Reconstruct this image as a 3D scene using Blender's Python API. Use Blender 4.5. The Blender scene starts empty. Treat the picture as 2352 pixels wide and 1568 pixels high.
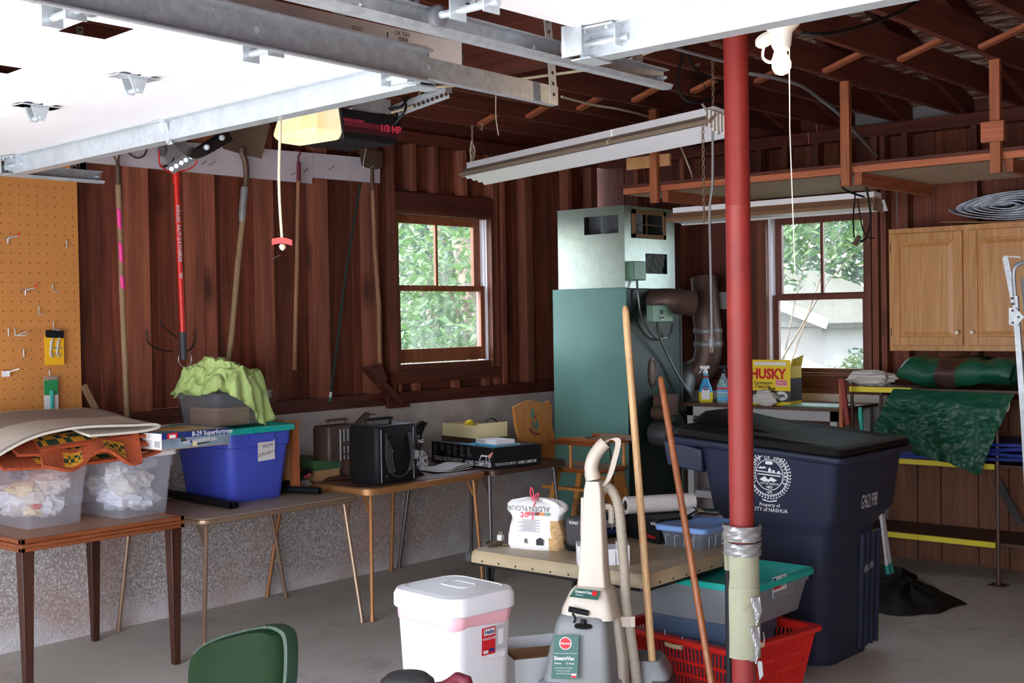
import bpy, bmesh, math, random
from mathutils import Matrix, Vector, Euler
random.seed(7)
SC = bpy.context.scene
COL = SC.collection
V = Vector
# ---------------------------------------------------------------- camera
FPX, CX, CY = 2892.0, 1176.0, 784.0
yaw, pit, rol = math.radians(41.0), math.radians(-1.05), 0.0163
CAM = V((6.29, 0.0, 1.70))
F0 = V((-math.sin(yaw), math.cos(yaw), 0)); R0 = V((math.cos(yaw), math.sin(yaw), 0))
FW = F0 * math.cos(pit) + V((0, 0, 1)) * math.sin(pit)
U0 = R0.cross(FW)
RT = R0 * math.cos(rol) - U0 * math.sin(rol)
UP = U0 * math.cos(rol) + R0 * math.sin(rol)
cd = bpy.data.cameras.new('camera'); co = bpy.data.objects.new('camera', cd); COL.objects.link(co)
cm = Matrix((RT, UP, -FW)).transposed().to_4x4(); cm.translation = CAM
co.matrix_world = cm
cd.sensor_width = 36.0; cd.lens = FPX / 2352.0 * 36.0; cd.clip_start = 0.05; cd.clip_end = 300
SC.camera = co

# measuring: a direction seen in the photograph meets a known plane of the place (wall, floor, table top)
def _ray(px, py): return FW + RT * ((px - CX) / FPX) - UP * ((py - CY) / FPX)
def PX(px, py, x=0.0): d = _ray(px, py); return CAM + d * ((x - CAM.x) / d.x)
def PY(px, py, y=8.35): d = _ray(px, py); return CAM + d * ((y - CAM.y) / d.y)
def PZ(px, py, z=0.0): d = _ray(px, py); return CAM + d * ((z - CAM.z) / d.z)

# ---------------------------------------------------------------- world, sun, exposure
SC.view_settings.view_transform = 'Standard'; SC.view_settings.look = 'None'
SC.view_settings.gamma = 1.0; SC.view_settings.use_curve_mapping = False
SC.view_settings.exposure = 2.28
W = bpy.data.worlds.new('sky'); SC.world = W; W.use_nodes = True
wn = W.node_tree.nodes; wl = W.node_tree.links
for n in list(wn): wn.remove(n)
wo = wn.new('ShaderNodeOutputWorld'); wb = wn.new('ShaderNodeBackground'); ws = wn.new('ShaderNodeTexSky')
ws.sky_type = 'NISHITA'; ws.sun_disc = False; ws.sun_elevation = math.radians(52); ws.sun_rotation = math.radians(230)
ws.air_density = 1.0; ws.dust_density = 2.5; ws.ozone_density = 1.0
wmx = wn.new('ShaderNodeMixRGB'); wmx.inputs[0].default_value = 0.55
wmx.inputs[2].default_value = (8.2, 8.8, 10.0, 1)
wl.new(ws.outputs[0], wmx.inputs[1]); wl.new(wmx.outputs[0], wb.inputs[0]); wb.inputs[1].default_value = 0.3
wl.new(wb.outputs[0], wo.inputs[0])
sun = bpy.data.lights.new('sun', 'SUN'); so = bpy.data.objects.new('sun', sun); COL.objects.link(so)
sun.energy = 4.2; sun.angle = 0.009; sun.color = (1.0, 0.98, 0.95)
so.rotation_euler = V((0.06, 0.47, -0.84)).to_track_quat('-Z', 'Y').to_euler()
# daylight portals in the door openings and windows: they only help the sky be sampled
def portal(loc, rot, sx, sy):
    l = bpy.data.lights.new('portal', 'AREA'); l.shape = 'RECTANGLE'; l.size = sx; l.size_y = sy; l.cycles.is_portal = True
    o = bpy.data.objects.new('portal', l); COL.objects.link(o); o.location = loc; o.rotation_euler = rot
portal((2.6, -0.27, 1.1), (math.radians(-90), 0, math.radians(180)), 2.7, 2.2)
portal((5.75, -0.27, 1.1), (math.radians(-90), 0, math.radians(180)), 2.8, 2.2)
cy = SC.cycles
cy.max_bounces = 7; cy.diffuse_bounces = 5; cy.glossy_bounces = 3; cy.transmission_bounces = 4
cy.transparent_max_bounces = 14; cy.caustics_reflective = False; cy.caustics_refractive = False
cy.use_denoising = True; cy.sample_clamp_indirect = 6.0; cy.use_adaptive_sampling = True; cy.adaptive_threshold = 0.03
cy.blur_glossy = 0.5

# ---------------------------------------------------------------- materials
def s2l(c): return tuple(((v / 255.0) / 12.92 if v / 255.0 <= 0.04045 else ((v / 255.0 + 0.055) / 1.055) ** 2.4) for v in c)
class NT:
    def __init__(s, name):
        s.m = bpy.data.materials.new(name); s.m.use_nodes = True
        s.n = s.m.node_tree.nodes; s.l = s.m.node_tree.links
        s.b = s.n['Principled BSDF']; s.o = s.n['Material Output']
    def new(s, t, **k):
        x = s.n.new(t)
        for a, b in k.items(): setattr(x, a, b)
        return x
    def link(s, a, b): s.l.new(a, b)
    def coord(s, sc=(1, 1, 1), rnd=True):
        tc = s.new('ShaderNodeTexCoord'); mp = s.new('ShaderNodeMapping'); mp.inputs['Scale'].default_value = sc
        s.link(tc.outputs['Object'], mp.inputs[0])
        if rnd:
            oi = s.new('ShaderNodeObjectInfo'); mu = s.new('ShaderNodeMath', operation='MULTIPLY'); mu.inputs[1].default_value = 37.0
            s.link(oi.outputs['Random'], mu.inputs[0]); s.link(mu.outputs[0], mp.inputs['Location'])
        return mp.outputs[0]
    def noise(s, vec, scale=5, detail=4, rough=.55, dist=0):
        x = s.new('ShaderNodeTexNoise'); x.inputs['Scale'].default_value = scale; x.inputs['Detail'].default_value = detail
        x.inputs['Roughness'].default_value = rough; x.inputs['Distortion'].default_value = dist; s.link(vec, x.inputs['Vector']); return x.outputs[0]
    def ramp(s, fac, stops):
        x = s.new('ShaderNodeValToRGB'); e = x.color_ramp.elements
        e[0].position, e[0].color = stops[0][0], (*stops[0][1], 1); e[1].position, e[1].color = stops[-1][0], (*stops[-1][1], 1)
        for p, c in stops[1:-1]: q = e.new(p); q.color = (*c, 1)
        s.link(fac, x.inputs[0]); return x.outputs[0]
    def mix(s, f, a, b, mode='MIX'):
        x = s.new('ShaderNodeMixRGB', blend_type=mode)
        for i, v in ((0, f), (1, a), (2, b)):
            if isinstance(v, (int, float)): x.inputs[i].default_value = v
            elif isinstance(v, tuple): x.inputs[i].default_value = (*v, 1) if len(v) == 3 else v
            else: s.link(v, x.inputs[i])
        return x.outputs[0]
    def bump(s, h, st=.3, d=.01):
        x = s.new('ShaderNodeBump'); x.inputs['Strength'].default_value = st; x.inputs['Distance'].default_value = d
        s.link(h, x.inputs['Height']); s.link(x.outputs[0], s.b.inputs['Normal'])
def mul(c, k): return tuple(min(1, v * k) for v in c)
def pm(name, rgb, rough=.5, metal=0, var=.12, scale=6, bump=0, bscale=60, emit=0, dirt=None, trans=0, spec=None):
    t = NT(name); c = s2l(rgb); v = t.coord()
    n = t.noise(v, scale, 5)
    col = t.ramp(n, [(.3, mul(c, 1 - var)), (.7, mul(c, 1 + var))])
    if dirt:
        n2 = t.noise(v, dirt[1], 6, .7); f = t.ramp(n2, [(dirt[2], (0, 0, 0)), (min(1, dirt[2] + .18), (1, 1, 1))])
        col = t.mix(f, col, s2l(dirt[0]))
    t.link(col, t.b.inputs['Base Color']); t.b.inputs['Roughness'].default_value = rough; t.b.inputs['Metallic'].default_value = metal
    if spec is not None: t.b.inputs['Specular IOR Level'].default_value = spec
    if bump: t.bump(t.noise(v, bscale, 3), bump, .004)
    if emit: t.b.inputs['Emission Color'].default_value = (*c, 1); t.b.inputs['Emission Strength'].default_value = emit
    return t.m
def wood(name, a, b, axis=2, k=1.0, rough=.6, knots=.0, vary=.25, fine=60, bump=.15):
    t = NT(name); sc = [k, k, k]; sc[axis] = k * .06
    v = t.coord(tuple(sc)); v2s = [k, k, k]; v2s[axis] = k * .02; v2 = t.coord(tuple(v2s))
    n = t.noise(v, 22, 6, .6, .8); f = t.noise(v2, fine * 2, 3, .6)
    col = t.ramp(n, [(.28, s2l(a)), (.72, s2l(b))])
    g = t.ramp(f, [(.35, (.82, .82, .82)), (.65, (1.08, 1.08, 1.08))])
    col = t.mix(1.0, col, g, 'MULTIPLY')
    if knots:
        ks = [k * 3.2] * 3; ks[axis] = k * 1.4; vo = t.new('ShaderNodeTexVoronoi'); t.link(t.coord(tuple(ks)), vo.inputs['Vector'])
        vo.inputs['Scale'].default_value = 1.0; vo.inputs['Randomness'].default_value = 1
        kf = t.ramp(vo.outputs['Distance'], [(.05, (knots, knots, knots)), (.22, (0, 0, 0))])
        col = t.mix(kf, col, mul(s2l(a), .25))
    oi = t.new('ShaderNodeObjectInfo'); mr = t.new('ShaderNodeMapRange'); mr.inputs[3].default_value = 1 - vary; mr.inputs[4].default_value = 1 + vary
    t.link(oi.outputs['Random'], mr.inputs[0]); cb = t.new('ShaderNodeCombineXYZ')
    for i in range(3): t.link(mr.outputs[0], cb.inputs[i])
    col = t.mix(1.0, col, cb.outputs[0], 'MULTIPLY')
    t.link(col, t.b.inputs['Base Color']); t.b.inputs['Roughness'].default_value = rough
    t.bump(f, bump, .003)
    return t.m
def clear(name, rgb, alpha=.5, rough=.25, trans=.6):
    """milky translucent plastic / glass: part see-through, part scattering"""
    t = NT(name); c = s2l(rgb); t.b.inputs['Base Color'].default_value = (*c, 1); t.b.inputs['Roughness'].default_value = rough
    tr = t.new('ShaderNodeBsdfTransparent'); tl = t.new('ShaderNodeBsdfTranslucent'); tl.inputs[0].default_value = (*c, 1)
    m1 = t.new('ShaderNodeMixShader'); m2 = t.new('ShaderNodeMixShader')
    n = t.noise(t.coord(), 9, 4); r = t.new('ShaderNodeMapRange'); r.inputs[3].default_value = alpha * .8; r.inputs[4].default_value = min(1, alpha * 1.2)
    t.link(n, r.inputs[0]); m1.inputs[0].default_value = trans
    t.link(t.b.outputs[0], m1.inputs[1]); t.link(tl.outputs[0], m1.inputs[2])
    t.link(r.outputs[0], m2.inputs[0]); t.link(tr.outputs[0], m2.inputs[1]); t.link(m1.outputs[0], m2.inputs[2])
    t.link(m2.outputs[0], t.o.inputs[0]); return t.m
M = {}
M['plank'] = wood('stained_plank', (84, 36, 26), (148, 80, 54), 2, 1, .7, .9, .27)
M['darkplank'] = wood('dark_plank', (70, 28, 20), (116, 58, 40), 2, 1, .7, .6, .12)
M['stud'] = wood('stained_stud', (112, 60, 46), (160, 94, 68), 2, 1, .7, .9, .3)
M['sill'] = wood('dark_sill', (70, 28, 20), (112, 52, 36), 1, 1, .65, .3, .15)
M['plankx'] = wood('stained_board_x', (70, 28, 20), (116, 54, 38), 0, 1, .7, .5, .25)
M['joist'] = wood('joist_wood', (78, 32, 22), (120, 58, 40), 1, 1, .75, .6, .22)
M['strip'] = wood('orange_strip', (160, 88, 52), (196, 118, 74), 2, 1.5, .65, .5, .2)
M['strip_y'] = wood('orange_strip_y', (140, 72, 44), (182, 104, 66), 1, 1.5, .65, .5, .2)
M['strip_x'] = wood('orange_strip_x', (160, 84, 52), (196, 116, 76), 0, 1.5, .65, .5, .2)
M['sash'] = wood('sash_wood', (120, 62, 38), (172, 104, 66), 2, 2, .5, .2, .2)
M['sashd'] = wood('sash_dark', (84, 42, 30), (124, 70, 48), 2, 2, .5, .2, .2)
M['oak'] = wood('golden_oak', (186, 128, 72), (216, 164, 104), 2, 1.6, .4, 0, .04, 90, .08)
M['pale'] = wood('pale_handle', (206, 160, 108), (232, 192, 140), 2, 2, .45, 0, .05)
M['ash'] = wood('weathered_handle', (138, 108, 76), (176, 146, 108), 2, 3, .7, .2, .15)
M['amber'] = wood('amber_handle', (146, 82, 46), (186, 118, 72), 2, 3, .4, .1, .1)
M['chairwood'] = wood('varnished_chair', (178, 112, 46), (206, 142, 70), 2, 2, .35, 0, .08)
M['traywood'] = wood('tray_wood', (120, 60, 28), (160, 90, 48), 1, 2, .3, 0, .05)
M['walnut'] = wood('walnut_leg', (50, 24, 16), (80, 44, 30), 2, 2, .35, 0, .1)
M['apron'] = wood('worn_apron', (104, 48, 26), (158, 88, 48), 1, 3, .45, 0, .1)
M['panel'] = wood('siding_panel', (104, 64, 42), (136, 90, 62), 2, 1, .7, .2, .06)
M['ply'] = wood('plywood', (182, 128, 80), (210, 160, 108), 2, 1, .6, .2, .05)
def roof_mat():
    t = NT('roof_sheathing'); v = t.coord((1, 6, 1)); n = t.noise(v, 3.5, 7, .72, .6)
    big = t.noise(t.coord((1, 1, 1)), 1.2, 3)
    col = t.ramp(n, [(.40, s2l((84, 44, 32))), (.5, s2l((136, 90, 70))), (.58, s2l((214, 198, 184)))])
    t.link(col, t.b.inputs['Base Color']); t.b.inputs['Roughness'].default_value = .85; return t.m
M['roof'] = roof_mat()
def conc_mat():
    t = NT('rough_concrete'); v = t.coord(rnd=False)
    tc = t.new('ShaderNodeTexCoord'); sx = t.new('ShaderNodeSeparateXYZ'); t.link(tc.outputs['Object'], sx.inputs[0])
    vo = t.new('ShaderNodeTexVoronoi'); vo.inputs['Scale'].default_value = 95; t.link(v, vo.inputs['Vector'])
    n = t.noise(v, 62, 5, .7); big = t.noise(v, 2.2, 4)
    peb = t.ramp(vo.outputs['Color'], [(.15, s2l((150, 142, 140))), (.45, s2l((190, 180, 176))), (.8, s2l((222, 214, 210)))])
    rgh = t.mix(t.ramp(n, [(.42, (0, 0, 0)), (.52, (1, 1, 1))]), s2l((156, 147, 143)), peb)
    smooth = t.ramp(t.noise(v, 5, 6), [(.3, s2l((196, 188, 186))), (.7, s2l((222, 217, 216)))])
    # the cast face: smooth at the top and at the foot, pebbly between
    def mathn(op, a, b):
        x = t.new('ShaderNodeMath', operation=op)
        for i, q in enumerate((a, b)):
            if isinstance(q, (int, float)): x.inputs[i].default_value = q
            else: t.link(q, x.inputs[i])
        return x.outputs[0]
    zz = mathn('ADD', sx.outputs[2], mathn('MULTIPLY', mathn('SUBTRACT', big, .5), .5))
    yy = mathn('ADD', sx.outputs[1], mathn('MULTIPLY', mathn('SUBTRACT', t.noise(v, 1.4, 3), .5), 3.0))
    a = t.new('ShaderNodeMapRange'); t.link(zz, a.inputs[0]); a.inputs[1].default_value = .86; a.inputs[2].default_value = .92
    b = t.new('ShaderNodeMapRange'); t.link(zz, b.inputs[0]); b.inputs[1].default_value = .16; b.inputs[2].default_value = .02
    c = t.new('ShaderNodeMapRange'); t.link(yy, c.inputs[0]); c.inputs[1].default_value = 6.3; c.inputs[2].default_value = 7.1
    f = mathn('MAXIMUM', mathn('MAXIMUM', a.outputs[0], b.outputs[0]), mathn('MULTIPLY', c.outputs[0], .85))
    col = t.mix(f, rgh, smooth)
    pink = t.ramp(t.noise(v, 1.7, 4), [(.45, (0, 0, 0)), (.7, (.6, .6, .6))])
    col = t.mix(pink, col, s2l((192, 152, 136)))
    t.link(col, t.b.inputs['Base Color']); t.b.inputs['Roughness'].default_value = .9
    t.bump(vo.outputs['Distance'], .5, .006); return t.m
M['conc'] = conc_mat()
def floor_mat():
    t = NT('garage_floor'); v = t.coord(rnd=False)
    col = t.ramp(t.noise(v, .8, 6, .6), [(.3, s2l((182, 174, 160))), (.7, s2l((210, 203, 191)))])
    st = t.ramp(t.noise(v, 1.9, 6, .65, .4), [(.56, (0, 0, 0)), (.72, (.75, .75, .75))])
    col = t.mix(st, col, s2l((126, 112, 98)))
    sp = t.ramp(t.noise(v, 3.1, 3, .5), [(.68, (0, 0, 0)), (.74, (.5, .5, .5))])
    col = t.mix(sp, col, s2l((176, 168, 156)))
    col = t.mix(.25, col, t.ramp(t.noise(v, 60, 3), [(.3, (.3, .29, .28)), (.7, (.6, .58, .55))]))
    t.link(col, t.b.inputs['Base Color']); t.b.inputs['Roughness'].default_value = .62; t.bump(t.noise(v, 90, 3), .15, .002); return t.m
M['floor'] = floor_mat()
def galv(name, rgb, rough=.38, var=.18, metal=.45):
    t = NT(name); c = s2l(rgb); v = t.coord(); vo = t.new('ShaderNodeTexVoronoi'); vo.inputs['Scale'].default_value = 55; t.link(v, vo.inputs['Vector'])
    a = t.mix(.5, t.ramp(vo.outputs['Color'], [(.2, mul(c, 1 - var)), (.8, mul(c, 1 + var))]), t.ramp(t.noise(v, 14, 6, .7), [(.35, mul(c, .8)), (.65, mul(c, 1.15))]))
    t.link(a, t.b.inputs['Base Color']); t.b.inputs['Metallic'].default_value = metal; t.b.inputs['Roughness'].default_value = rough; return t.m
M['galv'] = galv('galvanised', (176, 182, 186)); M['galvd'] = galv('dull_galvanised', (156, 160, 164), .5)
M['zinc'] = galv('bright_zinc', (190, 198, 202), .35, .08)
M['steelwhite'] = pm('white_enamel', (238, 238, 240), .4, 0, .02)
M['white'] = pm('white_plastic', (240, 241, 246), .35, 0, .01)
M['doorwhite'] = pm('door_white', (226, 227, 230), .5, 0, .015, 4, .1, 220)
M['paintwood'] = pm('whitewashed_board', (205, 196, 202), .7, 0, .06, 3, .3, 30, 0, ((150, 128, 122), 5, .62))
M['peg'] = pm('pegboard', (206, 138, 72), .6, 0, .06, 3, 0, 60, 0, ((168, 100, 48), 7, .66))
M['hole'] = pm('hole_dark', (48, 30, 18), .9)
M['black'] = pm('black_plastic', (24, 24, 26), .55, 0, .15, spec=.25); M['blackm'] = pm('black_metal', (40, 38, 38), .4, .5, .2)
M['rubber'] = pm('grey_rubber', (96, 98, 102), .6); M['dgrey'] = pm('dark_grey', (62, 62, 64), .55)
M['grey'] = pm('mid_grey', (134, 136, 138), .45, 0, .05); M['lgrey'] = pm('light_grey', (186, 188, 190), .5, 0, .05)
M['red'] = pm('red_plastic', (226, 44, 34), .35, 0, .06); M['redp'] = pm('red_print', (214, 30, 40), .5, 0, .02)
M['poled'] = pm('red_pole_paint', (142, 46, 42), .5, .0, .14, 5, .15, 40, 0, ((120, 74, 64), 9, .66))
M['pink'] = pm('pink_tape', (255, 70, 160), .5, 0, .03); M['pinkb'] = pm('pink_bag', (250, 190, 200), .5, 0, .04)
M['brownm'] = pm('brown_metal', (92, 66, 54), .45, .3, .15); M['brownpl'] = pm('brown_case', (78, 60, 52), .5, .1, .15, 20, .2, 90)
M['rust'] = pm('rusty_steel', (104, 84, 68), .55, .5, .2, 9, .2, 60); M['cop'] = pm('tan_leg', (176, 122, 76), .4, .35, .08)
M['cop2'] = pm('bronze_leg', (164, 136, 112), .35, .55, .08); M['greyleg'] = pm('grey_leg', (120, 112, 112), .35, .6, .06)
M['vinyl'] = pm('tan_vinyl_top', (176, 156, 134), .55, 0, .06, 8, .1, 80); M['vinylb'] = pm('brown_vinyl_top', (104, 68, 54), .35, 0, .15, 7, .1, 80)
M['mat'] = pm('olive_tan_vinyl', (184, 166, 134), .45, 0, .1, 9, .12, 70, 0, ((122, 108, 82), 6, .62))
M['feltg'] = pm('table_brown', (158, 120, 96), .5, 0, .05, 6, .05, 80)
M['furnw'] = galv('furnace_sheet', (158, 168, 160), .4, .03, .95)
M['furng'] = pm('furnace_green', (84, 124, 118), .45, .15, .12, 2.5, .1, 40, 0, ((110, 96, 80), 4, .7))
M['furnd'] = pm('furnace_green_shaded', (24, 44, 36), .5, .1, .2, 3, .1, 40, 0, ((84, 60, 40), 3, .64))  # furnace green with the shade of its side put into the colour
M['boxg'] = pm('switch_green', (98, 132, 112), .45, .2, .08)
M['card'] = pm('cardboard', (178, 134, 92), .8, 0, .06); M['cream'] = pm('cream_card', (232, 214, 164), .7, 0, .03)
M['toolw'] = wood('brown_handle', (128, 84, 58), (164, 116, 82), 2, 3, .6, .2, .1); M['grime'] = pm('grimy_reflector', (132, 98, 70), .7, 0, .1, 4); M['paper'] = pm('paper', (226, 224, 222), .7, 0, .04); M['ink'] = pm('ink', (40, 40, 46), .7); M['wht'] = pm('print_white', (235, 235, 235), .6, 0, .01)
M['blue'] = pm('blue_tote', (76, 92, 204), .42, 0, .05, 2, .04, 200); M['teal'] = pm('teal_lid', (28, 186, 172), .4, 0, .04)
M['tealb'] = pm('teal_handle', (40, 176, 160), .4); M['navy'] = pm('navy_cart', (38, 44, 66), .5, 0, .08, 5, .2, 130, 0, ((66, 70, 88), 22, .72))
M['lid'] = pm('dark_lid', (34, 31, 30), .62, 0, .12, spec=.12); M['lime'] = pm('lime_cloth', (196, 222, 138), .8, 0, .05, 5)
M['slate'] = pm('slate_tote', (78, 96, 122), .45, 0, .06); M['gtote'] = pm('grey_tote', (138, 142, 146), .45, 0, .04)
M['rugl'] = pm('rug_cream', (216, 208, 192), .95, 0, .12, 120, .5, 200); M['rugg'] = pm('rug_grey', (164, 156, 148), .95, 0, .25, 120, .5, 200)
M['rust_rug'] = pm('rug_rust', (172, 78, 42), .95, 0, .25, 60, .6, 160); M['yel_rug'] = pm('rug_gold', (212, 152, 34), .95, 0, .2, 60, .6, 160)
M['grn_rug'] = pm('rug_green', (36, 62, 40), .95, 0, .2, 60, .6, 160)
M['beige'] = pm('beige_plastic', (200, 188, 172), .42, 0, .03); M['beiged'] = pm('beige_dark', (176, 166, 150), .45, 0, .03)
M['vgrey'] = pm('vac_grey', (124, 126, 126), .45, 0, .04); M['vgreen'] = pm('vac_label', (48, 98, 88), .45, 0, .08)
M['tarp'] = pm('green_tarp', (16, 84, 60), .45, 0, .14, 5, .3, 22); M['tarpb'] = pm('blue_tarp', (30, 54, 140), .4, 0, .15, 6, .3, 22)
M['tarpbr'] = pm('brown_tarp', (70, 48, 42), .4, 0, .1); M['yellow'] = pm('yellow_paint', (240, 222, 60), .45, 0, .04, 6, 0, 60, 0, ((150, 120, 40), 9, .74))
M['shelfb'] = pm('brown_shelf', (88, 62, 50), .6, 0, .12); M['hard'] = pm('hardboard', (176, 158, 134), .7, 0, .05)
M['gvinyl'] = pm('green_vinyl', (14, 34, 15), .6, 0, .12, 7, .1, 90, spec=.08); M['gmetal'] = pm('green_metal', (34, 56, 44), .5, .2, .1)
M['foil'] = galv('foil', (204, 210, 220), .3, .3); M['yelpk'] = pm('yellow_pack', (250, 188, 40), .4, 0, .04); M['grnpk'] = pm('green_pack', (50, 150, 90), .4, 0, .08)
M['duct'] = pm('duct_tape', (150, 149, 148), .35, .35, .12, 18, .4, 60); M['foam'] = pm('aged_foam', (160, 160, 134), .8, 0, .08, 6, .3, 40, 0, ((104, 102, 80), 9, .6))
M['wire'] = pm('cream_wire', (206, 196, 164), .5, 0, .05); M['wireg'] = pm('grey_cable', (150, 150, 150), .5, 0, .05)
M['chain'] = pm('chain_steel', (150, 128, 104), .45, .7, .15); M['nail'] = pm('nail', (150, 146, 140), .4, .8, .1)
M['dust'] = pm('dusty_enamel', (158, 140, 118), .8, 0, .12, 60, .2, 120); M['ylabel'] = pm('yellow_box', (246, 214, 40), .5, 0, .02)
M['porc'] = pm('porcelain', (240, 236, 226), .2, 0, .01); M['brass'] = pm('brass_knob', (236, 224, 190), .25, .3, .05)
M['rag'] = pm('white_rag', (212, 206, 200), .9, 0, .06, 10, .3, 60); M['sawd'] = pm('wood_chips', (206, 166, 116), .9, 0, .35, 110, .6, 160)
M['cyan'] = pm('cyan_label', (60, 170, 216), .4, 0, .05); M['lblue'] = pm('light_blue_lid', (122, 158, 214), .4, 0, .03); M['yliq'] = pm('yellow_liquid', (236, 214, 60), .3, 0, .05)
M['ibeam'] = pm('conduit', (116, 122, 118), .4, .6, .1); M['pbrown'] = pm('flue_brown', (96, 74, 66), .5, .4, .25, 5, .1, 60); M['flue'] = galv('flue_grey', (120, 120, 120), .5, .2)
M['orange'] = pm('orange_lid', (255, 132, 36), .4, 0, .03); M['greenb'] = pm('green_box', (64, 98, 62), .6, 0, .05); M['bglove'] = pm('skin_print', (220, 150, 130), .6)
M['bench'] = pm('bench_paint', (170, 168, 166), .6, 0, .08, 8, .2, 40, 0, ((96, 74, 60), 10, .64)); M['navypr'] = pm('navy_print', (30, 50, 120), .5); M['sky_print'] = pm('plane_print', (128, 146, 160), .5, 0, .3, 12)
M['asph'] = pm('pale_driveway', (200, 200, 202), .85, 0, .06, 3, .2, 60); M['earth'] = pm('forest_ground', (70, 76, 48), .95, 0, .3, 2)
M['bark'] = pm('bark', (112, 98, 84), .9, 0, .25, 8, .5, 20); M['shedw'] = pm('shed_white', (138, 132, 130), .7, 0, .03); M['shingle'] = pm('old_shingle', (58, 56, 46), .9, 0, .25, 9, .3, 30)
def leafm(name, c):
    t = NT(name); v = t.coord(); col = t.ramp(t.noise(v, 1.3, 3), [(.3, mul(s2l(c), .6)), (.7, mul(s2l(c), 1.5))])
    t.link(col, t.b.inputs['Base Color']); t.b.inputs['Roughness'].default_value = .5
    tl = t.new('ShaderNodeBsdfTranslucent'); t.link(col, tl.inputs[0]); mx = t.new('ShaderNodeMixShader'); mx.inputs[0].default_value = .45
    t.link(t.b.outputs[0], mx.inputs[1]); t.link(tl.outputs[0], mx.inputs[2]); t.link(mx.outputs[0], t.o.inputs[0]); return t.m
M['leaf'] = leafm('leaf_light', (64, 92, 42)); M['leafd'] = leafm('leaf_mid', (40, 70, 38))
M['tub'] = clear('milky_plastic', (232, 234, 242), .24, .3); M['tubb'] = clear('clear_plastic', (206, 214, 228), .22, .2)
M['bagc'] = clear('thin_clear_bag', (236, 238, 242), .35, .2); M['pack'] = clear('clear_pack', (220, 226, 224), .3, .15)
M['filmb'] = pm('bubble_white', (226, 228, 234), .5, 0, .1, 10, .5, 30)
def glassm():
    t = NT('dusty_pane'); gl = t.new('ShaderNodeBsdfGlossy'); gl.inputs['Roughness'].default_value = .05
    tr = t.new('ShaderNodeBsdfTransparent'); tr.inputs[0].default_value = (.96, .98, .97, 1)
    tl = t.new('ShaderNodeBsdfTranslucent'); tl.inputs[0].default_value = (.9, .95, .95, 1)
    a = t.new('ShaderNodeMixShader'); a.inputs[0].default_value = .06; b = t.new('ShaderNodeMixShader')
    f = t.ramp(t.noise(t.coord((1, 1, .4)), 5, 6, .7), [(.45, (.012, .012, .012)), (.8, (.07, .07, .07))])
    t.link(tr.outputs[0], a.inputs[1]); t.link(gl.outputs[0], a.inputs[2]); t.link(f, b.inputs[0]); t.link(a.outputs[0], b.inputs[1]); t.link(tl.outputs[0], b.inputs[2])
    t.link(b.outputs[0], t.o.inputs[0]); return t.m
M['glass'] = glassm()
def emm(name, rgb, st):
    t = NT(name); t.b.inputs['Base Color'].default_value = (*s2l(rgb), 1); t.b.inputs['Emission Color'].default_value = (*s2l(rgb), 1); t.b.inputs['Emission Strength'].default_value = st; return t.m
M['bulb'] = emm('lit_bulb', (255, 226, 178), 2.2)
def lensm():
    t = NT('lit_lens'); t.b.inputs['Base Color'].default_value = (.5, .4, .22, 1)
    n = t.ramp(t.noise(t.coord(rnd=False), 6, 2), [(.3, s2l((255, 222, 150))), (.6, s2l((255, 246, 214)))])
    t.link(n, t.b.inputs['Emission Color']); t.b.inputs['Emission Strength'].default_value = .17; t.b.inputs['Roughness'].default_value = .4; return t.m
M['lens'] = lensm()
M['sticker'] = pm('label_white', (236, 234, 232), .6, 0, .02)

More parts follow.
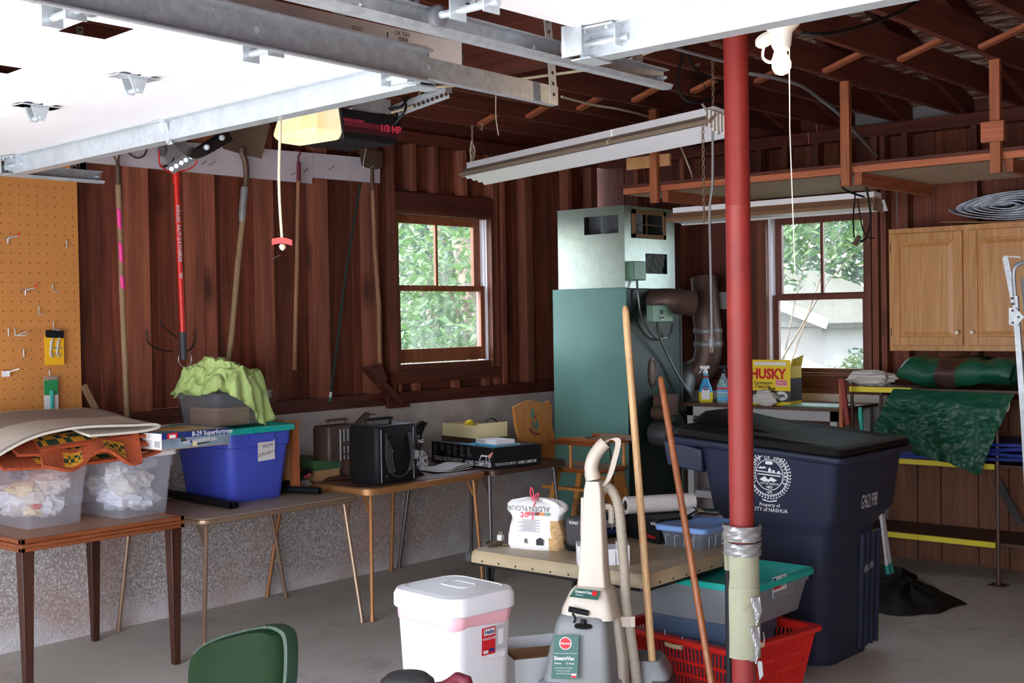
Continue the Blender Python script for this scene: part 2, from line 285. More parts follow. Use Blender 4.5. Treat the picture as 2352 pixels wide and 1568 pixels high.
# ---------------------------------------------------------------- mesh helpers
def Rz(a): return Matrix.Rotation(a, 4, 'Z')
def T3(x, y, z): return Matrix.Translation((x, y, z))
def FM(o, xd, yd):
    """frame of a flat face: x along xd, y along yd (made square to x), z out of it"""
    x = V(xd).normalized(); y = V(yd); y = (y - x * y.dot(x)).normalized(); z = x.cross(y)
    m = Matrix((x, y, z)).transposed().to_4x4(); m.translation = V(o); return m
class MB:
    def __init__(s): s.v = []; s.f = []; s.m = []; s.mi = 0
    def add(s, vs, fs, M_=None, mi=None):
        b = len(s.v); s.v += [(M_ @ V(p)) if M_ is not None else V(p) for p in vs]
        for q in fs: s.f.append(tuple(b + i for i in q)); s.m.append(s.mi if mi is None else mi)
        return s
    def box(s, x0, x1, y0, y1, z0, z1, M_=None, mi=None, tx=0, ty=0):
        """tx, ty shrink the bottom face inwards"""
        vs = [(x0 + tx, y0 + ty, z0), (x1 - tx, y0 + ty, z0), (x1 - tx, y1 - ty, z0), (x0 + tx, y1 - ty, z0), (x0, y0, z1), (x1, y0, z1), (x1, y1, z1), (x0, y1, z1)]
        return s.add(vs, [(3, 2, 1, 0), (4, 5, 6, 7), (0, 1, 5, 4), (1, 2, 6, 5), (2, 3, 7, 6), (3, 0, 4, 7)], M_, mi)
    def hexa(s, p, mi=None): return s.add(p, [(3, 2, 1, 0), (4, 5, 6, 7), (0, 1, 5, 4), (1, 2, 6, 5), (2, 3, 7, 6), (3, 0, 4, 7)], None, mi)
    def bar(s, a, b, w, h, up=(0, 0, 1), mi=None):
        a = V(a); b = V(b); d = (b - a); L = d.length; d.normalize(); u = V(up); u = (u - d * u.dot(d)).normalized(); r = d.cross(u)
        m = Matrix((d, r, u)).transposed().to_4x4(); m.translation = a
        return s.box(0, L, -w / 2, w / 2, -h / 2, h / 2, m, mi)
    def tube(s, pts, r, n=8, mi=None, caps=True):
        pts = [V(p) for p in pts]; rs = r if isinstance(r, (list, tuple)) else [r] * len(pts)
        d0 = (pts[1] - pts[0]).normalized(); a = V((0, 0, 1)) if abs(d0.z) < .9 else V((1, 0, 0)); u = (a - d0 * a.dot(d0)).normalized()
        b = len(s.v); k = len(pts)
        for i, p in enumerate(pts):
            d = (pts[min(i + 1, k - 1)] - pts[max(i - 1, 0)])
            d = d.normalized() if d.length > 1e-9 else d0
            u = (u - d * u.dot(d)); u = u.normalized() if u.length > 1e-6 else V((1, 0, 0)); w = d.cross(u)
            for j in range(n):
                t = 2 * math.pi * j / n; s.v.append(p + (u * math.cos(t) + w * math.sin(t)) * rs[i])
        m_ = s.mi if mi is None else mi
        for i in range(k - 1):
            for j in range(n):
                s.f.append((b + i * n + j, b + i * n + (j + 1) % n, b + (i + 1) * n + (j + 1) % n, b + (i + 1) * n + j)); s.m.append(m_)
        if caps:
            s.f.append(tuple(b + j for j in reversed(range(n)))); s.m.append(m_)
            s.f.append(tuple(b + (k - 1) * n + j for j in range(n))); s.m.append(m_)
        return s
    def lathe(s, prof, n=20, M_=None, mi=None, sx=1, sy=1, pw=1.0):
        """profile of (r, z); pw<1 squares the section"""
        b = len(s.v); k = len(prof)
        for (r, z) in prof:
            for j in range(n):
                t = 2 * math.pi * j / n; c, q = math.cos(t), math.sin(t)
                c = math.copysign(abs(c) ** pw, c); q = math.copysign(abs(q) ** pw, q)
                p = V((r * c * sx, r * q * sy, z)); s.v.append(M_ @ p if M_ is not None else p)
        m_ = s.mi if mi is None else mi
        for i in range(k - 1):
            for j in range(n):
                s.f.append((b + i * n + j, b + i * n + (j + 1) % n, b + (i + 1) * n + (j + 1) % n, b + (i + 1) * n + j)); s.m.append(m_)
        s.f.append(tuple(b + j for j in reversed(range(n)))); s.m.append(m_)
        s.f.append(tuple(b + (k - 1) * n + j for j in range(n))); s.m.append(m_)
        return s
    def prism(s, poly, z0, z1, M_=None, mi=None):
        n = len(poly); vs = [(x, y, z0) for x, y in poly] + [(x, y, z1) for x, y in poly]
        fs = [tuple(reversed(range(n))), tuple(range(n, 2 * n))] + [(i, (i + 1) % n, n + (i + 1) % n, n + i) for i in range(n)]
        return s.add(vs, fs, M_, mi)
    def sheet(s, fn, nu, nv, th=0.0, mi=None):
        """surface fn(u,v) on a grid; th gives it a second skin"""
        b = len(s.v); P = [[V(fn(i / nu, j / nv)) for j in range(nv + 1)] for i in range(nu + 1)]
        m_ = s.mi if mi is None else mi
        mf = mi if callable(mi) else None
        for i in range(nu + 1):
            for j in range(nv + 1): s.v.append(P[i][j])
        w = nv + 1
        for i in range(nu):
            for j in range(nv):
                s.f.append((b + i * w + j, b + (i + 1) * w + j, b + (i + 1) * w + j + 1, b + i * w + j + 1)); s.m.append(mf(i / nu, j / nv) if mf else m_)
        if th:
            c = len(s.v)
            for i in range(nu + 1):
                for j in range(nv + 1):
                    du = P[min(i + 1, nu)][j] - P[max(i - 1, 0)][j]; dv = P[i][min(j + 1, nv)] - P[i][max(j - 1, 0)]
                    nn = du.cross(dv); nn = nn.normalized() if nn.length > 1e-9 else V((0, 0, 1)); s.v.append(P[i][j] - nn * th)
            m2 = m_ if not mf else 0
            for i in range(nu):
                for j in range(nv):
                    s.f.append((c + i * w + j, c + i * w + j + 1, c + (i + 1) * w + j + 1, c + (i + 1) * w + j)); s.m.append(mf(i / nu, j / nv) if mf else m_)
            for i in range(nu):
                s.f.append((b + i * w, c + i * w, c + (i + 1) * w, b + (i + 1) * w)); s.m.append(m2)
                s.f.append((b + i * w + nv, b + (i + 1) * w + nv, c + (i + 1) * w + nv, c + i * w + nv)); s.m.append(m2)
            for j in range(nv):
                s.f.append((b + j, b + j + 1, c + j + 1, c + j)); s.m.append(m2)
                q = nu * w; s.f.append((b + q + j, c + q + j, c + q + j + 1, b + q + j + 1)); s.m.append(m2)
        return s
    def text(s, st, size, M_, mi=None, align='CENTER', bold=0.0, xs=1.0, shear=0.0, th=.0006):
        me = glyph(st, align, bold, shear)
        m = M_ @ Matrix.Diagonal((size * xs, size, 1, 1))
        b = len(s.v)
        for v in me[0]: s.v.append(m @ V((v[0], v[1], th)))
        for f in me[1]: s.f.append(tuple(b + i for i in f)); s.m.append(s.mi if mi is None else mi)
        return s
    def quad(s, x0, x1, y0, y1, M_, mi=None, z=.0004):
        return s.add([(x0, y0, z), (x1, y0, z), (x1, y1, z), (x0, y1, z)], [(0, 1, 2, 3)], M_, mi)
    def build(s, name, mats, parent=None, local=False, smooth=False, bevel=0, seg=2, kind=None, label=None, sub=0):
        me = bpy.data.meshes.new(name); me.from_pydata([tuple(v) for v in s.v], [], s.f)
        if isinstance(mats, str): mats = [mats]
        for q in mats: me.materials.append(M[q])
        me.polygons.foreach_set('material_index', [min(i, len(mats) - 1) for i in s.m])
        if smooth: me.polygons.foreach_set('use_smooth', [True] * len(me.polygons))
        me.update()
        o = bpy.data.objects.new(name, me); COL.objects.link(o)
        if parent is not None:
            o.parent = parent
            if not local: o.matrix_parent_inverse = wmat(parent).inverted()
        if sub:
            q = o.modifiers.new('round', 'SUBSURF'); q.levels = sub; q.render_levels = sub
        if bevel:
            q = o.modifiers.new('edge', 'BEVEL'); q.width = bevel; q.segments = seg; q.limit_method = 'ANGLE'; q.angle_limit = math.radians(40)
            if smooth or seg > 1:
                me.polygons.foreach_set('use_smooth', [True] * len(me.polygons))
        if smooth or (bevel and seg > 1):
            try: me.set_sharp_from_angle(angle=math.radians(42))
            except Exception: pass
        if kind: o['kind'] = kind
        if label: o['label'] = label
        return o
_g = {}
def glyph(st, align, bold, shear):
    k = (st, align, bold, shear)
    if k not in _g:
        c = bpy.data.curves.new('t', 'FONT'); c.body = st; c.size = 1; c.align_x = align; c.align_y = 'CENTER'; c.offset = bold; c.shear = shear; c.resolution_u = 2
        o = bpy.data.objects.new('t', c); me = o.to_mesh()
        _g[k] = ([tuple(v.co) for v in me.vertices], [tuple(p.vertices) for p in me.polygons])
        o.to_mesh_clear(); bpy.data.objects.remove(o); bpy.data.curves.remove(c)
    return _g[k]
def wmat(o):
    m = Matrix.LocRotScale(o.location, o.rotation_euler, o.scale)
    if o.parent: return wmat(o.parent) @ o.matrix_parent_inverse @ m
    return m
def thing(name, label, cat, loc=(0, 0, 0), rz=0.0, group=None):
    o = bpy.data.objects.new(name, None); COL.objects.link(o); o.location = loc; o.rotation_euler = (0, 0, rz); o.empty_display_size = .05
    o['label'] = label; o['category'] = cat
    if group: o['group'] = group
    return o
def tag(o, label, cat, group=None, kind=None):
    o['label'] = label; o['category'] = cat
    if group: o['group'] = group
    if kind: o['kind'] = kind
    return o
def struct(o): o['kind'] = 'structure'; return o
def copy_tree(o, parent=None):
    c = o.copy(); COL.objects.link(c); c.parent = parent
    for ch in [q for q in bpy.data.objects if q.parent == o]: copy_tree(ch, c)
    return c
def arc(c, r, a0, a1, n, ax=(1, 0, 0), ay=(0, 0, 1)):
    ax = V(ax); ay = V(ay); c = V(c)
    return [c + ax * (r * math.cos(math.radians(a0 + (a1 - a0) * i / n))) + ay * (r * math.sin(math.radians(a0 + (a1 - a0) * i / n))) for i in range(n + 1)]
def bez(ps, n=24):
    """smooth line through points (Catmull-Rom)"""
    ps = [V(p) for p in ps]; out = []
    for i in range(len(ps) - 1):
        p0 = ps[max(i - 1, 0)]; p1 = ps[i]; p2 = ps[i + 1]; p3 = ps[min(i + 2, len(ps) - 1)]
        m = max(2, n // (len(ps) - 1))
        for k in range(m):
            t = k / m; out.append(.5 * ((2 * p1) + (-p0 + p2) * t + (2 * p0 - 5 * p1 + 4 * p2 - p3) * t * t + (-p0 + 3 * p1 - 3 * p2 + p3) * t ** 3))
    out.append(ps[-1]); return out
def rrect(w, h, r, n=5, cx=0, cy=0):
    out = []
    for (sx, sy, a) in ((1, 1, 0), (-1, 1, 90), (-1, -1, 180), (1, -1, 270)):
        for k in range(n + 1):
            t = math.radians(a + 90 * k / n); out.append((cx + sx * (w / 2 - r) + r * math.cos(t), cy + sy * (h / 2 - r) + r * math.sin(t)))
    return out
def loft(mb, rings, mi=None, M_=None, cap=True):
    """rings: list of equal length point lists"""
    b = len(mb.v); n = len(rings[0]); m_ = mb.mi if mi is None else mi
    for r in rings:
        for p in r: mb.v.append(M_ @ V(p) if M_ is not None else V(p))
    for i in range(len(rings) - 1):
        for j in range(n): mb.f.append((b + i * n + j, b + i * n + (j + 1) % n, b + (i + 1) * n + (j + 1) % n, b + (i + 1) * n + j)); mb.m.append(m_)
    if cap:
        mb.f.append(tuple(b + j for j in reversed(range(n)))); mb.m.append(m_)
        q = b + (len(rings) - 1) * n; mb.f.append(tuple(q + j for j in range(n))); mb.m.append(m_)
    return mb
def ring(w, h, r, z, n=5, cx=0, cy=0): return [(x, y, z) for x, y in rrect(w, h, r, n, cx, cy)]
def blob(mb, c, r, n=18, m=12, wob=.2, seed=0, M_=None, mi=None, sq=(1, 1, 1), folds=7):
    rr = random.Random(seed); ph = [rr.uniform(0, 6.3) for _ in range(8)]; fr = [rr.randint(2, folds) for _ in range(8)]
    b = len(mb.v); m_ = mb.mi if mi is None else mi
    for i in range(m + 1):
        th = math.pi * i / m
        for j in range(n):
            f = 2 * math.pi * j / n
            d = 1 + wob * (math.sin(fr[0] * f + ph[0] + 3 * th) * .4 + math.sin(fr[1] * f - 2 * th + ph[1]) * .3 + math.sin(fr[2] * th * 1.7 + ph[2] + f) * .3) * math.sin(th)
            p = V((math.sin(th) * math.cos(f) * sq[0], math.sin(th) * math.sin(f) * sq[1], math.cos(th) * sq[2])) * (r * d) + V(c)
            mb.v.append(M_ @ p if M_ is not None else p)
    for i in range(m):
        for j in range(n): mb.f.append((b + i * n + j, b + (i + 1) * n + j, b + (i + 1) * n + (j + 1) % n, b + i * n + (j + 1) % n)); mb.m.append(m_)
    return mb
# ================================================================ the setting
struct(MB().box(-.3, 7.6, -.3, 8.7, -.12, 0).build('floor', 'floor'))
struct(MB().box(-14, 22, -26, -.3, -.2, -.02).build('driveway', 'asph'))
g = MB(); g.box(-60, -.3, -60, 60, -1.1, -.85); g.box(-.3, 60, 8.7, 60, -1.1, -.85); g.box(7.6, 60, -.3, 8.7, -1.1, -.85)
struct(g.build('ground', 'earth'))
# ---- left wall
WL = struct(MB().box(-.22, 0, -.1, 8.45, 0, 1.12).build('wall_left', 'conc'))
MB().box(-.11, .006, -.1, 8.35, 1.12, 1.162).build('sill_plate', 'sill', WL)
MB().box(-.1, .0, -.1, 8.35, 1.163, 1.205).build('sill_plate', 'sill', WL)
MB().box(-.1, .0, -.1, 8.35, 2.93, 3.015).build('top_plate', 'sill', WL)
def yl(px, x=-.09): return PX(px, 700, x).y
WY0, WY1, WZ0, WZ1 = 6.06, 7.02, 1.36, 2.44       # window opening in the left wall
edges = [-.1, .25, .5, .75, 1.0, 1.25, 1.5, 1.75, 2.0, 2.3, 2.6, 2.9, 3.2, 3.45]
edges += [yl(p) for p in (178, 228, 303, 345, 405, 437, 470, 510, 552, 595, 640, 682, 725, 765, 812, 858)] + [WY0 - .02]
for a, b in zip(edges[:-1], edges[1:]):
    off = random.uniform(0, .012)
    MB().box(-.135, -.09 - off, a + .002, b - .002, 1.205, 2.93).build('plank', 'plank', WL)
for a, b in ((WY0 - .02, 6.25), (6.25, 6.45), (6.45, 6.66), (6.66, 6.86), (6.86, WY1 + .03)):
    MB().box(-.13, -.09, a + .002, b - .002, WZ1 + .02, 2.93).build('plank', 'plank', WL)
    MB().box(-.13, -.09, a + .002, b - .002, 1.205, WZ0 - .02).build('plank', 'plank', WL)
e2 = [WY1 + .03, yl(1180), yl(1216), 7.56, 7.78, 8.0, 8.2, 8.36]
for a, b in zip(e2[:-1], e2[1:]):
    MB().box(-.135, -.09 - random.uniform(0, .01), a + .002, b - .002, 1.205, 2.93).build('plank', 'plank', WL)
def y0(px): return PX(px, 700, 0).y
def stud(a, b, z0=1.205, z1=2.93, x0=-.088, x1=0.0, m='stud'): return MB().box(x0, x1, a, b, z0, z1).build('stud', m, WL)
for a, b in ((.4, .44), (1.0, 1.04), (1.6, 1.64), (2.2, 2.24), (2.8, 2.84), (y0(307), y0(346)), (y0(446), y0(470)), (y0(472), y0(498)), (y0(606), y0(632)), (y0(728), y0(757)),
             (y0(850) , y0(872)), (7.42, 7.5), (7.95, 8.0), (8.26, 8.34)): stud(a, b)
stud(WY0 - .075, WY0 - .03); stud(WY1 + .03, WY1 + .075); stud(WY1 + .12, WY1 + .16)
for yy in (6.2, 6.42, 6.72): stud(yy, yy + .045, WZ1 + .16, 2.93)
for yy in (6.2, 6.6): stud(yy, yy + .05, 1.205, 1.262, -.05, .0)
for yy in (6.02, 6.93): stud(yy, yy + .05, 1.205, 1.262, -.05, .0)
MB().box(-.088, .0, WY0 - .03, WY1 + .03, WZ1 + .02, WZ1 + .15).build('header_board', 'sill', WL)
MB().box(-.088, .012, WY0 - .1, WY1 + .05, WZ0 - .1, WZ0 - .02).build('header_board', 'sill', WL)
MB().box(-.2, -.05, -.1, 8.4, 3.015, 4.9).build('gable_board', 'joist', WL)
# bracket of two boards on the sill
b = MB(); b.bar(PX(842, 845, .04), PX(915, 925, .04), .03, .09, (1, 0, 0)); b.bar(PX(862, 842, .07), PX(878, 880, .07), .1, .02, (1, 0, 0))
b.box(0, .035, PX(885, 910, 0).y, PX(932, 910, 0).y, 1.1, 1.2)
tag(b.build('wood_bracket', 'sill'), 'dark wooden bracket of crossed boards on the sill left of the window', 'bracket')
# ---- white boards the tools hang from
def wboard(p, q, r, s_, x=.0, th=.022):
    # corners: top-left px, top-right px, bottom-right px, bottom-left px on the stud faces
    a, b_, c, d = [PX(*k, x) for k in (p, q, r, s_)]
    m = MB(); o = V((th, 0, 0)); m.hexa([d, d + o, c + o, c, a, a + o, b_ + o, b_]); return m
tag(wboard((120, 300), (712, 352), (712, 422), (120, 366)).build('hanging_board', 'paintwood'), 'long whitewashed board nailed across the studs, holding the rake and shovel', 'board')
tag(wboard((713, 352), (868, 366), (868, 421), (713, 408)).build('hanging_board', 'paintwood'), 'short whitewashed board with the square spade hanging at its end', 'board')
wn_ = 0
for (px, py), nl in (((463, 378), 'bent nail in the long white board right of the nut gatherer'), ((480, 380), 'second bent nail right of the nut gatherer head'), ((698, 396), 'nail right of the maroon hook socket'), ((668, 402), 'nail left of the maroon hook socket'), ((755, 390), 'bent nail in the short whitewashed board'), ((625, 595), 'nail in the dark planks below the red pull handle'), ((512, 665), 'nail in the planks left of the shovel handle')):
    a = PX(px, py, .022 if py < 420 else 0); d = V((.05, random.uniform(-.02, .03), random.uniform(.01, .03)))
    tag(MB().tube([a - d * .2, a + d], .0025, 6).build('nail', 'nail'), nl, 'nail', 'nails in the tool wall')
# ---- pegboard
pa = 2.1; pb = y0(181)
PG = thing('pegboard', 'orange-brown pegboard panel on the wall left of the tools', 'pegboard', (0, pa, 1.2))
MB().box(.002, .009, pa, pb, 1.2, 2.62).build('board', 'peg', PG)
h = MB(); st = .0508
yy = pb - .03
while yy > 2.5:
    zz = 1.22
    while zz < 2.6:
        h.add([(.0096, yy + .0035 * math.cos(t), zz + .0035 * math.sin(t)) for t in [k * math.pi / 3 for k in range(6)]], [(0, 1, 2, 3, 4, 5)])
        zz += st
    yy -= st
h.build('peg_hole', 'hole', PG, kind='stuff')
def hook(px, py, kind=0):
    p = PX(px, py, .01)
    m = MB()
    if kind == 0: m.tube([p + V((0, 0, .02)), p + V((.012, 0, .018)), p + V((.014, 0, -.02)), p + V((.04, .02, -.025))], .0028, 6)
    elif kind == 1: m.tube([p + V((0, 0, .02)), p + V((.01, 0, .018)), p + V((.012, 0, -.02)), p + V((0, 0, -.024))], .003, 6)
    elif kind == 2:
        m.tube([p + V((.004, 0, -.025)), p + V((.006, 0, 0)), p + V((.008, .0, .003)), p + V((.05, .03, .012)), p + V((.062, .035, .03))], .0032, 6)
        m.tube([p + V((.006, -.025, .0)), p + V((.006, .02, .0))], .0028, 6)
        m.tube([p + V((.052, .031, .014)), p + V((.062, .035, .03))], .0042, 6, mi=1)
    elif kind == 3:
        m.tube([p + V((0, 0, .02)), p + V((.01, 0, .018)), p + V((.014, 0, -.02)), p + V((.05, .035, -.02)), p + V((.055, .05, -.01)), p + V((.05, .04, .0)), p + V((.014, .01, -.018))], .0028, 6)
    elif kind == 4:
        m.box(.01, .02, -.02, .02, -.02, .01, T3(p.x, p.y, p.z)); m.tube([p + V((.015, 0, 0)), p + V((.06, .05, .02))], .003, 6)
    m.build('bent_rod', ['zinc' if kind != 4 else 'white', 'red'], HK, smooth=True)
names = [((17, 548), 2, 'silver peg hook with red tip, topmost on the pegboard'), ((151, 560), 1, 'small straight peg hook near the upper edge of the pegboard'),
         ((57, 667), 2, 'silver peg hook with red tip below the topmost hook'), ((118, 660), 0, 'short peg hook right of the second red-tipped hook'),
         ((87, 712), 0, 'angled peg hook in the middle of the pegboard'), ((17, 762), 1, 'plain peg hook left of the looped hook'),
         ((32, 762), 3, 'peg hook with a round loop end beside a plain hook'), ((52, 810), 1, 'thin upright peg hook beside the yellow packet'),
         ((10, 856), 4, 'white-backed peg hook, lowest on the pegboard'), ((120, 748), 0, 'peg hook holding the yellow packet of hooks'), ((111, 858), 0, 'peg hook holding the green packet')]
for (q, k, lb) in names:
    HK = thing('peg_hook', lb, 'hook', PX(*q, .01)); hook(*q, k)
# yellow and green packets
pk = thing('hook_packet', 'yellow and black blister packet of metal hooks on the pegboard', 'packet', PX(124, 800, .03))
fm = FM(PX(124, 795, .035), (0, 1, 0), (0, 0, 1))
MB().box(-.055, .055, -.1, .055, 0, .004, fm, tx=-0.0).build('backing_card', 'yelpk', pk)
MB().box(-.05, .052, .045, .085, 0, .005, fm @ Matrix.Rotation(-.06, 4, 'Z')).build('header_strip', 'black', pk)
m = MB()
for dx in (-.012, .026):
    m.tube([fm @ V((dx, .045, .012)), fm @ V((dx - .012, .0, .014)), fm @ V((dx - .02, -.04, .014)), fm @ V((dx - .005, -.06, .014))], .004, 6)
    m.tube([fm @ V((dx - .012, .03, .012)), fm @ V((dx - .02, -.03, .016))], .003, 6)
m.tube([fm @ V((-.03, -.01, .015)), fm @ V((.04, -.012, .015))], .003, 6); m.tube([fm @ V((-.03, -.04, .015)), fm @ V((.03, -.042, .015))], .003, 6)
m.build('metal_hook', 'zinc', pk, smooth=True)
pk = thing('tool_packet', 'clear packet with green header and teal tool on the pegboard', 'packet', PX(116, 900, .03))
fm = FM(PX(116, 905, .035), (0, 1, 0), (0, 0, 1))
MB().box(-.04, .045, -.13, .1, 0, .004, fm).build('clear_sleeve', 'pack', pk)
MB().box(-.038, .04, .0, .075, .004, .007, fm).build('green_card', 'grnpk', pk)
MB().box(-.04, .04, -.125, -.005, .004, .006, fm).build('white_card', 'paper', pk)
MB().tube([fm @ V((0, .02, .014)), fm @ V((.0, -.12, .014))], [.012, .006], 8).build('teal_tool', 'tealb', pk, smooth=True)

# ---- windows
def sash(parent, fr, w, h, st, rail_b, rail_t, mull, mat='sash', dz=.03):
    """fr: frame matrix with x across, y up, z towards the room; origin = lower left corner"""
    m = MB()
    m.box(0, st, 0, h, 0, dz, fr); m.box(w - st, w, 0, h, 0, dz, fr); m.box(st, w - st, 0, rail_b, 0, dz, fr); m.box(st, w - st, h - rail_t, h, 0, dz, fr)
    o = m.build('sash', mat, parent)
    if mull: MB().box(w / 2 - .011, w / 2 + .011, rail_b, h - rail_t, .004, dz - .004, fr).build('muntin', mat, o)
    MB().box(st, w - st, rail_b, h - rail_t, dz * .4, dz * .4 + .003, fr).build('pane', 'glass', o)
W1 = bpy.data.objects.new('window_1', None); COL.objects.link(W1); struct(W1); W1.location = (0, WY0, WZ0)
m = MB()
m.box(-.17, .0, WY0 - .03, WY0 + .0, WZ0 - .02, WZ1 + .02); m.box(-.17, .0, WY1, WY1 + .03, WZ0 - .02, WZ1 + .02)
m.box(-.17, .0, WY0, WY1, WZ1 - .0, WZ1 + .02); m.box(-.2, -.02, WY0, WY1, WZ0 - .03, WZ0 + .03)
m.build('window_frame', 'sashd', W1)
m = MB()
for s_, yy in ((1, WY0), (-1, WY1)):
    for k in range(3): m.box(-.135 + k * .03, -.12 + k * .03, yy, yy + s_ * .018, WZ0, WZ1) if s_ > 0 else m.box(-.135 + k * .03, -.12 + k * .03, yy - .018, yy, WZ0, WZ1)
    m.box(-.15, -.045, min(yy, yy + s_ * .006), max(yy, yy + s_ * .006), WZ0, WZ1)
m.build('vinyl_track', 'white', W1)
zm = 1.925
fr = FM((-.13, WY1 - .02, zm - .02), (0, -1, 0), (0, 0, 1)); fr2 = FM((-.13, WY0 + .02, zm - .02), (0, 1, 0), (0, 0, 1))
sash(W1, fr2, WY1 - WY0 - .04, WZ1 - zm + .02, .07, .035, .055, True)
sash(W1, FM((-.09, WY0 + .02, WZ0 + .04), (0, 1, 0), (0, 0, 1)), WY1 - WY0 - .04, zm - WZ0 - .02, .045, .095, .04, False)
# ---- back wall
YB = 8.35
WB = struct(MB().box(-.1, 2.5, YB, 8.57, 0, 1.12).build('wall_back', 'conc'))
V0, V1, U0_, U1_ = 1.56, 2.36, 1.27, 2.42   # window 2 opening
def px_(p, y=8.44): return PY(p, 700, y).x
xe = [-.1, .2, .42, .64, .86, 1.08, 1.3, V0 - .02]
def plk(x0, x1, z0, z1, y=8.44): MB().box(x0 + .002, x1 - .002, y + random.uniform(0, .01), 8.49, z0, z1).build('plank', 'plank', WB)
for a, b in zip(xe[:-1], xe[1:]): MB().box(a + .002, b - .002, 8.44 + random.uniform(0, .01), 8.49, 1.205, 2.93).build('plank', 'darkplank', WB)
for a, b in ((V0 - .02, 1.83), (1.83, 2.1), (2.1, V1 + .02)): plk(a, b, U1_ + .02, 2.93); plk(a, b, 1.205, U0_ - .02)
xe = [V1 + .02, 2.6, 2.82, 3.04, 3.26, 3.5, 3.74, 3.98, 4.3, 4.6, 4.9, 5.2, 5.5, 5.8, 6.1, 6.4, 6.7, 7.0, 7.4]
for a, b in zip(xe[:-1], xe[1:]): plk(a, b, 1.12, 2.93)
MB().box(-.1, 2.5, 8.345, 8.46, 1.12, 1.162).build('sill_plate', 'plankx', WB); MB().box(0, 2.5, 8.35, 8.46, 1.163, 1.205).build('sill_plate', 'plankx', WB)
MB().box(0, 7.4, 8.35, 8.46, 2.93, 3.015).build('top_plate', 'plankx', WB)
for a, b in ((.36, .4), (.8, .84), (1.24, 1.28), (V0 - .08, V0 - .035), (V1 + .035, V1 + .08), (V1 + .1, V1 + .14), (2.62, 2.66), (3.1, 3.14), (3.5, 3.54), (3.95, 3.99), (4.4, 4.44), (5, 5.04), (5.6, 5.64), (6.2, 6.24), (6.8, 6.84)):
    MB().box(a, b, 8.35, 8.438, 1.205 if b < 2.5 else 1.12, 2.93).build('stud', 'stud', WB)
for xx in (1.7, 1.95, 2.2): MB().box(xx, xx + .04, 8.35, 8.438, U1_ + .15, 2.93).build('stud', 'stud', WB)
MB().box(V0 - .035, V1 + .035, 8.35, 8.438, U1_ + .02, U1_ + .15).build('header_board', 'plankx', WB)
MB().box(V0 - .08, V1 + .08, 8.33, 8.438, U0_ - .09, U0_ - .02).build('header_board', 'plankx', WB)
W2 = bpy.data.objects.new('window_2', None); COL.objects.link(W2); struct(W2); W2.location = (V0, YB, U0_)
m = MB(); m.box(V0 - .03, V0, 8.34, 8.52, U0_ - .02, U1_ + .02); m.box(V1, V1 + .03, 8.34, 8.52, U0_ - .02, U1_ + .02); m.box(V0, V1, 8.34, 8.52, U1_, U1_ + .02); m.box(V0, V1, 8.36, 8.55, U0_ - .03, U0_)
m.build('window_frame', 'sashd', W2)
m = MB()
for xx, s_ in ((V0, 1), (V1, -1)):
    for k in range(3): m.box(min(xx, xx + s_ * .02), max(xx, xx + s_ * .02), 8.385 + k * .03, 8.395 + k * .03, U0_, U1_)
    m.box(min(xx, xx + s_ * .007), max(xx, xx + s_ * .007), 8.38, 8.48, U0_, U1_)
m.build('vinyl_track', 'white', W2)
zm = 1.84
sash(W2, FM((V0 + .02, 8.475, zm - .02), (1, 0, 0), (0, 0, 1)), V1 - V0 - .04, U1_ - zm + .02, .055, .03, .055, True, 'sashd')
sash(W2, FM((V0 + .02, 8.435, U0_), (1, 0, 0), (0, 0, 1)), V1 - V0 - .04, zm - U0_, .045, .03, .04, False, 'sashd')
# siding panels low on the back wall (vertical boards with grooves)
xs = [2.5] + [PY(p, 1200, 8.33).x for p in (2108, 2162, 2248, 2318)] + [3.6, 3.8, 4.0, 4.2, 4.5, 4.8, 5.1, 5.4, 5.8, 6.2, 6.6, 7.0, 7.4]
for a, b in zip(xs[:-1], xs[1:]): MB().box(a + .004, b - .004, 8.33, 8.345, 0, 1.12).build('plank', 'panel', WB)
MB().box(2.5, 7.4, 8.346, 8.57, 0, 1.12).build('backing', 'hole', WB)
struct(MB().box(7.4, 7.5, -.1, 8.45, 0, 4.2).build('wall_right', 'plank'))
wf = MB(); wf.box(-.2, 1.2, -.24, -.1, 0, 3.0); wf.box(3.95, 4.34, -.24, -.1, 0, 2.25); wf.box(7.15, 7.5, -.24, -.1, 0, 3.0); wf.box(1.2, 7.15, -.24, -.1, 2.25, 3.0)
struct(wf.build('wall_front', 'plankx'))
# ---- roof: joists, rafters, strip bridging, sheathing
CE = bpy.data.objects.new('ceiling', None); COL.objects.link(CE); struct(CE)
JX = [.43 * k for k in range(1, 17)]
sl = 1.25 / 4.25
for x in JX:
    MB().box(x - .019, x + .019, -.05, 8.35, 3.02, 3.17).build('joist', 'joist', CE)
def rafter(x, w=.038, h=.14):
    m = MB()
    for s_, (ya, yb) in enumerate(((8.9, 4.1), (-.7, 4.1))):
        za = 3.03 - (.55 * sl); zb = 3.03 + sl * 4.25
        m.hexa([(x, ya, za), (x + w, ya, za), (x + w, yb, zb), (x, yb, zb), (x, ya, za + h), (x + w, ya, za + h), (x + w, yb, zb + h), (x, yb, zb + h)])
    return m
for x in JX: rafter(x + .021).build('rafter', 'joist', CE)
for s_, (ya, yb) in enumerate(((8.95, 4.1), (-.8, 4.1))):
    za, zb = 3.03 - .6 * sl + .142, 3.03 + sl * 4.25 + .142
    xs = [-.5, 1.9, 4.3, 6.7, 7.9]
    for a, b in zip(xs[:-1], xs[1:]):
        MB().hexa([(a, ya, za), (b - .004, ya, za), (b - .004, yb, zb), (a, yb, zb), (a, ya, za + .03), (b - .004, ya, za + .03), (b - .004, yb, zb + .03), (a, yb, zb + .03)]).build('sheathing_panel', 'roof', CE)
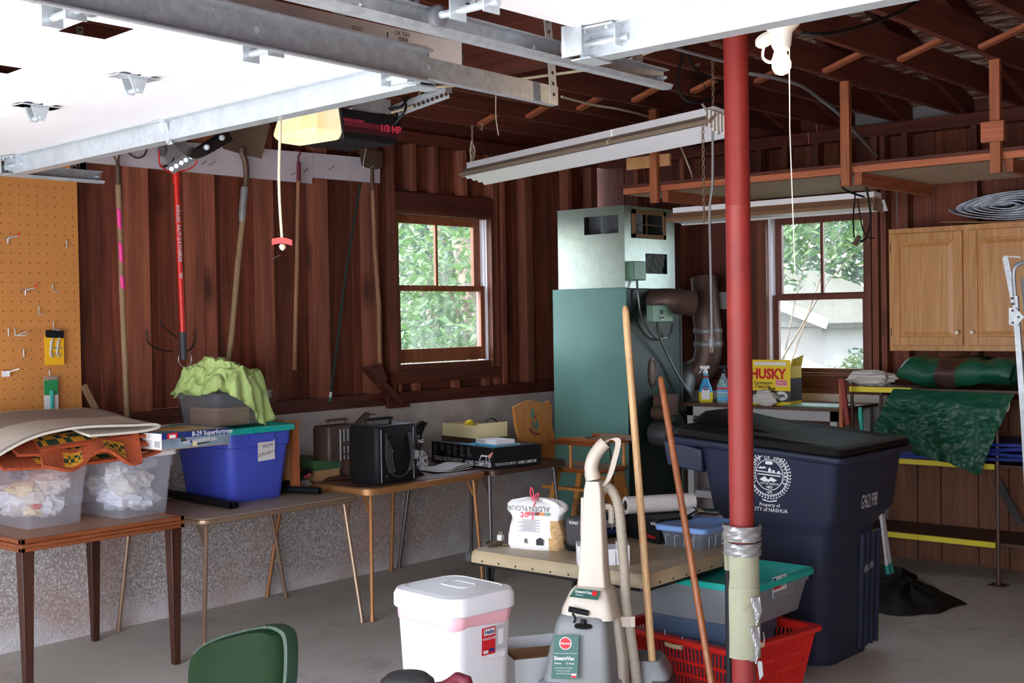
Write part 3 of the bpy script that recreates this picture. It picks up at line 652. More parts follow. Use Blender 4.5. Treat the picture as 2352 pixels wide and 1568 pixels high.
for i in range(len(JX) - 1):
    if i % 1 == 0:
        a, b = JX[i] + .019, JX[i + 1] - .019
        MB().bar((a, 6.42, 3.035), (b, 6.40, 3.15), .05, .022, (0, 0, 1)).build('bridging', 'strip_x', CE)
        MB().bar((a, 2.3, 3.035), (b, 2.28, 3.15), .05, .022, (0, 0, 1)).build('bridging', 'strip_x', CE)
for a, b, mt in ((-.5, 2.04, 'plankx'), (2.04, 2.94, 'shedw'), (2.94, 4.32, 'plankx'), (4.32, 5.2, 'shedw'), (5.2, 7.9, 'plankx')): MB().box(a, b - .004, 8.5, 8.52, 2.86, 3.3).build('soffit_board', mt, CE)
BM = struct(MB().box(0, 7.4, 4.0, 4.1, 2.745, 3.018).build('beam', 'plankx'))
# blocking pieces seen above the hanging shelf

# ================================================================ outside
def shed():
    S = thing('garden_shed', 'white shed with an old mossy shingle roof beyond the right window', 'shed', (-2, 16, -.9))
    c = PY(1888, 760, 15.5); x1 = c.x; e = PY(1905, 733, 15.5).z
    wdt = 4.0; g_ = e + .72
    MB().prism([(x1 - wdt, -.9), (x1, -.9), (x1, e), (x1 - wdt / 2, g_), (x1 - wdt, e)], 0, 3.6, FM((0, 15.5, 0), (1, 0, 0), (0, 0, 1)) @ Matrix.Diagonal((1, 1, -1, 1))).build('wall', 'shedw', S)
    for s_ in (1, -1):
        xe_ = x1 + .25 if s_ > 0 else x1 - wdt - .25; ze = e - .12
        MB().hexa([(xe_, 15.2, ze), (xe_, 19.4, ze), (x1 - wdt / 2, 19.4, g_ + .0), (x1 - wdt / 2, 15.2, g_ + .0), (xe_, 15.2, ze + .07), (xe_, 19.4, ze + .07), (x1 - wdt / 2, 19.4, g_ + .07), (x1 - wdt / 2, 15.2, g_ + .07)]).build('roof', 'shingle', S)
    MB().bar((x1 + .25, 15.18, e - .06), (x1 - wdt / 2, 15.18, g_ + .06), .03, .14, (0, 0, 1)).build('rake_board', 'shedw', S)
    MB().box(x1, x1 + .12, 17.3, 17.45, e - .45, e - .3).build('wall_lamp', 'dgrey', S)
    MB().box(x1 - wdt, x1, 15.46, 15.5, e - .1, e - .02).build('band_board', 'shedw', S)
shed()
def leaves(mb, c, r, n, size, rr):
    for _ in range(n):
        d = V((rr.gauss(0, 1), rr.gauss(0, 1), rr.gauss(0, 1))).normalized() * (rr.random() ** .5)
        p = V(c) + V((d.x * r[0], d.y * r[1], d.z * r[2]))
        s_ = size * rr.uniform(.6, 1.3)
        q = Euler((rr.uniform(-.9, .9), rr.uniform(-.9, .9), rr.uniform(0, 6.3))).to_matrix().to_4x4(); q.translation = p
        mb.add([(-s_, 0, 0), (0, -s_ * .42, .1 * s_), (s_, 0, 0), (0, s_ * .42, .1 * s_)], [(0, 1, 2, 3)], q)
def tree(label, base, h, blobs, n, size, mat, seed, tr=.12, cat='tree', name='broadleaf_tree'):
    rr = random.Random(seed); t = thing(name, label, cat, base, 0)
    b = V(base); m = MB(); top = b + V((rr.uniform(-.4, .4), rr.uniform(-.4, .4), h))
    m.tube(bez([b, b + V((.1, .05, h * .4)), top], 10), tr, 8)
    for c, r in blobs:
        s0 = b + V((.1, .05, h * rr.uniform(.3, .6))); m.tube([s0, (s0 + V(c)) / 2 + V((0, 0, .2)), V(c)], [tr * .4, tr * .25, tr * .12], 6)
    m.build('trunk', 'bark', t, smooth=True)
    l = MB()
    for c, r in blobs: leaves(l, c, r, n, size, rr)
    l.build('foliage', mat, t, kind='stuff')
# beyond the left window
tree('bushy sunlit tree right outside the left window', (-3.2, 10.3, -.9), 3.5, [((-3.0, 9.6, 2.2), (1.3, 1.5, 1.2)), ((-2.4, 9.9, 1.0), (1.0, 1.3, .8)), ((-3.9, 11.3, 2.6), (1.4, 1.5, 1.3)), ((-4.2, 10.6, 1.4), (1.5, 1.5, 1.0))], 1150, .075, 'leaf', 3)
tree('taller darker tree behind the bushy one outside the left window', (-8.5, 15, -.9), 6, [((-8, 14.4, 3), (2.2, 2.2, 2.2)), ((-6.6, 15.6, 1.4), (2, 2.2, 1.7)), ((-10, 17.5, 3.6), (3, 3, 2.6)), ((-7.4, 12.6, .6), (1.8, 1.8, 1.3)), ((-9, 16, .6), (3, 3, 1.6))], 1500, .12, 'leafd', 5, .2)
tree('distant dark tree filling the view past the left window', (-17, 26, -.9), 8, [((-16, 25, 3), (5, 5, 4.5)), ((-13, 28, 4), (5, 5, 4.5)), ((-19, 22, 3), (5, 5, 4)), ((-15, 25, 7.5), (5, 5, 3))], 2200, .2, 'leafd', 6, .3)
# beyond the right window
tree('slender tree with drooping leafy branches outside the right window', (-.6, 11.9, -.9), 3.6, [((.3, 11.8, 3.0), (1.3, 1.0, .8)), ((1.3, 11.3, 2.7), (.9, .8, .7)), ((-.4, 12.2, 2.5), (1.0, .9, .55)), ((.9, 12.0, 3.6), (1.2, 1, .6))], 760, .06, 'leaf', 8, .03)
tree('low leafy shrub in front of the shed wall', (.6, 12.3, -.9), 2.0, [((.55, 12.3, 1.0), (.4, .35, .45)), ((.75, 12.5, 1.4), (.28, .3, .25)), ((.25, 12.3, .9), (.35, .3, .3)), ((.0, 12.4, .75), (.3, .3, .2))], 340, .055, 'leafd', 9, .03, 'shrub', 'leafy_shrub')
tree('tall green tree rising behind the shed roof', (-3, 24, -.9), 9, [((-2, 23, 3.4), (4, 2.6, 2.8)), ((1.5, 23, 3.4), (3.5, 2.6, 3)), ((-5.5, 23, 3.5), (3.5, 2.6, 3)), ((-1, 24, 7.5), (5, 3, 2.6))], 2600, .15, 'leafd', 10, .25)
tree('second tall tree behind the shed toward its far end', (6, 30, -.9), 9, [((5, 29, 3.6), (5, 4, 4)), ((-8, 31, 4), (6, 4, 5)), ((-1, 33, 5), (6, 4, 6))], 1900, .22, 'leafd', 12, .3)
# ================================================================ overhead doors, tracks
def garage_door(x0, x1, yl_, yr_, label, arm):
    D = thing('garage_door', label, 'garage door', (x0, yl_, 2.395))
    yf = lambda x: yl_ + (yr_ - yl_) * (x - x0) / (x1 - x0)
    zb = lambda t: 2.395 if t < 1.8 else 2.395 - (t - 1.8) * .1
    P_ = lambda x, t, z: (x, yf(x) - t, z)
    def slab(m, xa, xb, ta, tb, za=2.395, zc=2.44):
        m.hexa([P_(xa, tb, za), P_(xb, tb, za), P_(xb, ta, za), P_(xa, ta, za), P_(xa, tb, zc), P_(xb, tb, zc), P_(xb, ta, zc), P_(xa, ta, zc)])
    wins = [x1 - .38 - .6 * k for k in range(4)]
    for k in range(4):
        ta, tb = .525 * k, .525 * k + .519
        m = MB()
        if k == 1:
            ha, hb = ta + .12, ta + .41
            slab(m, x0, x1, ta, ha); slab(m, x0, x1, hb, tb); xs = [x0]
            for w in reversed(wins): xs += [w - .21, w + .21]
            xs.append(x1)
            for i in range(0, len(xs), 2): slab(m, xs[i], xs[i + 1], ha, hb)
        else: slab(m, x0, x1, ta, tb)
        o = m.build('door_section', 'doorwhite', D)
        # folded lip along each joint and the stiffening ribs
        m = MB(); slab(m, x0 + .01, x1 - .01, tb - .03, tb - .004, 2.389, 2.3948); slab(m, x0 + .01, x1 - .01, ta + .004, ta + .02, 2.391, 2.3948); m.build('edge_lip', 'doorwhite', o)
        if k == 1:
            for w in wins:
                m = MB()
                rr4 = lambda e, z: [P_(w - .21 - e, ha - e, z), P_(w + .21 + e, ha - e, z), P_(w + .21 + e, hb + e, z), P_(w - .21 - e, hb + e, z)]
                ra, r1, r2, r3, r4 = rr4(.05, 2.3945), rr4(.04, 2.382), rr4(.0, 2.386), rr4(-.042, 2.445), rr4(.0, 2.446)
                loft(m, [ra, r1, r2, r3, r4], cap=False); m.build('window_frame', 'steelwhite', o)
    # strut across the top section: a hat channel
    m = MB()
    sp = [(0, 0), (0, -.062), (.05, -.062), (.05, 0)]
    def rail(t0, t1, z0, z1):
        m.hexa([P_(x0 - .02, t1, z0), P_(x1 + .02, t1, z0), P_(x1 + .02, t0, z0), P_(x0 - .02, t0, z0), P_(x0 - .02, t1, z1), P_(x1 + .02, t1, z1), P_(x1 + .02, t0, z1), P_(x0 - .02, t0, z1)])
    rail(.052, .055, 2.33, 2.395); rail(.0, .055, 2.327, 2.33); rail(-.003, .0, 2.33, 2.395); rail(.055, .085, 2.391, 2.3945)
    m.build('strut', 'zinc', D)
    m = MB()
    for w in (x0 - .0, x1 + .0):
        q = P_(w, .03, 2.36); m.box(q[0] - .028, q[0] + .028, q[1] - .05, q[1] + .04, 2.322, 2.326); m.box(q[0] - .03, q[0] + .03, q[1] - .085, q[1] - .08, 2.325, 2.4)
    m.build('end_bracket', 'zinc', D)
    # roller brackets at both ends
    for (xx, s_) in ((x0, -1), (x1, 1)):
        for t in (.06, .52, 1.045, 1.57):
            q = V(P_(xx - s_ * .06, t, 2.39)); m = MB()
            m.box(q.x - .055, q.x + .055, q.y - .045, q.y + .045, 2.386, 2.391)
            m.box(q.x - .05, q.x - .046, q.y - .025, q.y + .025, 2.34, 2.39); m.box(q.x + .046, q.x + .05, q.y - .025, q.y + .025, 2.34, 2.39)
            for dx in (-.035, .035):
                for dy in (-.035, .035): m.lathe([(.006, 0), (.007, -.006), (.004, -.009)], 6, T3(q.x + dx, q.y + dy, 2.386))
            o = m.build('roller_bracket', 'zinc', D)
            MB().tube([(xx - s_ * .13, q.y, 2.36), (xx + s_ * .045, q.y, 2.36)], .0085, 8).build('roller_stem', 'zinc', o, smooth=True)
            MB().lathe([(.009, -.012), (.019, -.012), (.024, -.008), (.024, .008), (.019, .012), (.009, .012)], 16, T3(xx + s_ * .05, q.y, 2.36) @ Matrix.Rotation(math.pi / 2, 4, 'Y')).build('roller_wheel', 'rubber', o, smooth=True)
    # hinges between the sections
    for xx in ([x0 + .62 * i for i in (1, 2, 3)] + [2.577 if arm else x0 + 1.3]):
        for k in (1, 2, 3):
            q = V(P_(xx, .522 * k, 2.39)); m = MB()
            m.box(q.x - .03, q.x + .03, q.y - .065, q.y + .065, 2.386, 2.389)
            m.prism([(-.03, 0), (.03, 0), (.012, -.045), (-.012, -.045)], -.022, -.018, FM((q.x, q.y, 2.388), (0, 1, 0), (0, 0, 1))); m.prism([(-.03, 0), (.03, 0), (.012, -.045), (-.012, -.045)], .018, .022, FM((q.x, q.y, 2.388), (0, 1, 0), (0, 0, 1)))
            m.tube([(q.x - .03, q.y, 2.352), (q.x + .03, q.y, 2.352)], .008, 8); m.build('hinge', 'zinc', D)
    return D
D1 = garage_door(1.33, 3.88, 2.632, 2.45, 'raised white sectional door with small windows, its opener arm bolted to it', True)
D2 = garage_door(4.42, 7.1, 2.50, 2.40, 'raised white sectional door reaching over the red pole and the light bulb', False)
# opener arm on door 1
m = MB(); a = PZ(378, 280, 2.39)
m.bar(PZ(385, 300, 2.36), PZ(392, 318, 2.33), .05, .006, (0, 1, 0)); m.box(a.x - .04, a.x + .04, a.y - .03, a.y + .03, 2.388, 2.392); m.bar(a + V((-.02, 0, 0)), a + V((.0, .03, -.07)), .004, .03); m.bar(a + V((.02, 0, 0)), a + V((.01, .03, -.07)), .004, .03)
m.build('arm_bracket', 'zinc', D1)
A0 = a + V((0, .03, -.065))
dpt = lambda px, py, k: CAM + _ray(px, py) * k
k0 = (A0 - CAM).dot(FW)
pts = [dpt(387, 302, k0), dpt(415, 332, k0 + .03), dpt(438, 350, k0 + .05), dpt(456, 352, k0 + .08), dpt(485, 338, k0 + .12), dpt(530, 312, k0 + .2)]
tocam = (CAM - pts[2]).normalized()
for i, (a_, b_) in enumerate(zip(pts[:-1], pts[1:])): pass
m = MB(); n_ = []
cur = bez(pts, 20)
def strap(m, cur, w, th):
    L = []; R = []
    for i, p in enumerate(cur):
        d = (cur[min(i + 1, len(cur) - 1)] - cur[max(i - 1, 0)]).normalized(); s_ = d.cross(tocam).normalized() * w / 2
        L.append(p + s_); R.append(p - s_)
    rings = [[l, r, r - tocam * th, l - tocam * th] for l, r in zip(L, R)]; loft(m, rings)
strap(m, cur, .034, .006); m.build('opener_arm', 'blackm', D1)
m = MB(); q = [dpt(391, 390, k0 + .1), dpt(455, 350, k0 + .1)]; strap(m, [q[0], (q[0] + q[1]) / 2, q[1], dpt(520, 308, k0 + .21)], .036, .006)
o = m.build('opener_arm', 'blackm', D1)
m = MB()
for t in (.05, .22, .4, .56, .75): p = q[0].lerp(q[1], t) + tocam * .002; m.lathe([(.0085, 0), (.0085, .001)], 10, FM(p, RT, UP))
m.build('arm_hole', 'zinc', o)
m = MB()
for p in (dpt(475, 338, k0 + .1), dpt(510, 316, k0 + .15)): m.lathe([(.011, 0), (.011, .004), (.006, .008)], 8, FM(p, RT, UP))
m.build('bolt', 'zinc', o)

def track(x_near, x_far, y_far, label, face, mat='galv', hang=None):
    """C channel 52 mm high with rolled lips, open toward the door (face = +1 opens to +x)"""
    T = thing('door_track', label, 'track', (x_far, y_far, 2.33))
    a = V((x_near, .05, 2.33)); b = V((x_far, y_far, 2.33)); d = (b - a).normalized(); s_ = V((face, 0, 0))
    def prof(p): return [p + V((0, 0, .0)) + s_ * 0, p + s_ * .028, p + s_ * .036 + V((0, 0, .012)), p + s_ * .033 + V((0, 0, .012)), p + s_ * .026 + V((0, 0, .003)), p + s_ * .003 + V((0, 0, .004)),
                         p + s_ * .003 + V((0, 0, .051)), p + s_ * .022 + V((0, 0, .052)), p + s_ * .022 + V((0, 0, .055)), p + V((0, 0, .055))]
    m = MB(); loft(m, [prof(a), prof(b)]); m.build('channel', mat, T)
    for t in (.35, .6, .8):
        m = MB(); p = a.lerp(b, t) + V((0, 0, .028)) - s_ * .0; m.lathe([(.008, 0), (.008, .004), (.003, .008)], 8, FM(p - s_ * .001, (0, face, 0), (0, 0, 1))); m.build('bolt', 'zinc', T)
    m = MB(); m.lathe([(.009, 0), (.009, .006), (.004, .03)], 8, FM(b + V((0, -.03, .028)) + s_ * .003, (0, 1, 0), (0, 0, 1)) if face > 0 else FM(b + V((0, -.03, .028)) + s_ * .003, (0, -1, 0), (0, 0, 1)))
    m.build('bolt', 'zinc', T)
    return T
T1 = track(1.235, 1.21, 3.06, 'short galvanised track end by the pegboard at the left wall', 1, 'galv')
T2 = track(4.085, 3.94, 2.93, 'long weathered track with its end hanging from a perforated strap', -1, 'galvd')
T3_ = track(4.375, 4.30, 2.95, 'bright galvanised track carrying two grey rollers', 1, 'galv')
# reinforcing angle bolted on the outside of the middle track
m = MB()
a = V((4.075, .05, 2.318)); b = V((3.965, 2.35, 2.318))
def ang(p): return [p, p + V((.0, 0, .078)), p + V((.032, 0, .082)), p + V((.034, 0, .078)), p + V((.004, 0, .074)), p + V((.004, 0, 0)), p + V((.0, 0, 0)) + V((.03, 0, -.008))]
loft(m, [[p, p + V((0, 0, .078)), p + V((.03, 0, .082)), p + V((.03, 0, .078)), p + V((.005, 0, .074)), p + V((.005, 0, .004)), p + V((.03, 0, .0)), p + V((.03, 0, -.004))] for p in (a, b)])
m.build('stiffening_angle', 'galvd', T2)
def strap_hang(T, p, top, w=.032):
    m = MB(); m.bar(p, top, w, .003, (1, 0, 0)); o = m.build('hanger_strap', 'galvd', T)
    m = MB(); L = (V(top) - V(p)).length; n = int(L / .03)
    d = (V(top) - V(p)).normalized()
    for i in range(n):
        c = V(p) + d * (i + .5) * L / n; m.lathe([(.0055, 0), (.0055, .0006)], 8, FM(c + V((0, 0, 0)) + V((0, -.0, 0)), d.cross(V((1, 0, 0))), d) @ T3(0, 0, .0016)); m.lathe([(.0055, 0), (.0055, .0006)], 8, FM(c, d.cross(V((-1, 0, 0))), d) @ T3(0, 0, .0016))
    m.build('strap_hole', 'hole', o, kind='stuff')
strap_hang(T2, (3.972, 2.87, 2.335), (3.972, 2.86, 2.46)); strap_hang(T2, (3.972, 2.86, 2.455), (3.978, 2.78, 3.02))
strap_hang(T3_, (4.285, 2.86, 2.345), (4.285, 2.84, 3.02)); strap_hang(T3_, (4.285, 2.82, 2.345), (4.28, 3.05, 3.02)); strap_hang(T3_, (4.33, 1.95, 2.385), (4.33, 1.6, 3.02))
strap_hang(T1, (1.2, 2.98, 2.35), (1.2, 2.98, 3.02)); strap_hang(T1, (1.2, 2.94, 2.35), (1.14, 2.9, 3.02)); strap_hang(T1, (1.2, 3.0, 2.35), (1.2, 2.76, 3.02))
# white steel channel lying above the middle track
e = PZ(1060, 148, 2.5); x_ = e.x
B_ = thing('steel_channel', 'white steel channel with printed marks stowed above the middle track', 'channel', (x_, e.y, 2.5))
m = MB(); y2 = e.y; m.box(x_ - .002, x_ + .002, .3, y2, 2.5, 2.565); m.box(x_ - .045, x_ + .002, .3, y2, 2.565, 2.568); m.box(x_ - .045, x_ + .002, .3, y2, 2.497, 2.5); m.build('web', 'steelwhite', B_)
m = MB(); m.lathe([(.016, 0), (.016, .012)], 6, T3(x_ - .012, y2, 2.53) @ Matrix.Rotation(-math.pi / 2, 4, 'X')); m.build('end_bolt', 'dgrey', B_)
fm = FM((x_ + .0025, y2 - .32, 2.535), (0, 1, 0), (0, 0, 1))
m = MB(); m.text('UK NH', .02, fm @ T3(.06, .018, 0), 0); m.text('1', .05, fm @ T3(.0, -.005, 0), 0); m.text('4', .016, fm @ T3(.07, -.022, 0), 0)
for i in range(6): m.quad(.045, .085, -.014 + i * .004, -.012 + i * .004, fm)
for i in range(4): m.quad(-.14, -.1, -.01 + i * .006, -.008 + i * .006, fm)
m.build('printed_mark', 'ink', B_)
m = MB()
for yy in (1.75, 2.4): m.bar((x_ - .02, yy, 2.566), (x_ - .02, yy - .02, 3.02), .02, .002, (1, 0, 0))
m.build('hanger_strap', 'galvd', B_)
# ---- opener
OZ = 2.45
P0 = PZ(783, 247, 2.5); P1 = PZ(918, 269, 2.5)
ox, oy0, oy1 = P0.x, P0.y, P1.y
bx = PZ(800, 322, 2.32).x
zt = 2.5; zb_ = PX(800, 320, ox).z
OP = thing('door_opener', 'black door opener motor box with a lit lens, hung from perforated angle iron', 'opener', (ox - .12, oy0, zb_))
m = MB(); poly = [(0, 0), (oy1 - oy0, 0), (oy1 - oy0 + .0, -(zt - zb_) * .55), (oy1 - oy0 - .05, -(zt - zb_)), (.01, -(zt - zb_))]
fmo = FM((ox, oy0, zt), (0, 1, 0), (0, 0, 1))
m.prism(poly, -.26, 0, fmo); m.build('housing', 'black', OP, bevel=.006)
m = MB(); H = zt - zb_; Lq = oy1 - oy0
m.quad(.012, Lq - .004, -H * .56, -H * .42, fmo @ T3(0, 0, .003), 0)
for i in range(4): m.quad(.012, Lq - .006, -H * (.6 + i * .045), -H * (.585 + i * .045), fmo @ T3(0, 0, .003), 0)
M['maroon'] = pm('maroon_print', (104, 30, 46), .5); M['pinkp'] = pm('pink_print', (236, 70, 100), .5)
m.build('stripe', 'maroon', OP)
m = MB(); m.text('1/3 HP', .04, fmo @ T3(Lq - .065, -H * .49, .004), 0, bold=.02); m.text('REMOTE CONTROL', .012, fmo @ T3(.06, -H * .36, .004), 0); m.quad(.012, Lq - .004, -H * .405, -H * .395, fmo @ T3(0, 0, .004)); m.build('lettering', 'pinkp', OP)
m = MB()
lb = [PX(678, 250, ox - .24), PX(793, 320, ox)]
zz0, zz1 = zb_ + .02, zt + .02
yf_ = oy0 - .03
q = [(ox - .25, yf_ - .10, zz0 + .0), (ox + .0, yf_ - .10, zz0 + .0), (ox + .01, yf_ + .03, zz0), (ox - .26, yf_ + .03, zz0), (ox - .23, yf_ - .07, zz1), (ox - .02, yf_ - .07, zz1), (ox - .01, yf_ + .03, zz1), (ox - .24, yf_ + .03, zz1)]
q0 = [(p[0] + (.02 if i in (0, 3) else -.02), p[1] + (.03 if i < 2 else 0), zz0 - .025) for i, p in enumerate(q[:4])]
loft(m, [q0, q[:4], q[4:]]); m.build('lens', 'lens', OP, bevel=.01)
m = MB()
g1 = V((ox - .2, oy0 + .12, zt + .01)); 
m.box(ox - .2, ox + .02, oy0 + .05, oy0 + .2, zt, zt + .006); m.box(ox + .012, ox + .018, oy0 + .05, oy0 + .24, zt, zt + .055)
a = PZ(905, 258, 2.52); b = PZ(1030, 212, 2.58)
m.bar(a, b, .003, .045, (0, 0, 1)); m.bar(a + V((0, 0, .022)), b + V((0, 0, .022)), .04, .003, (0, 0, 1)); m.bar(b, b + V((0, .05, .45)), .035, .003, (1, 0, 0)); m.bar((ox - .1, oy0 + .1, zt), (ox - .1, oy0 + .1, 3.02), .035, .003, (1, 0, 0))
o = m.build('hanger_angle', 'galvd', OP)
m = MB(); nrm = FM(a, (b - a), (0, 0, 1))
for i in range(12):
    for s_ in (.002,): m.lathe([(.008, 0), (.008, .001)], 8, FM(a.lerp(b, (i + .5) / 12), (b - a), (0, 0, 1)) @ T3(0, -.004, .002))
m.build('angle_hole', 'hole', o, kind='stuff')
m = MB(); m.tube(bez([PX(925, 225, ox + .02), PX(932, 250, ox + .1), PX(905, 285, ox + .05), PX(912, 262, ox + .02)], 20), .005, 6); m.tube(bez([PX(880, 250, ox), PX(920, 245, ox + .05), PX(938, 222, ox + .05)], 14), .005, 6); m.build('power_cord', 'black', OP, smooth=True)
m = MB(); m.tube(bez([PZ(1090, 195, 2.62), PZ(1000, 200, 2.58), PX(965, 212, ox + .03), PX(958, 240, ox + .05), PX(900, 258, ox + .03)], 26), .005, 6); m.build('white_cable', 'wire', OP, smooth=True)
# red release handle on its cord
rz_ = PZ(645, 277, 2.33); c = V((rz_.x, rz_.y, 2.33)); q = PX(650, 560, rz_.x)
kk = (c - CAM).dot(FW); e = dpt(648, 552, kk); mid = dpt(641, 420, kk); 
RH = thing('release_handle', 'red pull handle dangling on a cream cord before the tool wall', 'handle', e)
m = MB(); m.tube(bez([c + V((0, 0, .02)), mid, e], 12), .0045, 6); m.lathe([(.002, -.014), (.009, -.008), (.011, 0), (.007, .006)], 8, T3(*(dpt(649, 565, kk)))); m.build('cord', 'wire', RH, smooth=True)
ca, cb = dpt(624, 555, kk), dpt(670, 557, kk)
m = MB(); m.sheet(lambda u, v: ca.lerp(cb, u) + V((0, 0, .009 * (v * 2 - 1) + .006 * math.sin(math.pi * u))) + tocam * .006, 8, 1, .012); m.build('grip', 'red', RH)

# ---- hanging fluorescent fixture over the middle of the garage
def fixture(name, label, a, b, w, near, mats, drop=.055, corr=True, chains=True, tilt=.0):
    """a, b ends of the lower near edge; near = unit vector pointing from the far lip to the near lip"""
    a = V(a); b = V(b); d = (b - a); L = d.length; d.normalize(); n_ = V(near).normalized(); z = V((0, 0, 1))
    F_ = thing(name, label, 'light fixture', a)
    def P_(s_, h, v): return a + d * s_ + (-n_) * h + z * (v - h * tilt)
    m = MB(); c = w / 2
    loft(m, [[P_(s_, c - .05, .052), P_(s_, c - .05, .052 + drop), P_(s_, c + .05, .052 + drop), P_(s_, c + .05, .052)] for s_ in (0, L)]); m.build('housing', mats[0], F_)
    m = MB()
    wing = [(0, 0), (.006, .02), (c - .05, .062), (c - .05, .052), (.012, .0), (.0, -.004)]
    loft(m, [[P_(s_, h, v) for h, v in wing] for s_ in (-.02, L + .02)]); m.build('reflector', mats[1], F_)
    m = MB(); wing = [(w, 0), (c + .05, .056), (c + .05, .052), (w - .012, -.004), (w, -.008)]
    loft(m, [[P_(s_, h, v) for h, v in reversed(wing)] for s_ in (-.02, L + .02)]); m.build('reflector', mats[2], F_)
    # ridged underside
    m = MB(); k = 8
    pr = [(.014 + (w - .028) * i / k, (.009 if i % 2 else -.009) if corr else .0) for i in range(k + 1)]
    loft(m, [[P_(s_, h, v) for h, v in pr] + [P_(s_, h, v + .004) for h, v in reversed(pr)] for s_ in (0, L)]); m.build('ridged_reflector', mats[2], F_)
    return F_, P_, L
fa, fb = PZ(1056, 403, 2.68), PZ(1622, 282, 2.68)
dd = (fb - fa).normalized(); nr = V((dd.y, -dd.x, 0)); nr = nr if nr.dot(CAM - fa) > 0 else -nr
F1, FP, L1 = fixture('shop_light', 'long dusty white shop light hanging on chains left of the red pole', fa, fb, .21, nr, ('steelwhite', 'dust', 'steelwhite'), .05, tilt=.22)
def chain(F_, p, q, r=.003, lk=.028, name='chain'):
    p = V(p); q = V(q); n = max(2, int((q - p).length / (lk * .78))); m = MB(); d = (q - p).normalized()
    for i in range(n):
        c = p.lerp(q, (i + .5) / n); a = V((1, 0, 0)) if i % 2 else V((0, 1, 0)); a = (a - d * a.dot(d)).normalized()
        pts = [c + a * (lk * .26 * math.cos(t)) + d * (lk * .5 * math.sin(t)) for t in [k * math.pi / 3 for k in range(7)]]
        m.tube(pts, r, 4, caps=False)
    return m.build(name, 'chain', F_)
t0 = FP(.12, .105, .085)
for s_ in (.13,):
    ap = FP(s_, .105, .32); m = MB(); m.tube([FP(s_ - .05, .06, .082), ap, FP(s_ + .05, .15, .085)], .003, 5); m.build('wire_hook', 'blackm', F1)
    chain(F1, ap, ap + V((0, 0, .05)), name='chain'); chain(F1, ap, V((ap.x, ap.y, 3.02)) + V((-.05, 0, 0)))
chain(F1, FP(.04, .08, .1), V((FP(.04, .08, 0).x, FP(.04, .08, 0).y, 3.02)))
m = MB(); q = FP(.03, .08, .1)
for k in range(6): m.tube(bez([q + V((0, 0, .16)), q + V((random.uniform(-.02, .02), random.uniform(-.02, .02), .08)), q + V((random.uniform(-.02, .02), 0, -.0))], 6), .003, 4)
m.build('frayed_string', 'wire', F1)
ap = FP(L1 - .2, .105, .36); m = MB(); m.tube([FP(L1 - .25, .06, .082), ap, FP(L1 - .08, .15, .085)], .003, 5); m.build('wire_hook', 'blackm', F1)
chain(F1, ap, V((ap.x + .02, ap.y, 3.02))); chain(F1, FP(L1 - .06, .1, .09), V((FP(L1 - .06, .1, 0).x, FP(L1 - .06, .1, 0).y, 3.02)))
e = FP(L1 - .05, .02, .0); chain(F1, e, e + V((0, 0, -.50))); e = FP(L1 - .01, .16, .02); chain(F1, e, e + V((0, 0, -.50)))
m = MB()
for k in range(7):
    c = FP(L1 + .01, .02 + .024 * k, .02); m.box(-.006, .006, -.012, .012, -.04 - .01 * (k % 3), .05, T3(*c))
m.build('lamp_holder', 'porc', F1)
MB().bar(FP(L1 + .0, 0, .03), FP(L1 + .0, .2, .03), .006, .09, (0, 0, 1)).build('end_plate', 'dust', F1)
kx = (FP(L1, .05, 0) - CAM).dot(FW)
m = MB(); P2 = lambda px, py, k=0: dpt(px, py, kx + k)
m.tube(bez([P2(1577, 90), P2(1565, 140), P2(1556, 190), P2(1570, 225), P2(1600, 235), P2(1640, 220, .1), P2(1690, 180, .2)], 30), .0075, 6)
m.tube(bez([P2(1572, 90, .1), P2(1590, 150, .1), P2(1640, 182, .2), P2(1700, 190, .3)], 20), .0065, 6); m.build('coiled_cord', 'black', F1, smooth=True)
m = MB(); m.tube(bez([P2(1612, 238), P2(1634, 275), P2(1637, 340), P2(1636, 430), P2(1630, 480), P2(1632, 600), P2(1634, 700), P2(1635, 772)], 40), .0065, 6); m.build('plug_cord', 'wireg', F1, smooth=True)
m = MB(); e = P2(1635, 785); m.lathe([(.008, .03), (.014, .015), (.016, -.02), (.012, -.03)], 8, T3(*e)); o = m.build('plug', 'grey', F1)
m = MB()
for dx in (-.006, .007): m.box(-.0012, .0012, -.003, .003, -.055, -.028, T3(e.x + dx, e.y, e.z))
m.build('prong', 'brass', o)
# fixture under the hanging shelf
ga, gb = PY(1536, 503, 7.2), PY(2000, 480, 7.2)
zc = (ga.z + gb.z) / 2; ga.z = gb.z = zc
F2, FP2, L2 = fixture('shop_light', 'shop light with a grimy tan reflector hanging over the window', ga, gb, .2, (0, -1, 0), ('steelwhite', 'grime', 'steelwhite'), .045, False, tilt=.05)
m = MB()
k2 = (gb - CAM).dot(FW); P3 = lambda px, py, k=0: dpt(px, py, k2 + k)
m.tube(bez([P3(1935, 400, -.1), P3(1932, 425, -.1), P3(1950, 440, -.1), P3(1985, 452, -.05)], 16), .007, 6)
m.tube(bez([P3(1965, 368, -.1), P3(1985, 400, -.1), P3(1992, 440, -.1), P3(2000, 500, -.1), P3(1990, 545, -.1), P3(1975, 555, -.1)], 24), .0065, 6)
m.tube(bez([P3(1965, 440), P3(1960, 500), P3(1962, 545)], 10), .005, 5); m.tube(bez([P3(1970, 455), P3(1980, 520), P3(1995, 545), P3(2010, 546)], 14), .004, 5)
m.build('hanging_cord', 'black', F2, smooth=True)
m = MB(); m.box(-.012, .012, -.01, .01, -.03, .03, T3(*P3(1968, 552)) @ Matrix.Rotation(.6, 4, 'Y')); m.build('plug', 'brownm', F2)
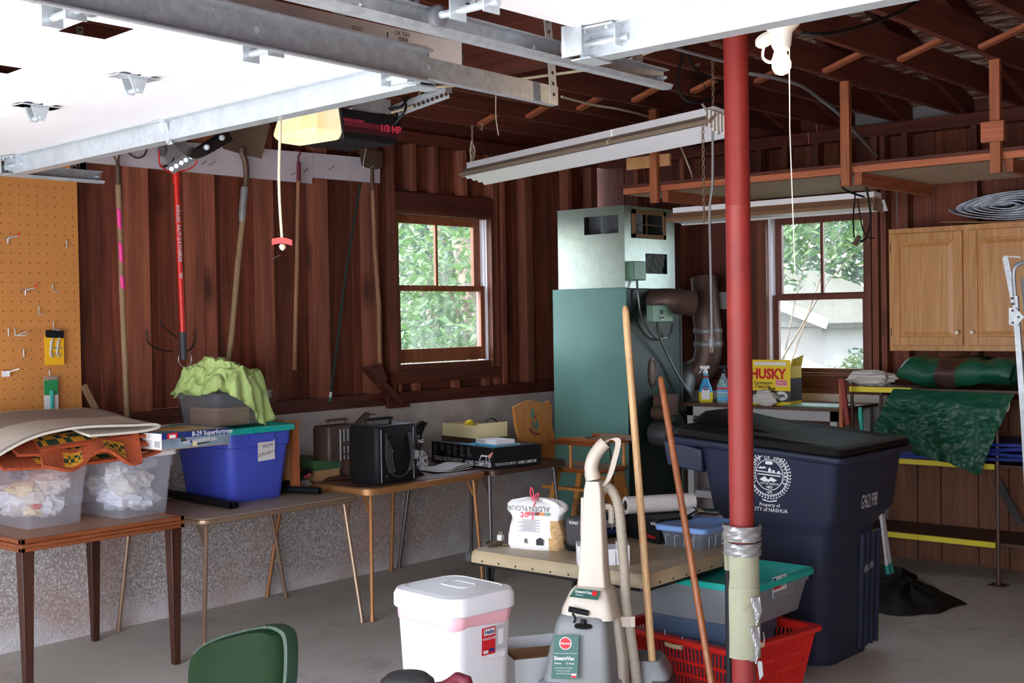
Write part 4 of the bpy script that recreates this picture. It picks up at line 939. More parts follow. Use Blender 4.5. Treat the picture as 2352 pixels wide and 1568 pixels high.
chain(F2, FP2(L2 - .08, .1, .08), V((FP2(L2 - .08, .1, 0).x, 7.3, 2.48))); chain(F2, FP2(.08, .1, .08), V((FP2(.08, .1, 0).x, 7.3, 2.48)))
MB().bar(FP2(L2, .03, .02), FP2(L2, .17, .02), .006, .08, (0, 0, 1)).build('end_plate', 'dust', F2)
# ---- bare bulb
bp = PY(1795, 150, 3.5)
BF = thing('bulb_fixture', 'lit bare bulb in a white porcelain holder under the raised door edge', 'lamp', bp)
x, y, z = bp
m = MB(); m.lathe([(.056, .16), (.056, .165), (.056, .24), (.01, .24)], 20, T3(x, y, z)); m.build('junction_box', 'galvd', BF, smooth=True)
m = MB(); m.lathe([(.022, .045), (.03, .06), (.034, .1), (.055, .12), (.062, .14), (.058, .155), (.02, .16)], 24, T3(x, y, z)); m.build('holder', 'porc', BF, smooth=True)
m = MB(); m.lathe([(.006, -.03), (.02, -.024), (.029, -.008), (.03, .006), (.024, .024), (.017, .034), (.015, .05)], 20, T3(x, y, z)); bb = m.build('bulb', 'bulb', BF, smooth=True)
m = MB(); e = V((x - .055, y, z + .085)); m.lathe([(.03, -.008), (.034, 0), (.03, .012)], 16, T3(*e) @ Matrix.Rotation(-.5, 4, 'Y')); m.tube(bez([e, e + V((-.01, 0, -.05)), e + V((.02, 0, -.07)), e + V((.035, 0, -.04))], 12), .005, 6); m.build('outlet_adapter', 'porc', BF, smooth=True)
m = MB(); m.tube([(x + .028, y, z + .05), (x + .026, y, z - .2), PY(1818, 400, 3.5), PY(1826, 622, 3.5)], .0018, 5); m.build('pull_cord', 'porc', BF)
m = MB(); m.bar((x, y, z + .24), (x, y + .02, z + .36), .09, .02, (1, 0, 0)); m.bar((x, y, z + .36), (x, 4.02, 2.86), .09, .03, (1, 0, 0)); m.build('mounting_board', 'plankx', BF)
pl = bpy.data.lights.new('bulb_light', 'POINT'); pl.energy = 1.1; pl.color = (1, .72, .42); pl.shadow_soft_size = .03; po = bpy.data.objects.new('bulb_light', pl); COL.objects.link(po); po.location = (x, y, z - .045)
# cables on the joists
def cable(label, pts, r, mat, n=40): tag(MB().tube(bez(pts, n), r, 6).build('cable', mat, smooth=True), label, 'cable')
cable('black cable sagging from the bulb fixture toward the roof', [PY(1838, 76, 3.5), PY(1900, 78, 3.6), PY(1980, 60, 3.9), PY(2060, 30, 4.2), PY(2110, 0, 4.4)], .007, 'black')
cable('grey cable curving from the joists down to the back wall shelf', [PZ(1690, 165, 3.02), PZ(1760, 175, 3.01), PZ(1835, 195, 3.0), PY(1880, 225, 6.9), PY(1930, 265, 7.2), PY(1970, 310, 7.6), PY(2015, 358, 8.0)], .011, 'wireg')
cable('cream cable stapled along the joists behind the long track', [PZ(1190, 182, 3.01), PZ(1262, 172, 3.01), PZ(1400, 150, 3.01), PZ(1530, 105, 3.01)], .008, 'wire')
cable('cream cable stapled under the joists behind the shop light', [PZ(1290, 222, 3.01), PZ(1360, 240, 3.01), PZ(1420, 250, 3.01), PZ(1480, 265, 3.01), PZ(1540, 285, 3.01)], .008, 'wire')
cable('cream cable hanging down behind the hanging shelf end', [PZ(1545, 305, 2.9), PY(1560, 330, 7.0), PY(1585, 390, 7.0), PY(1590, 408, 7.0)], .006, 'wire')
cable('grey conduit cable stapled under the joists left of the bulb', [PZ(1530, 105, 3.005), PZ(1600, 125, 3.005), PZ(1672, 143, 3.005)], .009, 'wireg')

# ---- hanging shelf over the back wall
zs = 2.50
HS = thing('hanging_shelf', 'wide wooden shelf hung from the joists over the right window and cabinet', 'shelf', (2.5, 6.75, zs))
MB().box(1.42, 5.2, 6.76, 7.75, zs, zs + .012).build('shelf_board', 'hard', HS)
MB().box(1.42, 5.2, 6.74, 6.78, zs - .0, zs + .038).build('front_edge', 'strip_x', HS); MB().box(1.40, 5.2, 6.72, 7.75, zs + .039, zs + .055).build('plywood_top', 'plankx', HS)
for xx in (1.70, 3.02, 3.87, 4.7):
    MB().box(xx + .02, xx + .065, 6.75, 7.75, zs - .07, zs - .001).build('cross_bar', 'strip_y', HS)
    MB().box(xx - .035, xx + .019, 6.69, 6.725, zs - .075, 3.02 if xx > 2 else 3.02).build('hanger_post', 'strip', HS)
q = [PY(1453, 365, 6.72), PY(1552, 400, 6.72)]
MB().box(PY(1453, 370, 6.8).x, PY(1552, 370, 6.8).x, 6.73, 6.75, PY(1453, 390, 6.75).z, PY(1453, 363, 6.75).z).build('brace_board', 'ply', HS)
q = PY(2290, 300, 6.7); MB().box(q.x - .07, q.x + .05, 6.655, 6.688, q.z - .06, q.z + .045).build('brace_board', 'strip_x', HS)
# ---- red steel pole
pc = PY(1699, 800, 4.05); rp = .0455
PL = thing('support_pole', 'red painted steel pole with foam padding and duct tape round its foot', 'pole', (pc.x, 4.05, 0))
m = MB(); m.lathe([(rp, 0.0), (rp, 2.1), (rp + .0006, 2.101), (rp, 2.104), (rp, 2.74)], 28, T3(pc.x, 4.05, 0)); m.build('steel_tube', 'poled', PL, smooth=True)
MB().box(pc.x - .07, pc.x + .07, 3.99, 4.11, 2.737, 2.745).build('cap_plate', 'poled', PL)
# padding: foam segments round the near side
def shell(m, r, a0, a1, z0, z1, th, n=10, wob=.0, mi=0, nz=4):
    def fn(u, v):
        a = a0 + (a1 - a0) * u; rr_ = r + wob * (math.sin(9 * u + 14 * v) * .5 + math.sin(23 * u - 9 * v) * .5)
        return (pc.x + rr_ * math.cos(a), 4.05 + rr_ * math.sin(a), z0 + (z1 - z0) * v)
    m.sheet(fn, n, nz, -th, mi)
to = math.atan2(-4.05, 6.29 - pc.x)
m = MB(); shell(m, rp + .001, to - .95, to + 1.35, .44, .70, .018, 12, .001); m.build('foam_pad', 'foam', PL, smooth=True)
m = MB(); shell(m, rp + .001, to - .9, to + 1.3, .70, .86, .017, 12, .002); m.build('foam_pad', 'foam', PL, smooth=True)
m = MB(); shell(m, rp + .001, to - 2.1, to - 1.1, .76, .9, .02, 8, .001); m.build('foam_pad', 'foam', PL, smooth=True)
m = MB(); shell(m, rp + .02, to - 2.2, to + 1.9, .87, .925, .004, 30, .004, nz=8); shell(m, rp + .019, to - 2.0, to + 1.6, .815, .862, .004, 30, .003, nz=8); m.build('duct_tape', 'duct', PL)
m = MB(); shell(m, rp + .002, to - 1.6, to - .9, .46, .62, .003, 8, .003, nz=6)
pq = V((pc.x + .055, 4.02, .5))
for (za, zb2, w) in ((.57, .67, .05), (.43, .56, .045)):
    m.sheet(lambda u, v: pq + V((-.012 + w * u * (1 - .5 * abs(v - .5)), .012 * math.sin(5 * u + 3 * v), za - .5 + (zb2 - za) * v)), 8, 8, .004)
m.prism([(.02, -.06), (.04, -.06), (.045, -.11), (.03, -.13), (.025, -.1)], 0, .003, FM(pq, (1, 0, 0), (0, 0, 1)))
m.build('torn_tape', 'duct', PL)
bx_ = PY(1673, 1400, 4.02)
m = MB(); m.tube([(bx_.x, 4.02, 0), (bx_.x, 4.02, .78)], .0115, 10); m.build('black_tube', 'black', PL, smooth=True)
# ================================================================ tables along the left wall
def tube_leg(T, a, b, r, mat, r2=None):
    MB().tube([a, b], [r, (r2 or r)], 10).build('leg', mat, T, smooth=True)
# 1 wooden card table with square tapered legs
zt = .74
TB = thing('card_table', 'wooden card table with tapered dark square legs, nearest along the left wall', 'table', (.5, 3.2, 0))
x0, x1, y0_, y1 = .1, .93, 2.79, 3.65
MB().box(x0 + .02, x1 - .02, y0_ + .02, y1 - .02, zt - .012, zt).build('tabletop', 'feltg', TB)
m = MB()
for k, (z0, z1) in enumerate(((zt - .055, zt - .038), (zt - .036, zt - .02), (zt - .018, zt + .003))):
    e = .004 * (k == 1)
    m.box(x1 - .022 + e, x1 + e, y0_, y1, z0, z1); m.box(x0 - e, x0 + .022, y0_, y1, z0, z1); m.box(x0, x1, y0_ - e, y0_ + .022, z0, z1); m.box(x0, x1, y1 - .022, y1 + e, z0, z1)
m.box(x0 + .006, x1 - .006, y0_ + .006, y1 - .006, zt - .05, zt - .013)
m.build('apron', 'apron', TB, bevel=.002)
m = MB()
for p in ((x1, y1 - .04), (x1, y0_ + .04)): m.lathe([(.007, 0), (.006, .003)], 8, FM((p[0], p[1], zt - .03), (0, 1, 0), (0, 0, 1)))
m.build('screw', 'rust', TB)
for (lx, ly) in ((x1 - .04, y0_ + .04), (x1 - .04, y1 - .04), (x0 + .04, y0_ + .04), (x0 + .04, y1 - .04)):
    MB().hexa([(lx - .017, ly - .017, 0), (lx + .017, ly - .017, 0), (lx + .017, ly + .017, 0), (lx - .017, ly + .017, 0), (lx - .03, ly - .03, zt - .055), (lx + .03, ly - .03, zt - .055), (lx + .03, ly + .03, zt - .055), (lx - .03, ly + .03, zt - .055)]).build('leg', 'walnut', TB, bevel=.003)
# 2..4 folding card tables
def folding(label, x0, x1, y0_, y1, zt, top, rim, leg, feet, rimh=.03, cr=.07, brace=True, roundrim=True):
    T = thing('folding_table', label, 'table', ((x0 + x1) / 2, (y0_ + y1) / 2, 0))
    cx, cy, w, h = (x0 + x1) / 2, (y0_ + y1) / 2, x1 - x0, y1 - y0_
    loft(MB(), [ring(w - .02, h - .02, cr, zt - .006, 5, cx, cy), ring(w - .02, h - .02, cr, zt, 5, cx, cy)]).build('tabletop', top, T)
    if roundrim: m = loft(MB(), [ring(w - .02, h - .02, cr, zt - rimh, 5, cx, cy), ring(w, h, cr, zt - rimh + .006, 5, cx, cy), ring(w + .004, h + .004, cr, zt - rimh / 2, 5, cx, cy), ring(w, h, cr, zt - .006, 5, cx, cy), ring(w - .018, h - .018, cr, zt - .003, 5, cx, cy)])
    else: m = loft(MB(), [ring(w, h, cr, zt - rimh, 5, cx, cy), ring(w, h, cr, zt - .007, 5, cx, cy), ring(w - .016, h - .016, cr, zt - .003, 5, cx, cy)])
    m.build('rim', rim, T, smooth=True)
    for (fx, fy), (tx, ty) in zip(feet, ((x1 - .07, y0_ + (.03 if y0_ > 5 else .08)), (x1 - .07, y1 - .08), (x0 + .07, y0_ + (.08 if y0_ < 4.8 or y0_ > 5 else .03)), (x0 + .07, y1 - .08))):
        a = V((tx, ty, zt - rimh)); b = V((fx, fy, .012)); o = MB().tube([a, b + (a - b) * .02], .0125, 10).build('leg', leg, T, smooth=True)
        MB().tube([b + (a - b) * .035, (fx, fy, 0)], .0145, 10).build('foot_cap', leg, o, smooth=True)
        if brace:
            sy = 1 if fy < cy else -1; c = a.lerp(b, .2)
            m = MB(); m.bar(c + V((.0, 0, 0)), V((a.x - (.0), a.y + sy * -.05, zt - rimh)), .018, .003, (1, 0, 0)); m.bar(c, V((a.x - .07, a.y, zt - rimh)), .018, .003, (0, 1, 0)); m.build('brace', leg, o)
    return T
folding('tan-topped folding table with round bronze tube rim under the blue tote', .06, .90, 3.77, 4.87, .70, 'vinyl', 'cop2', 'cop2', [(.69, 3.92), (1.0, 4.76), (.06, 3.80), (.14, 4.91)], .034)
folding('folding table with brown top and orange-tan band under the projectors', .06, .93, 4.89, 5.93, .735, 'vinylb', 'cop', 'cop', [(1.03, 4.81), (.91, 5.87), (.03, 4.85), (.07, 5.87)], .042, .08, True, False)
folding('dark brown folding table with grey legs under the black computer box', .05, .95, 5.95, 6.71, .735, 'vinylb', 'brownm', 'greyleg', [(.9, 5.965), (.93, 6.68), (.04, 5.97), (.06, 6.68)], .036, .05, True, False)

# ---- storage bins
def tub(name, label, cat, x0, x1, y0_, y1, z0, z1, tap, mat, lidmat=None, rz=0, r=.03, lip=.012, th=.003, lidh=.02, wall_sub=None, group=None, handles=True):
    cx, cy = (x0 + x1) / 2, (y0_ + y1) / 2; w, h = x1 - x0, y1 - y0_
    T = thing(name, label, cat, (cx, cy, z0), rz, group)
    H = z1 - z0; m = MB()
    out = [ring(w - 2 * tap, h - 2 * tap, r, 0.001), ring(w - 2 * tap + .006, h - 2 * tap + .006, r, .008), ring(w - .5 * tap, h - .5 * tap, r, H * .76), ring(w - .5 * tap + 2 * .008, h - .5 * tap + .016, r, H * .775), ring(w, h, r, H - .006), ring(w + 2 * lip, h + 2 * lip, r + .01, H - .006), ring(w + 2 * lip, h + 2 * lip, r + .01, H),
           ring(w - 2 * th, h - 2 * th, r - th, H), ring(w - .5 * tap - 2 * th, h - .5 * tap - 2 * th, r - th, H * .76), ring(w - 2 * tap - 2 * th, h - 2 * tap - 2 * th, r - th, .004)]
    loft(m, out); m.build('tub', mat, T, local=True, smooth=True)
    if handles:
        for s_ in (1, -1):
            m = MB(); loft(m, [[(s_ * (w / 2 + a), p[0], p[1]) for p in rrect(h * .34, .05, .012, 3, 0, H - .045)] for a in (.0, .01)])
            m.build('handle', mat, T, local=True)
    if lidmat:
        m = loft(MB(), [ring(w + 2 * lip + .012, h + 2 * lip + .012, r + .012, H - .014), ring(w + 2 * lip + .014, h + 2 * lip + .014, r + .012, H + .004), ring(w + 2 * lip + .004, h + 2 * lip + .004, r + .01, H + lidh * .6), ring(w - .02, h - .02, r, H + lidh * .6), ring(w - .04, h - .04, r, H + lidh * .2), ])
        m.build('lid', lidmat, T, local=True, smooth=True)
    return T
B1 = tub('storage_bin', 'milky plastic bin with orange lid, under the rugs on the wooden table', 'storage bin', .26, .72, 2.92, 3.26, .741, 1.055, .03, 'tub', 'orange')
B2 = tub('storage_bin', 'milky plastic bin with white lid full of crumpled bags, beside the blue tote', 'storage bin', .36, .80, 3.36, 3.69, .741, 1.055, .03, 'tub', 'white')
def scraps(T, cx, cy, z0, w, h, H, seed, specs):
    rr = random.Random(seed)
    for (nm, mt, r, n) in specs:
        for i in range(n):
            m = MB(); c = (cx + rr.uniform(-.5, .5) * (w - 2 * r), cy + rr.uniform(-.5, .5) * (h - 2 * r), z0 + r * .8 + rr.random() * max(.01, H - 2.0 * r))
            blob(m, c, r, 16, 10, .45, rr.randint(0, 999), sq=(1, 1, .75), folds=9); m.build(nm, mt, T)
scraps(B1, .49, 3.09, .745, .40, .30, .29, 4, [('crumpled_bag', 'filmb', .07, 12), ('crumpled_bag', 'cream', .055, 5), ('crumpled_bag', 'rag', .075, 8), ('printed_packet', 'lblue', .035, 2), ('printed_packet', 'redp', .022, 2), ('printed_packet', 'slate', .03, 2)])
scraps(B2, .58, 3.525, .745, .38, .29, .29, 9, [('crumpled_bag', 'filmb', .075, 14), ('crumpled_bag', 'rag', .065, 8), ('crumpled_bag', 'cream', .04, 2), ('printed_packet', 'dgrey', .025, 2)])
# ---- rugs folded on top
def foldedrug(T, name, mats, path, y0_, y1, th, matfn, wave=.0, skew=0.0):
    pts = bez(path, 40)
    def fn(u, v):
        i = u * (len(pts) - 1); a = pts[int(min(i, len(pts) - 2))]; b = pts[int(min(i, len(pts) - 2)) + 1]; p = a.lerp(b, i - int(min(i, len(pts) - 2)))
        return (p.x + skew * v, y0_ + (y1 - y0_) * v + p.y, p.z + wave * math.sin(6 * v + 8 * u))
    m = MB(); m.sheet(fn, 60, 26, th, matfn); return m.build(name, mats, T, smooth=True)
# cross-section runs in y (along the wall), folds pointing at the far end
def rugpath(T, name, mats, prof, x0, x1, th, matfn, sag, nseg=60):
    """prof: list of (y, z); the rug is swept in x; sag(u, v) lowers it"""
    pts = bez([(0, y, z) for y, z in prof], 48); n = len(pts) - 1
    def fn(u, v):
        i = u * n; k = int(min(i, n - 1)); p = pts[k].lerp(pts[k + 1], i - k)
        return (x0 + (x1 - x0) * v, p.y + .02 * math.sin(5 * v + u * 4) + sag(u, v)[0], p.z + sag(u, v)[1])
    m = MB(); m.sheet(fn, nseg, 24, th, matfn); return m.build(name, mats, T, smooth=True)
RU = thing('shag_rug', 'folded rust-coloured shag rug with gold and dark green checks under the grey rug', 'rug', (.5, 3.3, 1.08))
def rfn(u, v):
    if v > .97: return 3
    if .70 < v < .93 and int(u * 9) % 3 != 0: return 2 if (int(u * 45) + int(v * 14)) % 2 == 0 else 1
    return 0
for q, (pr_, xa, xb) in enumerate((([(2.78, 1.10), (3.0, 1.10), (3.3, 1.105), (3.52, 1.108), (3.585, 1.13), (3.52, 1.152), (3.3, 1.145), (3.02, 1.14)], .3, .84), ([(2.86, 1.156), (3.1, 1.152), (3.3, 1.158), (3.5, 1.165), (3.55, 1.182), (3.45, 1.198), (3.2, 1.19), (2.95, 1.185)], .3, .82))):
    rugpath(RU, 'rug_body', ['rust_rug', 'yel_rug', 'grn_rug', 'rugl'], pr_, xa, xb, .014, rfn, lambda u, v: (0, -.055 * max(0, v - .7) / .3 + .012 * math.sin(9 * v + 7 * u) * (v > .3)))
m = MB()
m.sheet(lambda u, v: (.80 + .11 * v, 2.96 + .52 * u - .05 * v, 1.105 - .085 * v * (.6 + .4 * math.sin(8 * u)) + .012 * math.sin(13 * u) + .06 * u * u * (1 - v)), 44, 20, .016, lambda u, v: 0 if v < .2 or v > .88 else (2 if (int(u * 26) + int(v * 6)) % 2 == 0 and .3 < v < .75 else 1) if int(u * 5) % 2 else 0)
m.build('rug_flap', ['rust_rug', 'yel_rug', 'grn_rug'], RU, smooth=True)
RG = thing('grey_rug', 'cream and grey striped rug folded over the shag rug and bins', 'rug', (.5, 3.2, 1.2))
def gfn(u, v):
    if v > .93: return 1
    if u > .3 and v < .62 and v > .06: return 1 if u > .36 else 0
    return 0
prof = [(3.2, 1.212), (3.42, 1.21), (3.54, 1.216), (3.575, 1.232), (3.53, 1.248), (3.4, 1.25), (3.22, 1.258), (3.05, 1.256), (2.88, 1.23), (2.72, 1.165), (2.58, 1.08), (2.5, 1.0)]
def gmat(u, v):
    if u < .28: return 0
    if v > .93: return 1
    if .08 < v < .58 and .32 < u < .74: return 1
    return 0
rugpath(RG, 'rug_body', ['rugl', 'rugg'], prof, .2, .88, .012, gmat, lambda u, v: (-.01 * v, .01 - .045 * v * v + .006 * math.sin(5 * v + 3 * u)))
# ---- plane kit box across the bin and the blue tote
zk = 1.083
c0 = PZ(372, 1035, 1.08); c1 = PZ(527, 1019, 1.08)
KB = thing('model_kit_box', 'flat model kit box printed with a silver bomber, across bin and blue tote', 'box', c0)
xd = (V((c1.x, c1.y, 0)) - V((c0.x, c0.y, 0))).normalized(); Lb = (V((c1.x, c1.y, 0)) - V((c0.x, c0.y, 0))).length; nb = V((xd.y, -xd.x, 0))
fk = FM(V((c0.x, c0.y, 1.08)), xd, (0, 0, 1)); Hb = .082; Wb = .36
m = MB(); m.box(0, Lb, 0, Hb, -Wb, 0, fk, mi=0); m.build('carton', 'card', KB)
m = MB(); m.quad(0, Lb, .004, Hb, fk, 0, .001); m.quad(0, Lb, Hb * .66, Hb, fk, 1, .0016); m.quad(.03, .09, Hb * .66, Hb, fk, 2, .002); m.quad(.042, .078, Hb * .7, Hb * .9, fk, 3, .0025)
m.text('B-29 Superfortress', .032, fk @ T3(Lb * .74, Hb * .83, .002), 3, bold=.02)
f2 = fk @ T3(0, 0, .002)
m.add([(Lb * .25, .03, .0005), (Lb * .34, .022, .0005), (Lb * .72, .024, .0005), (Lb * .82, .032, .0005), (Lb * .78, .042, .0005), (Lb * .68, .045, .0005), (Lb * .34, .036, .0005)], [tuple(range(7))], f2, 4)
m.add([(Lb * .27, .034, .001), (Lb * .26, .062, .001), (Lb * .3, .066, .001), (Lb * .36, .038, .001)], [(0, 3, 2, 1)], f2, 5)
m.add([(Lb * .5, .012, .0012), (Lb * .68, .018, .0012), (Lb * .7, .026, .0012), (Lb * .52, .022, .0012)], [(0, 1, 2, 3)], f2, 5); m.quad(Lb * .71, Lb * .715, .018, .052, f2, 5, .0014)
m.quad(Lb * .44, Lb * .5, .008, .03, f2, 6, .0016)
m.lathe([(.007, .0012), (.007, .0014)], 12, f2 @ T3(Lb * .42, .031, 0), mi=1)
m.build('side_print', ['sky_print', 'navypr', 'redp', 'wht', 'lgrey', 'dgrey', 'cream'], KB)
fe = FM(fk @ V((0, 0, -.0)), -V((fk[0][2], fk[1][2], 0)), (0, 0, 1)); fe = FM(fk @ V((0, 0, -Wb)), V((fk[0][2], fk[1][2], 0)), (0, 0, 1))
m = MB(); m.quad(Wb - .22, Wb - .0, .004, Hb, fe, 0, .001); m.text('1   2   3', .024, fe @ T3(Wb - .14, Hb * .78, .0015), 1, shear=0)
for i in range(7): m.quad(Wb - .20, Wb - .09, .012 + i * .005, .0135 + i * .005, fe, 1, .0015)
for i in range(8): m.quad(Wb - .06 + i * .006, Wb - .0575 + i * .006, .014, .044, fe, 1, .0015)
m.build('end_print', ['wht', 'ink'], KB)
ft = FM(fk @ V((0, Hb, 0)), xd, -nb * 1.0 + V((0, 0, 0)))
m = MB(); m.quad(.0, Lb, .01, Wb, ft, 0, .001); m.quad(.08, Lb - .05, .05, Wb - .06, ft, 1, .0015); m.quad(.0, .12, .02, .1, ft, 2, .002); m.quad(.2, .3, .2, .26, ft, 3, .002)
m.build('top_print', ['lgrey', 'cream', 'cyan', 'orange'], KB)
# ---- blue tote
BT = tub('blue_tote', 'large royal blue tote with a ribbed teal lid and a handwritten paper label', 'tote', .06, .60, 4.17, 4.62, .701, 1.10, .045, 'blue', 'teal', r=.05, lip=.02, lidh=.03)
fb_ = FM((.563, 4.33, .98), (0, 1, 0), (0.09, 0, 1))
m = MB()
for i in range(13): m.box(.59, .6045, 4.30 + i * .015, 4.306 + i * .015, 1.04, 1.085)
m.build('grip_rib', 'blue', BT, kind='stuff'); m = MB()
for i in range(13): m.box(.626, .632, 4.30 + i * .015, 4.307 + i * .015, 1.092, 1.108)
m.build('lid_rib', 'teal', BT, kind='stuff')
m = MB(); pl_ = FM((.5965, 4.43, .985), (0, 1, .04), (.07, -.04, 1)); m.quad(-.065, .055, -.06, .055, pl_, 0, .003)
m.text('MOM', .03, pl_ @ T3(.0, .02, .0035) @ Matrix.Rotation(.05, 4, 'Z'), 1, shear=.3); m.text('SORORITY', .026, pl_ @ T3(-.005, -.022, .0035) @ Matrix.Rotation(.1, 4, 'Z'), 1, shear=.3); m.build('paper_label', ['sticker', 'ink'], BT)
# clear box with the lime cloth
CB = tub('clear_box', 'clear plastic box holding cardboard on the teal lid', 'storage box', .12, .50, 4.16, 4.56, 1.121, 1.31, .025, 'tubb', None, r=.03, handles=False)
m = MB(); m.box(.2, .46, 4.2, 4.42, 1.128, 1.2); m.box(.2, .46, 4.2, 4.42, 1.202, 1.225); m.box(.2, .44, 4.44, 4.51, 1.128, 1.19); m.build('cardboard_piece', 'card', CB)
LC = thing('lime_cloth', 'crumpled lime green cloth heaped over the clear box', 'cloth', (.32, 4.36, 1.3))
from mathutils import noise as NZ
def ridge(p, k=1.0, o=3):
    s_ = 0; a = 1; q = V(p) * k
    for _ in range(o): s_ += a * (1 - abs(NZ.noise(q))) ** 3; q = q * 2.03 + V((3.1, 1.7, .9)); a *= .5
    return s_ / 1.75
def lfn(u, v):
    t = 2 * math.pi * u; s_ = v; c = math.cos(t); q = math.sin(t)
    rx = .235 + .02 * math.sin(2 * t + 1); ry = .24 + .02 * math.sin(3 * t)
    r_ = s_ ** .75
    x = .31 + rx * r_ * c; y = 4.34 + ry * r_ * q
    z = 1.285 + .185 * math.sqrt(max(0, 1 - min(s_, .97) ** 2.4))
    w = ridge((x * 1.0, y * 1.0, z * .6 + .3), 6.5, 3); w2 = NZ.noise(V((x, y, z)) * 5)
    z += (w - .55) * .085 + w2 * .03; x += (w - .5) * .05 * c + w2 * .02; y += (w - .5) * .05 * q
    if s_ > .8:
        dn = (s_ - .8) / .2; front = max(0, math.cos(t - .72)) ** 2.6
        z -= dn * (.03 + .17 * front) + dn * .02 * NZ.noise(V((t * 2.5, 0, 0))); x += dn * .025 * c; y += dn * .015 * q
        k = math.sin(t * 17 + 3 * w2) * .02 * dn; x += k * c; y += k * q
    return (x, y, z)
MB().sheet(lfn, 150, 64, .002).build('drape', 'lime', LC, smooth=True)
# wooden frame leaning behind the tote
b = MB(); b.box(.05, .5, 4.70, 4.72, .705, 1.12, mi=0); b.box(.48, .51, 4.69, 4.735, .705, 1.125, mi=1)
tag(b.build('plywood_frame', ['ply', 'strip']), 'unpainted plywood frame standing behind the blue tote', 'frame')
# black tubes lying in front of the tote
def zt_(px, py, z): p = PZ(px, py, z); return p
a, b_ = zt_(375, 1132, .728), zt_(532, 1160, .722)
WDc = thing('vacuum_wand', 'pair of black plastic tubes lying in front of the blue tote', 'tube', b_)
def hollow(m, a, b, r, ri=.75, n=14):
    a = V(a); b = V(b); pass
    d = (b - a).normalized(); e = b - d * .05
    loftpts = []
    u = (V((0, 0, 1)) - d * d.z).normalized(); w = d.cross(u)
    def rg(c, q): return [c + (u * math.cos(2 * math.pi * j / n) + w * math.sin(2 * math.pi * j / n)) * q for j in range(n)]
    loft(m, [rg(a, r), rg(b, r), rg(b, r * ri), rg(e, r * ri)])
m = MB(); hollow(m, a, a.lerp(b_, .55), .019); m.build('tube', 'black', WDc, smooth=True)
m = MB(); hollow(m, a.lerp(b_, .5), b_, .0215); m.build('tube', 'black', WDc, smooth=True)
m = MB(); hollow(m, a + V((-.03, .045, 0)), b_ + V((-.005, .035, -.003)), .017); m.build('tube', 'black', WDc, smooth=True)
a, b_ = zt_(650, 1122, .725), zt_(735, 1127, .725)
AC = thing('crevice_tool', 'black tubes and ribbed grip heaped with keys beyond the blue tote', 'tube', a)
m = MB(); hollow(m, a + V((-.05, -.04, 0)), b_, .02); m.build('tube', 'black', AC, smooth=True)
m = MB(); q0, q1 = PX(655, 1112, a.x), PX(712, 1082, a.x); q0 = V((a.x, q0.y, q0.z)); q1 = V((a.x, q1.y, q1.z))
for i in range(12):
    c = q0.lerp(q1, i / 12); d = (q1 - q0) / 12; m.bar(c, c + d * .8, .04, .03 + .004 * (i % 2), (0, 0, 1))
m.bar(q0 + V((-.03, 0, -.01)), q1 + V((-.03, 0, -.012)), .03, .03); m.build('ribbed_grip', 'black', AC)
m = MB(); kq = PX(697, 1095, a.x + .02); m.bar(kq, kq + V((0, .05, .012)), .02, .008); m.build('pink_tag', 'pinkp', AC)
m = MB()
for i in range(5):
    e = kq + V((.01 * i - .02, .004 * i, -.03)); m.tube(arc(e, .008, 0, 360, 8, (0, 1, 0), (0, 0, 1)), .0016, 5); m.box(-.001, .001, -.004, .004, -.035, -.008, T3(*e) @ Matrix.Rotation(.4 * i - .6, 4, 'X'))
m.build('key_ring', 'zinc', AC)
# green and tan carton behind
gx = PZ(735, 1103, .735)
GBx = thing('carton', 'small green and tan carton behind the brown projector', 'box', (.2, 4.98, .736)); m = MB()
m.box(.08, .42, 4.93, 5.12, .736, .80, mi=0); m.box(.078, .422, 4.928, 5.122, .80, .86, mi=1); m.text('— - -- ---', .02, FM((.4205, 5.03, .77), (0, 1, 0), (0, 0, 1)), 2); m.build('carton_body', ['card', 'greenb', 'ink'], GBx)

# ---- brown projector (tall ribbed housing on a foot)
pa_ = PZ(800, 1100, .735)
PJ = thing('film_projector', 'brown film projector with louvred body, handle and raised reel arm', 'projector', (.5, 5.2, .736))
X_ = .46
def Q(px, py, x=X_): return PX(px, py, x)
yl0, yl1, zl0, zl1 = Q(754, 1000).y, Q(828, 1000).y, Q(760, 1060).z, Q(760, 980).z
m = loft(MB(), [ring(.15, yl1 - yl0 - .01, .02, zl0, 4, X_ - .075, (yl0 + yl1) / 2), ring(.16, yl1 - yl0, .022, zl0 + .02, 4, X_ - .075, (yl0 + yl1) / 2), ring(.16, yl1 - yl0, .022, zl1 - .015, 4, X_ - .075, (yl0 + yl1) / 2), ring(.145, yl1 - yl0 - .015, .02, zl1, 4, X_ - .075, (yl0 + yl1) / 2)])
m.build('housing', 'brownpl', PJ, smooth=True)
m = MB()
for i in range(4):
    yy = yl0 + (yl1 - yl0) * (.45 + .12 * i)
    for (z0, z1) in ((.55, .9), (.2, .4), (.02, .14)): m.box(X_ + .004, X_ + .007, yy, yy + .006, zl0 + (zl1 - zl0) * z0, zl0 + (zl1 - zl0) * z1)
m.box(X_ + .004, X_ + .009, yl0 + .33 * (yl1 - yl0), yl0 + .33 * (yl1 - yl0) + .007, zl0, zl1 - .02); m.build('louvre', 'lgrey', PJ)
m = MB(); m.tube([(X_ - .07, yl0 + .06, zl1), (X_ - .07, yl0 + .06, zl1 + .035), (X_ - .07, yl0 + .2, zl1 + .035), (X_ - .07, yl0 + .2, zl1)], .006, 6); m.box(X_ - .09, X_ - .05, yl0 + .055, yl0 + .205, zl1 + .026, zl1 + .036); m.build('handle', 'brownm', PJ)
m = MB(); a = Q(832, 985); b_ = Q(850, 950)
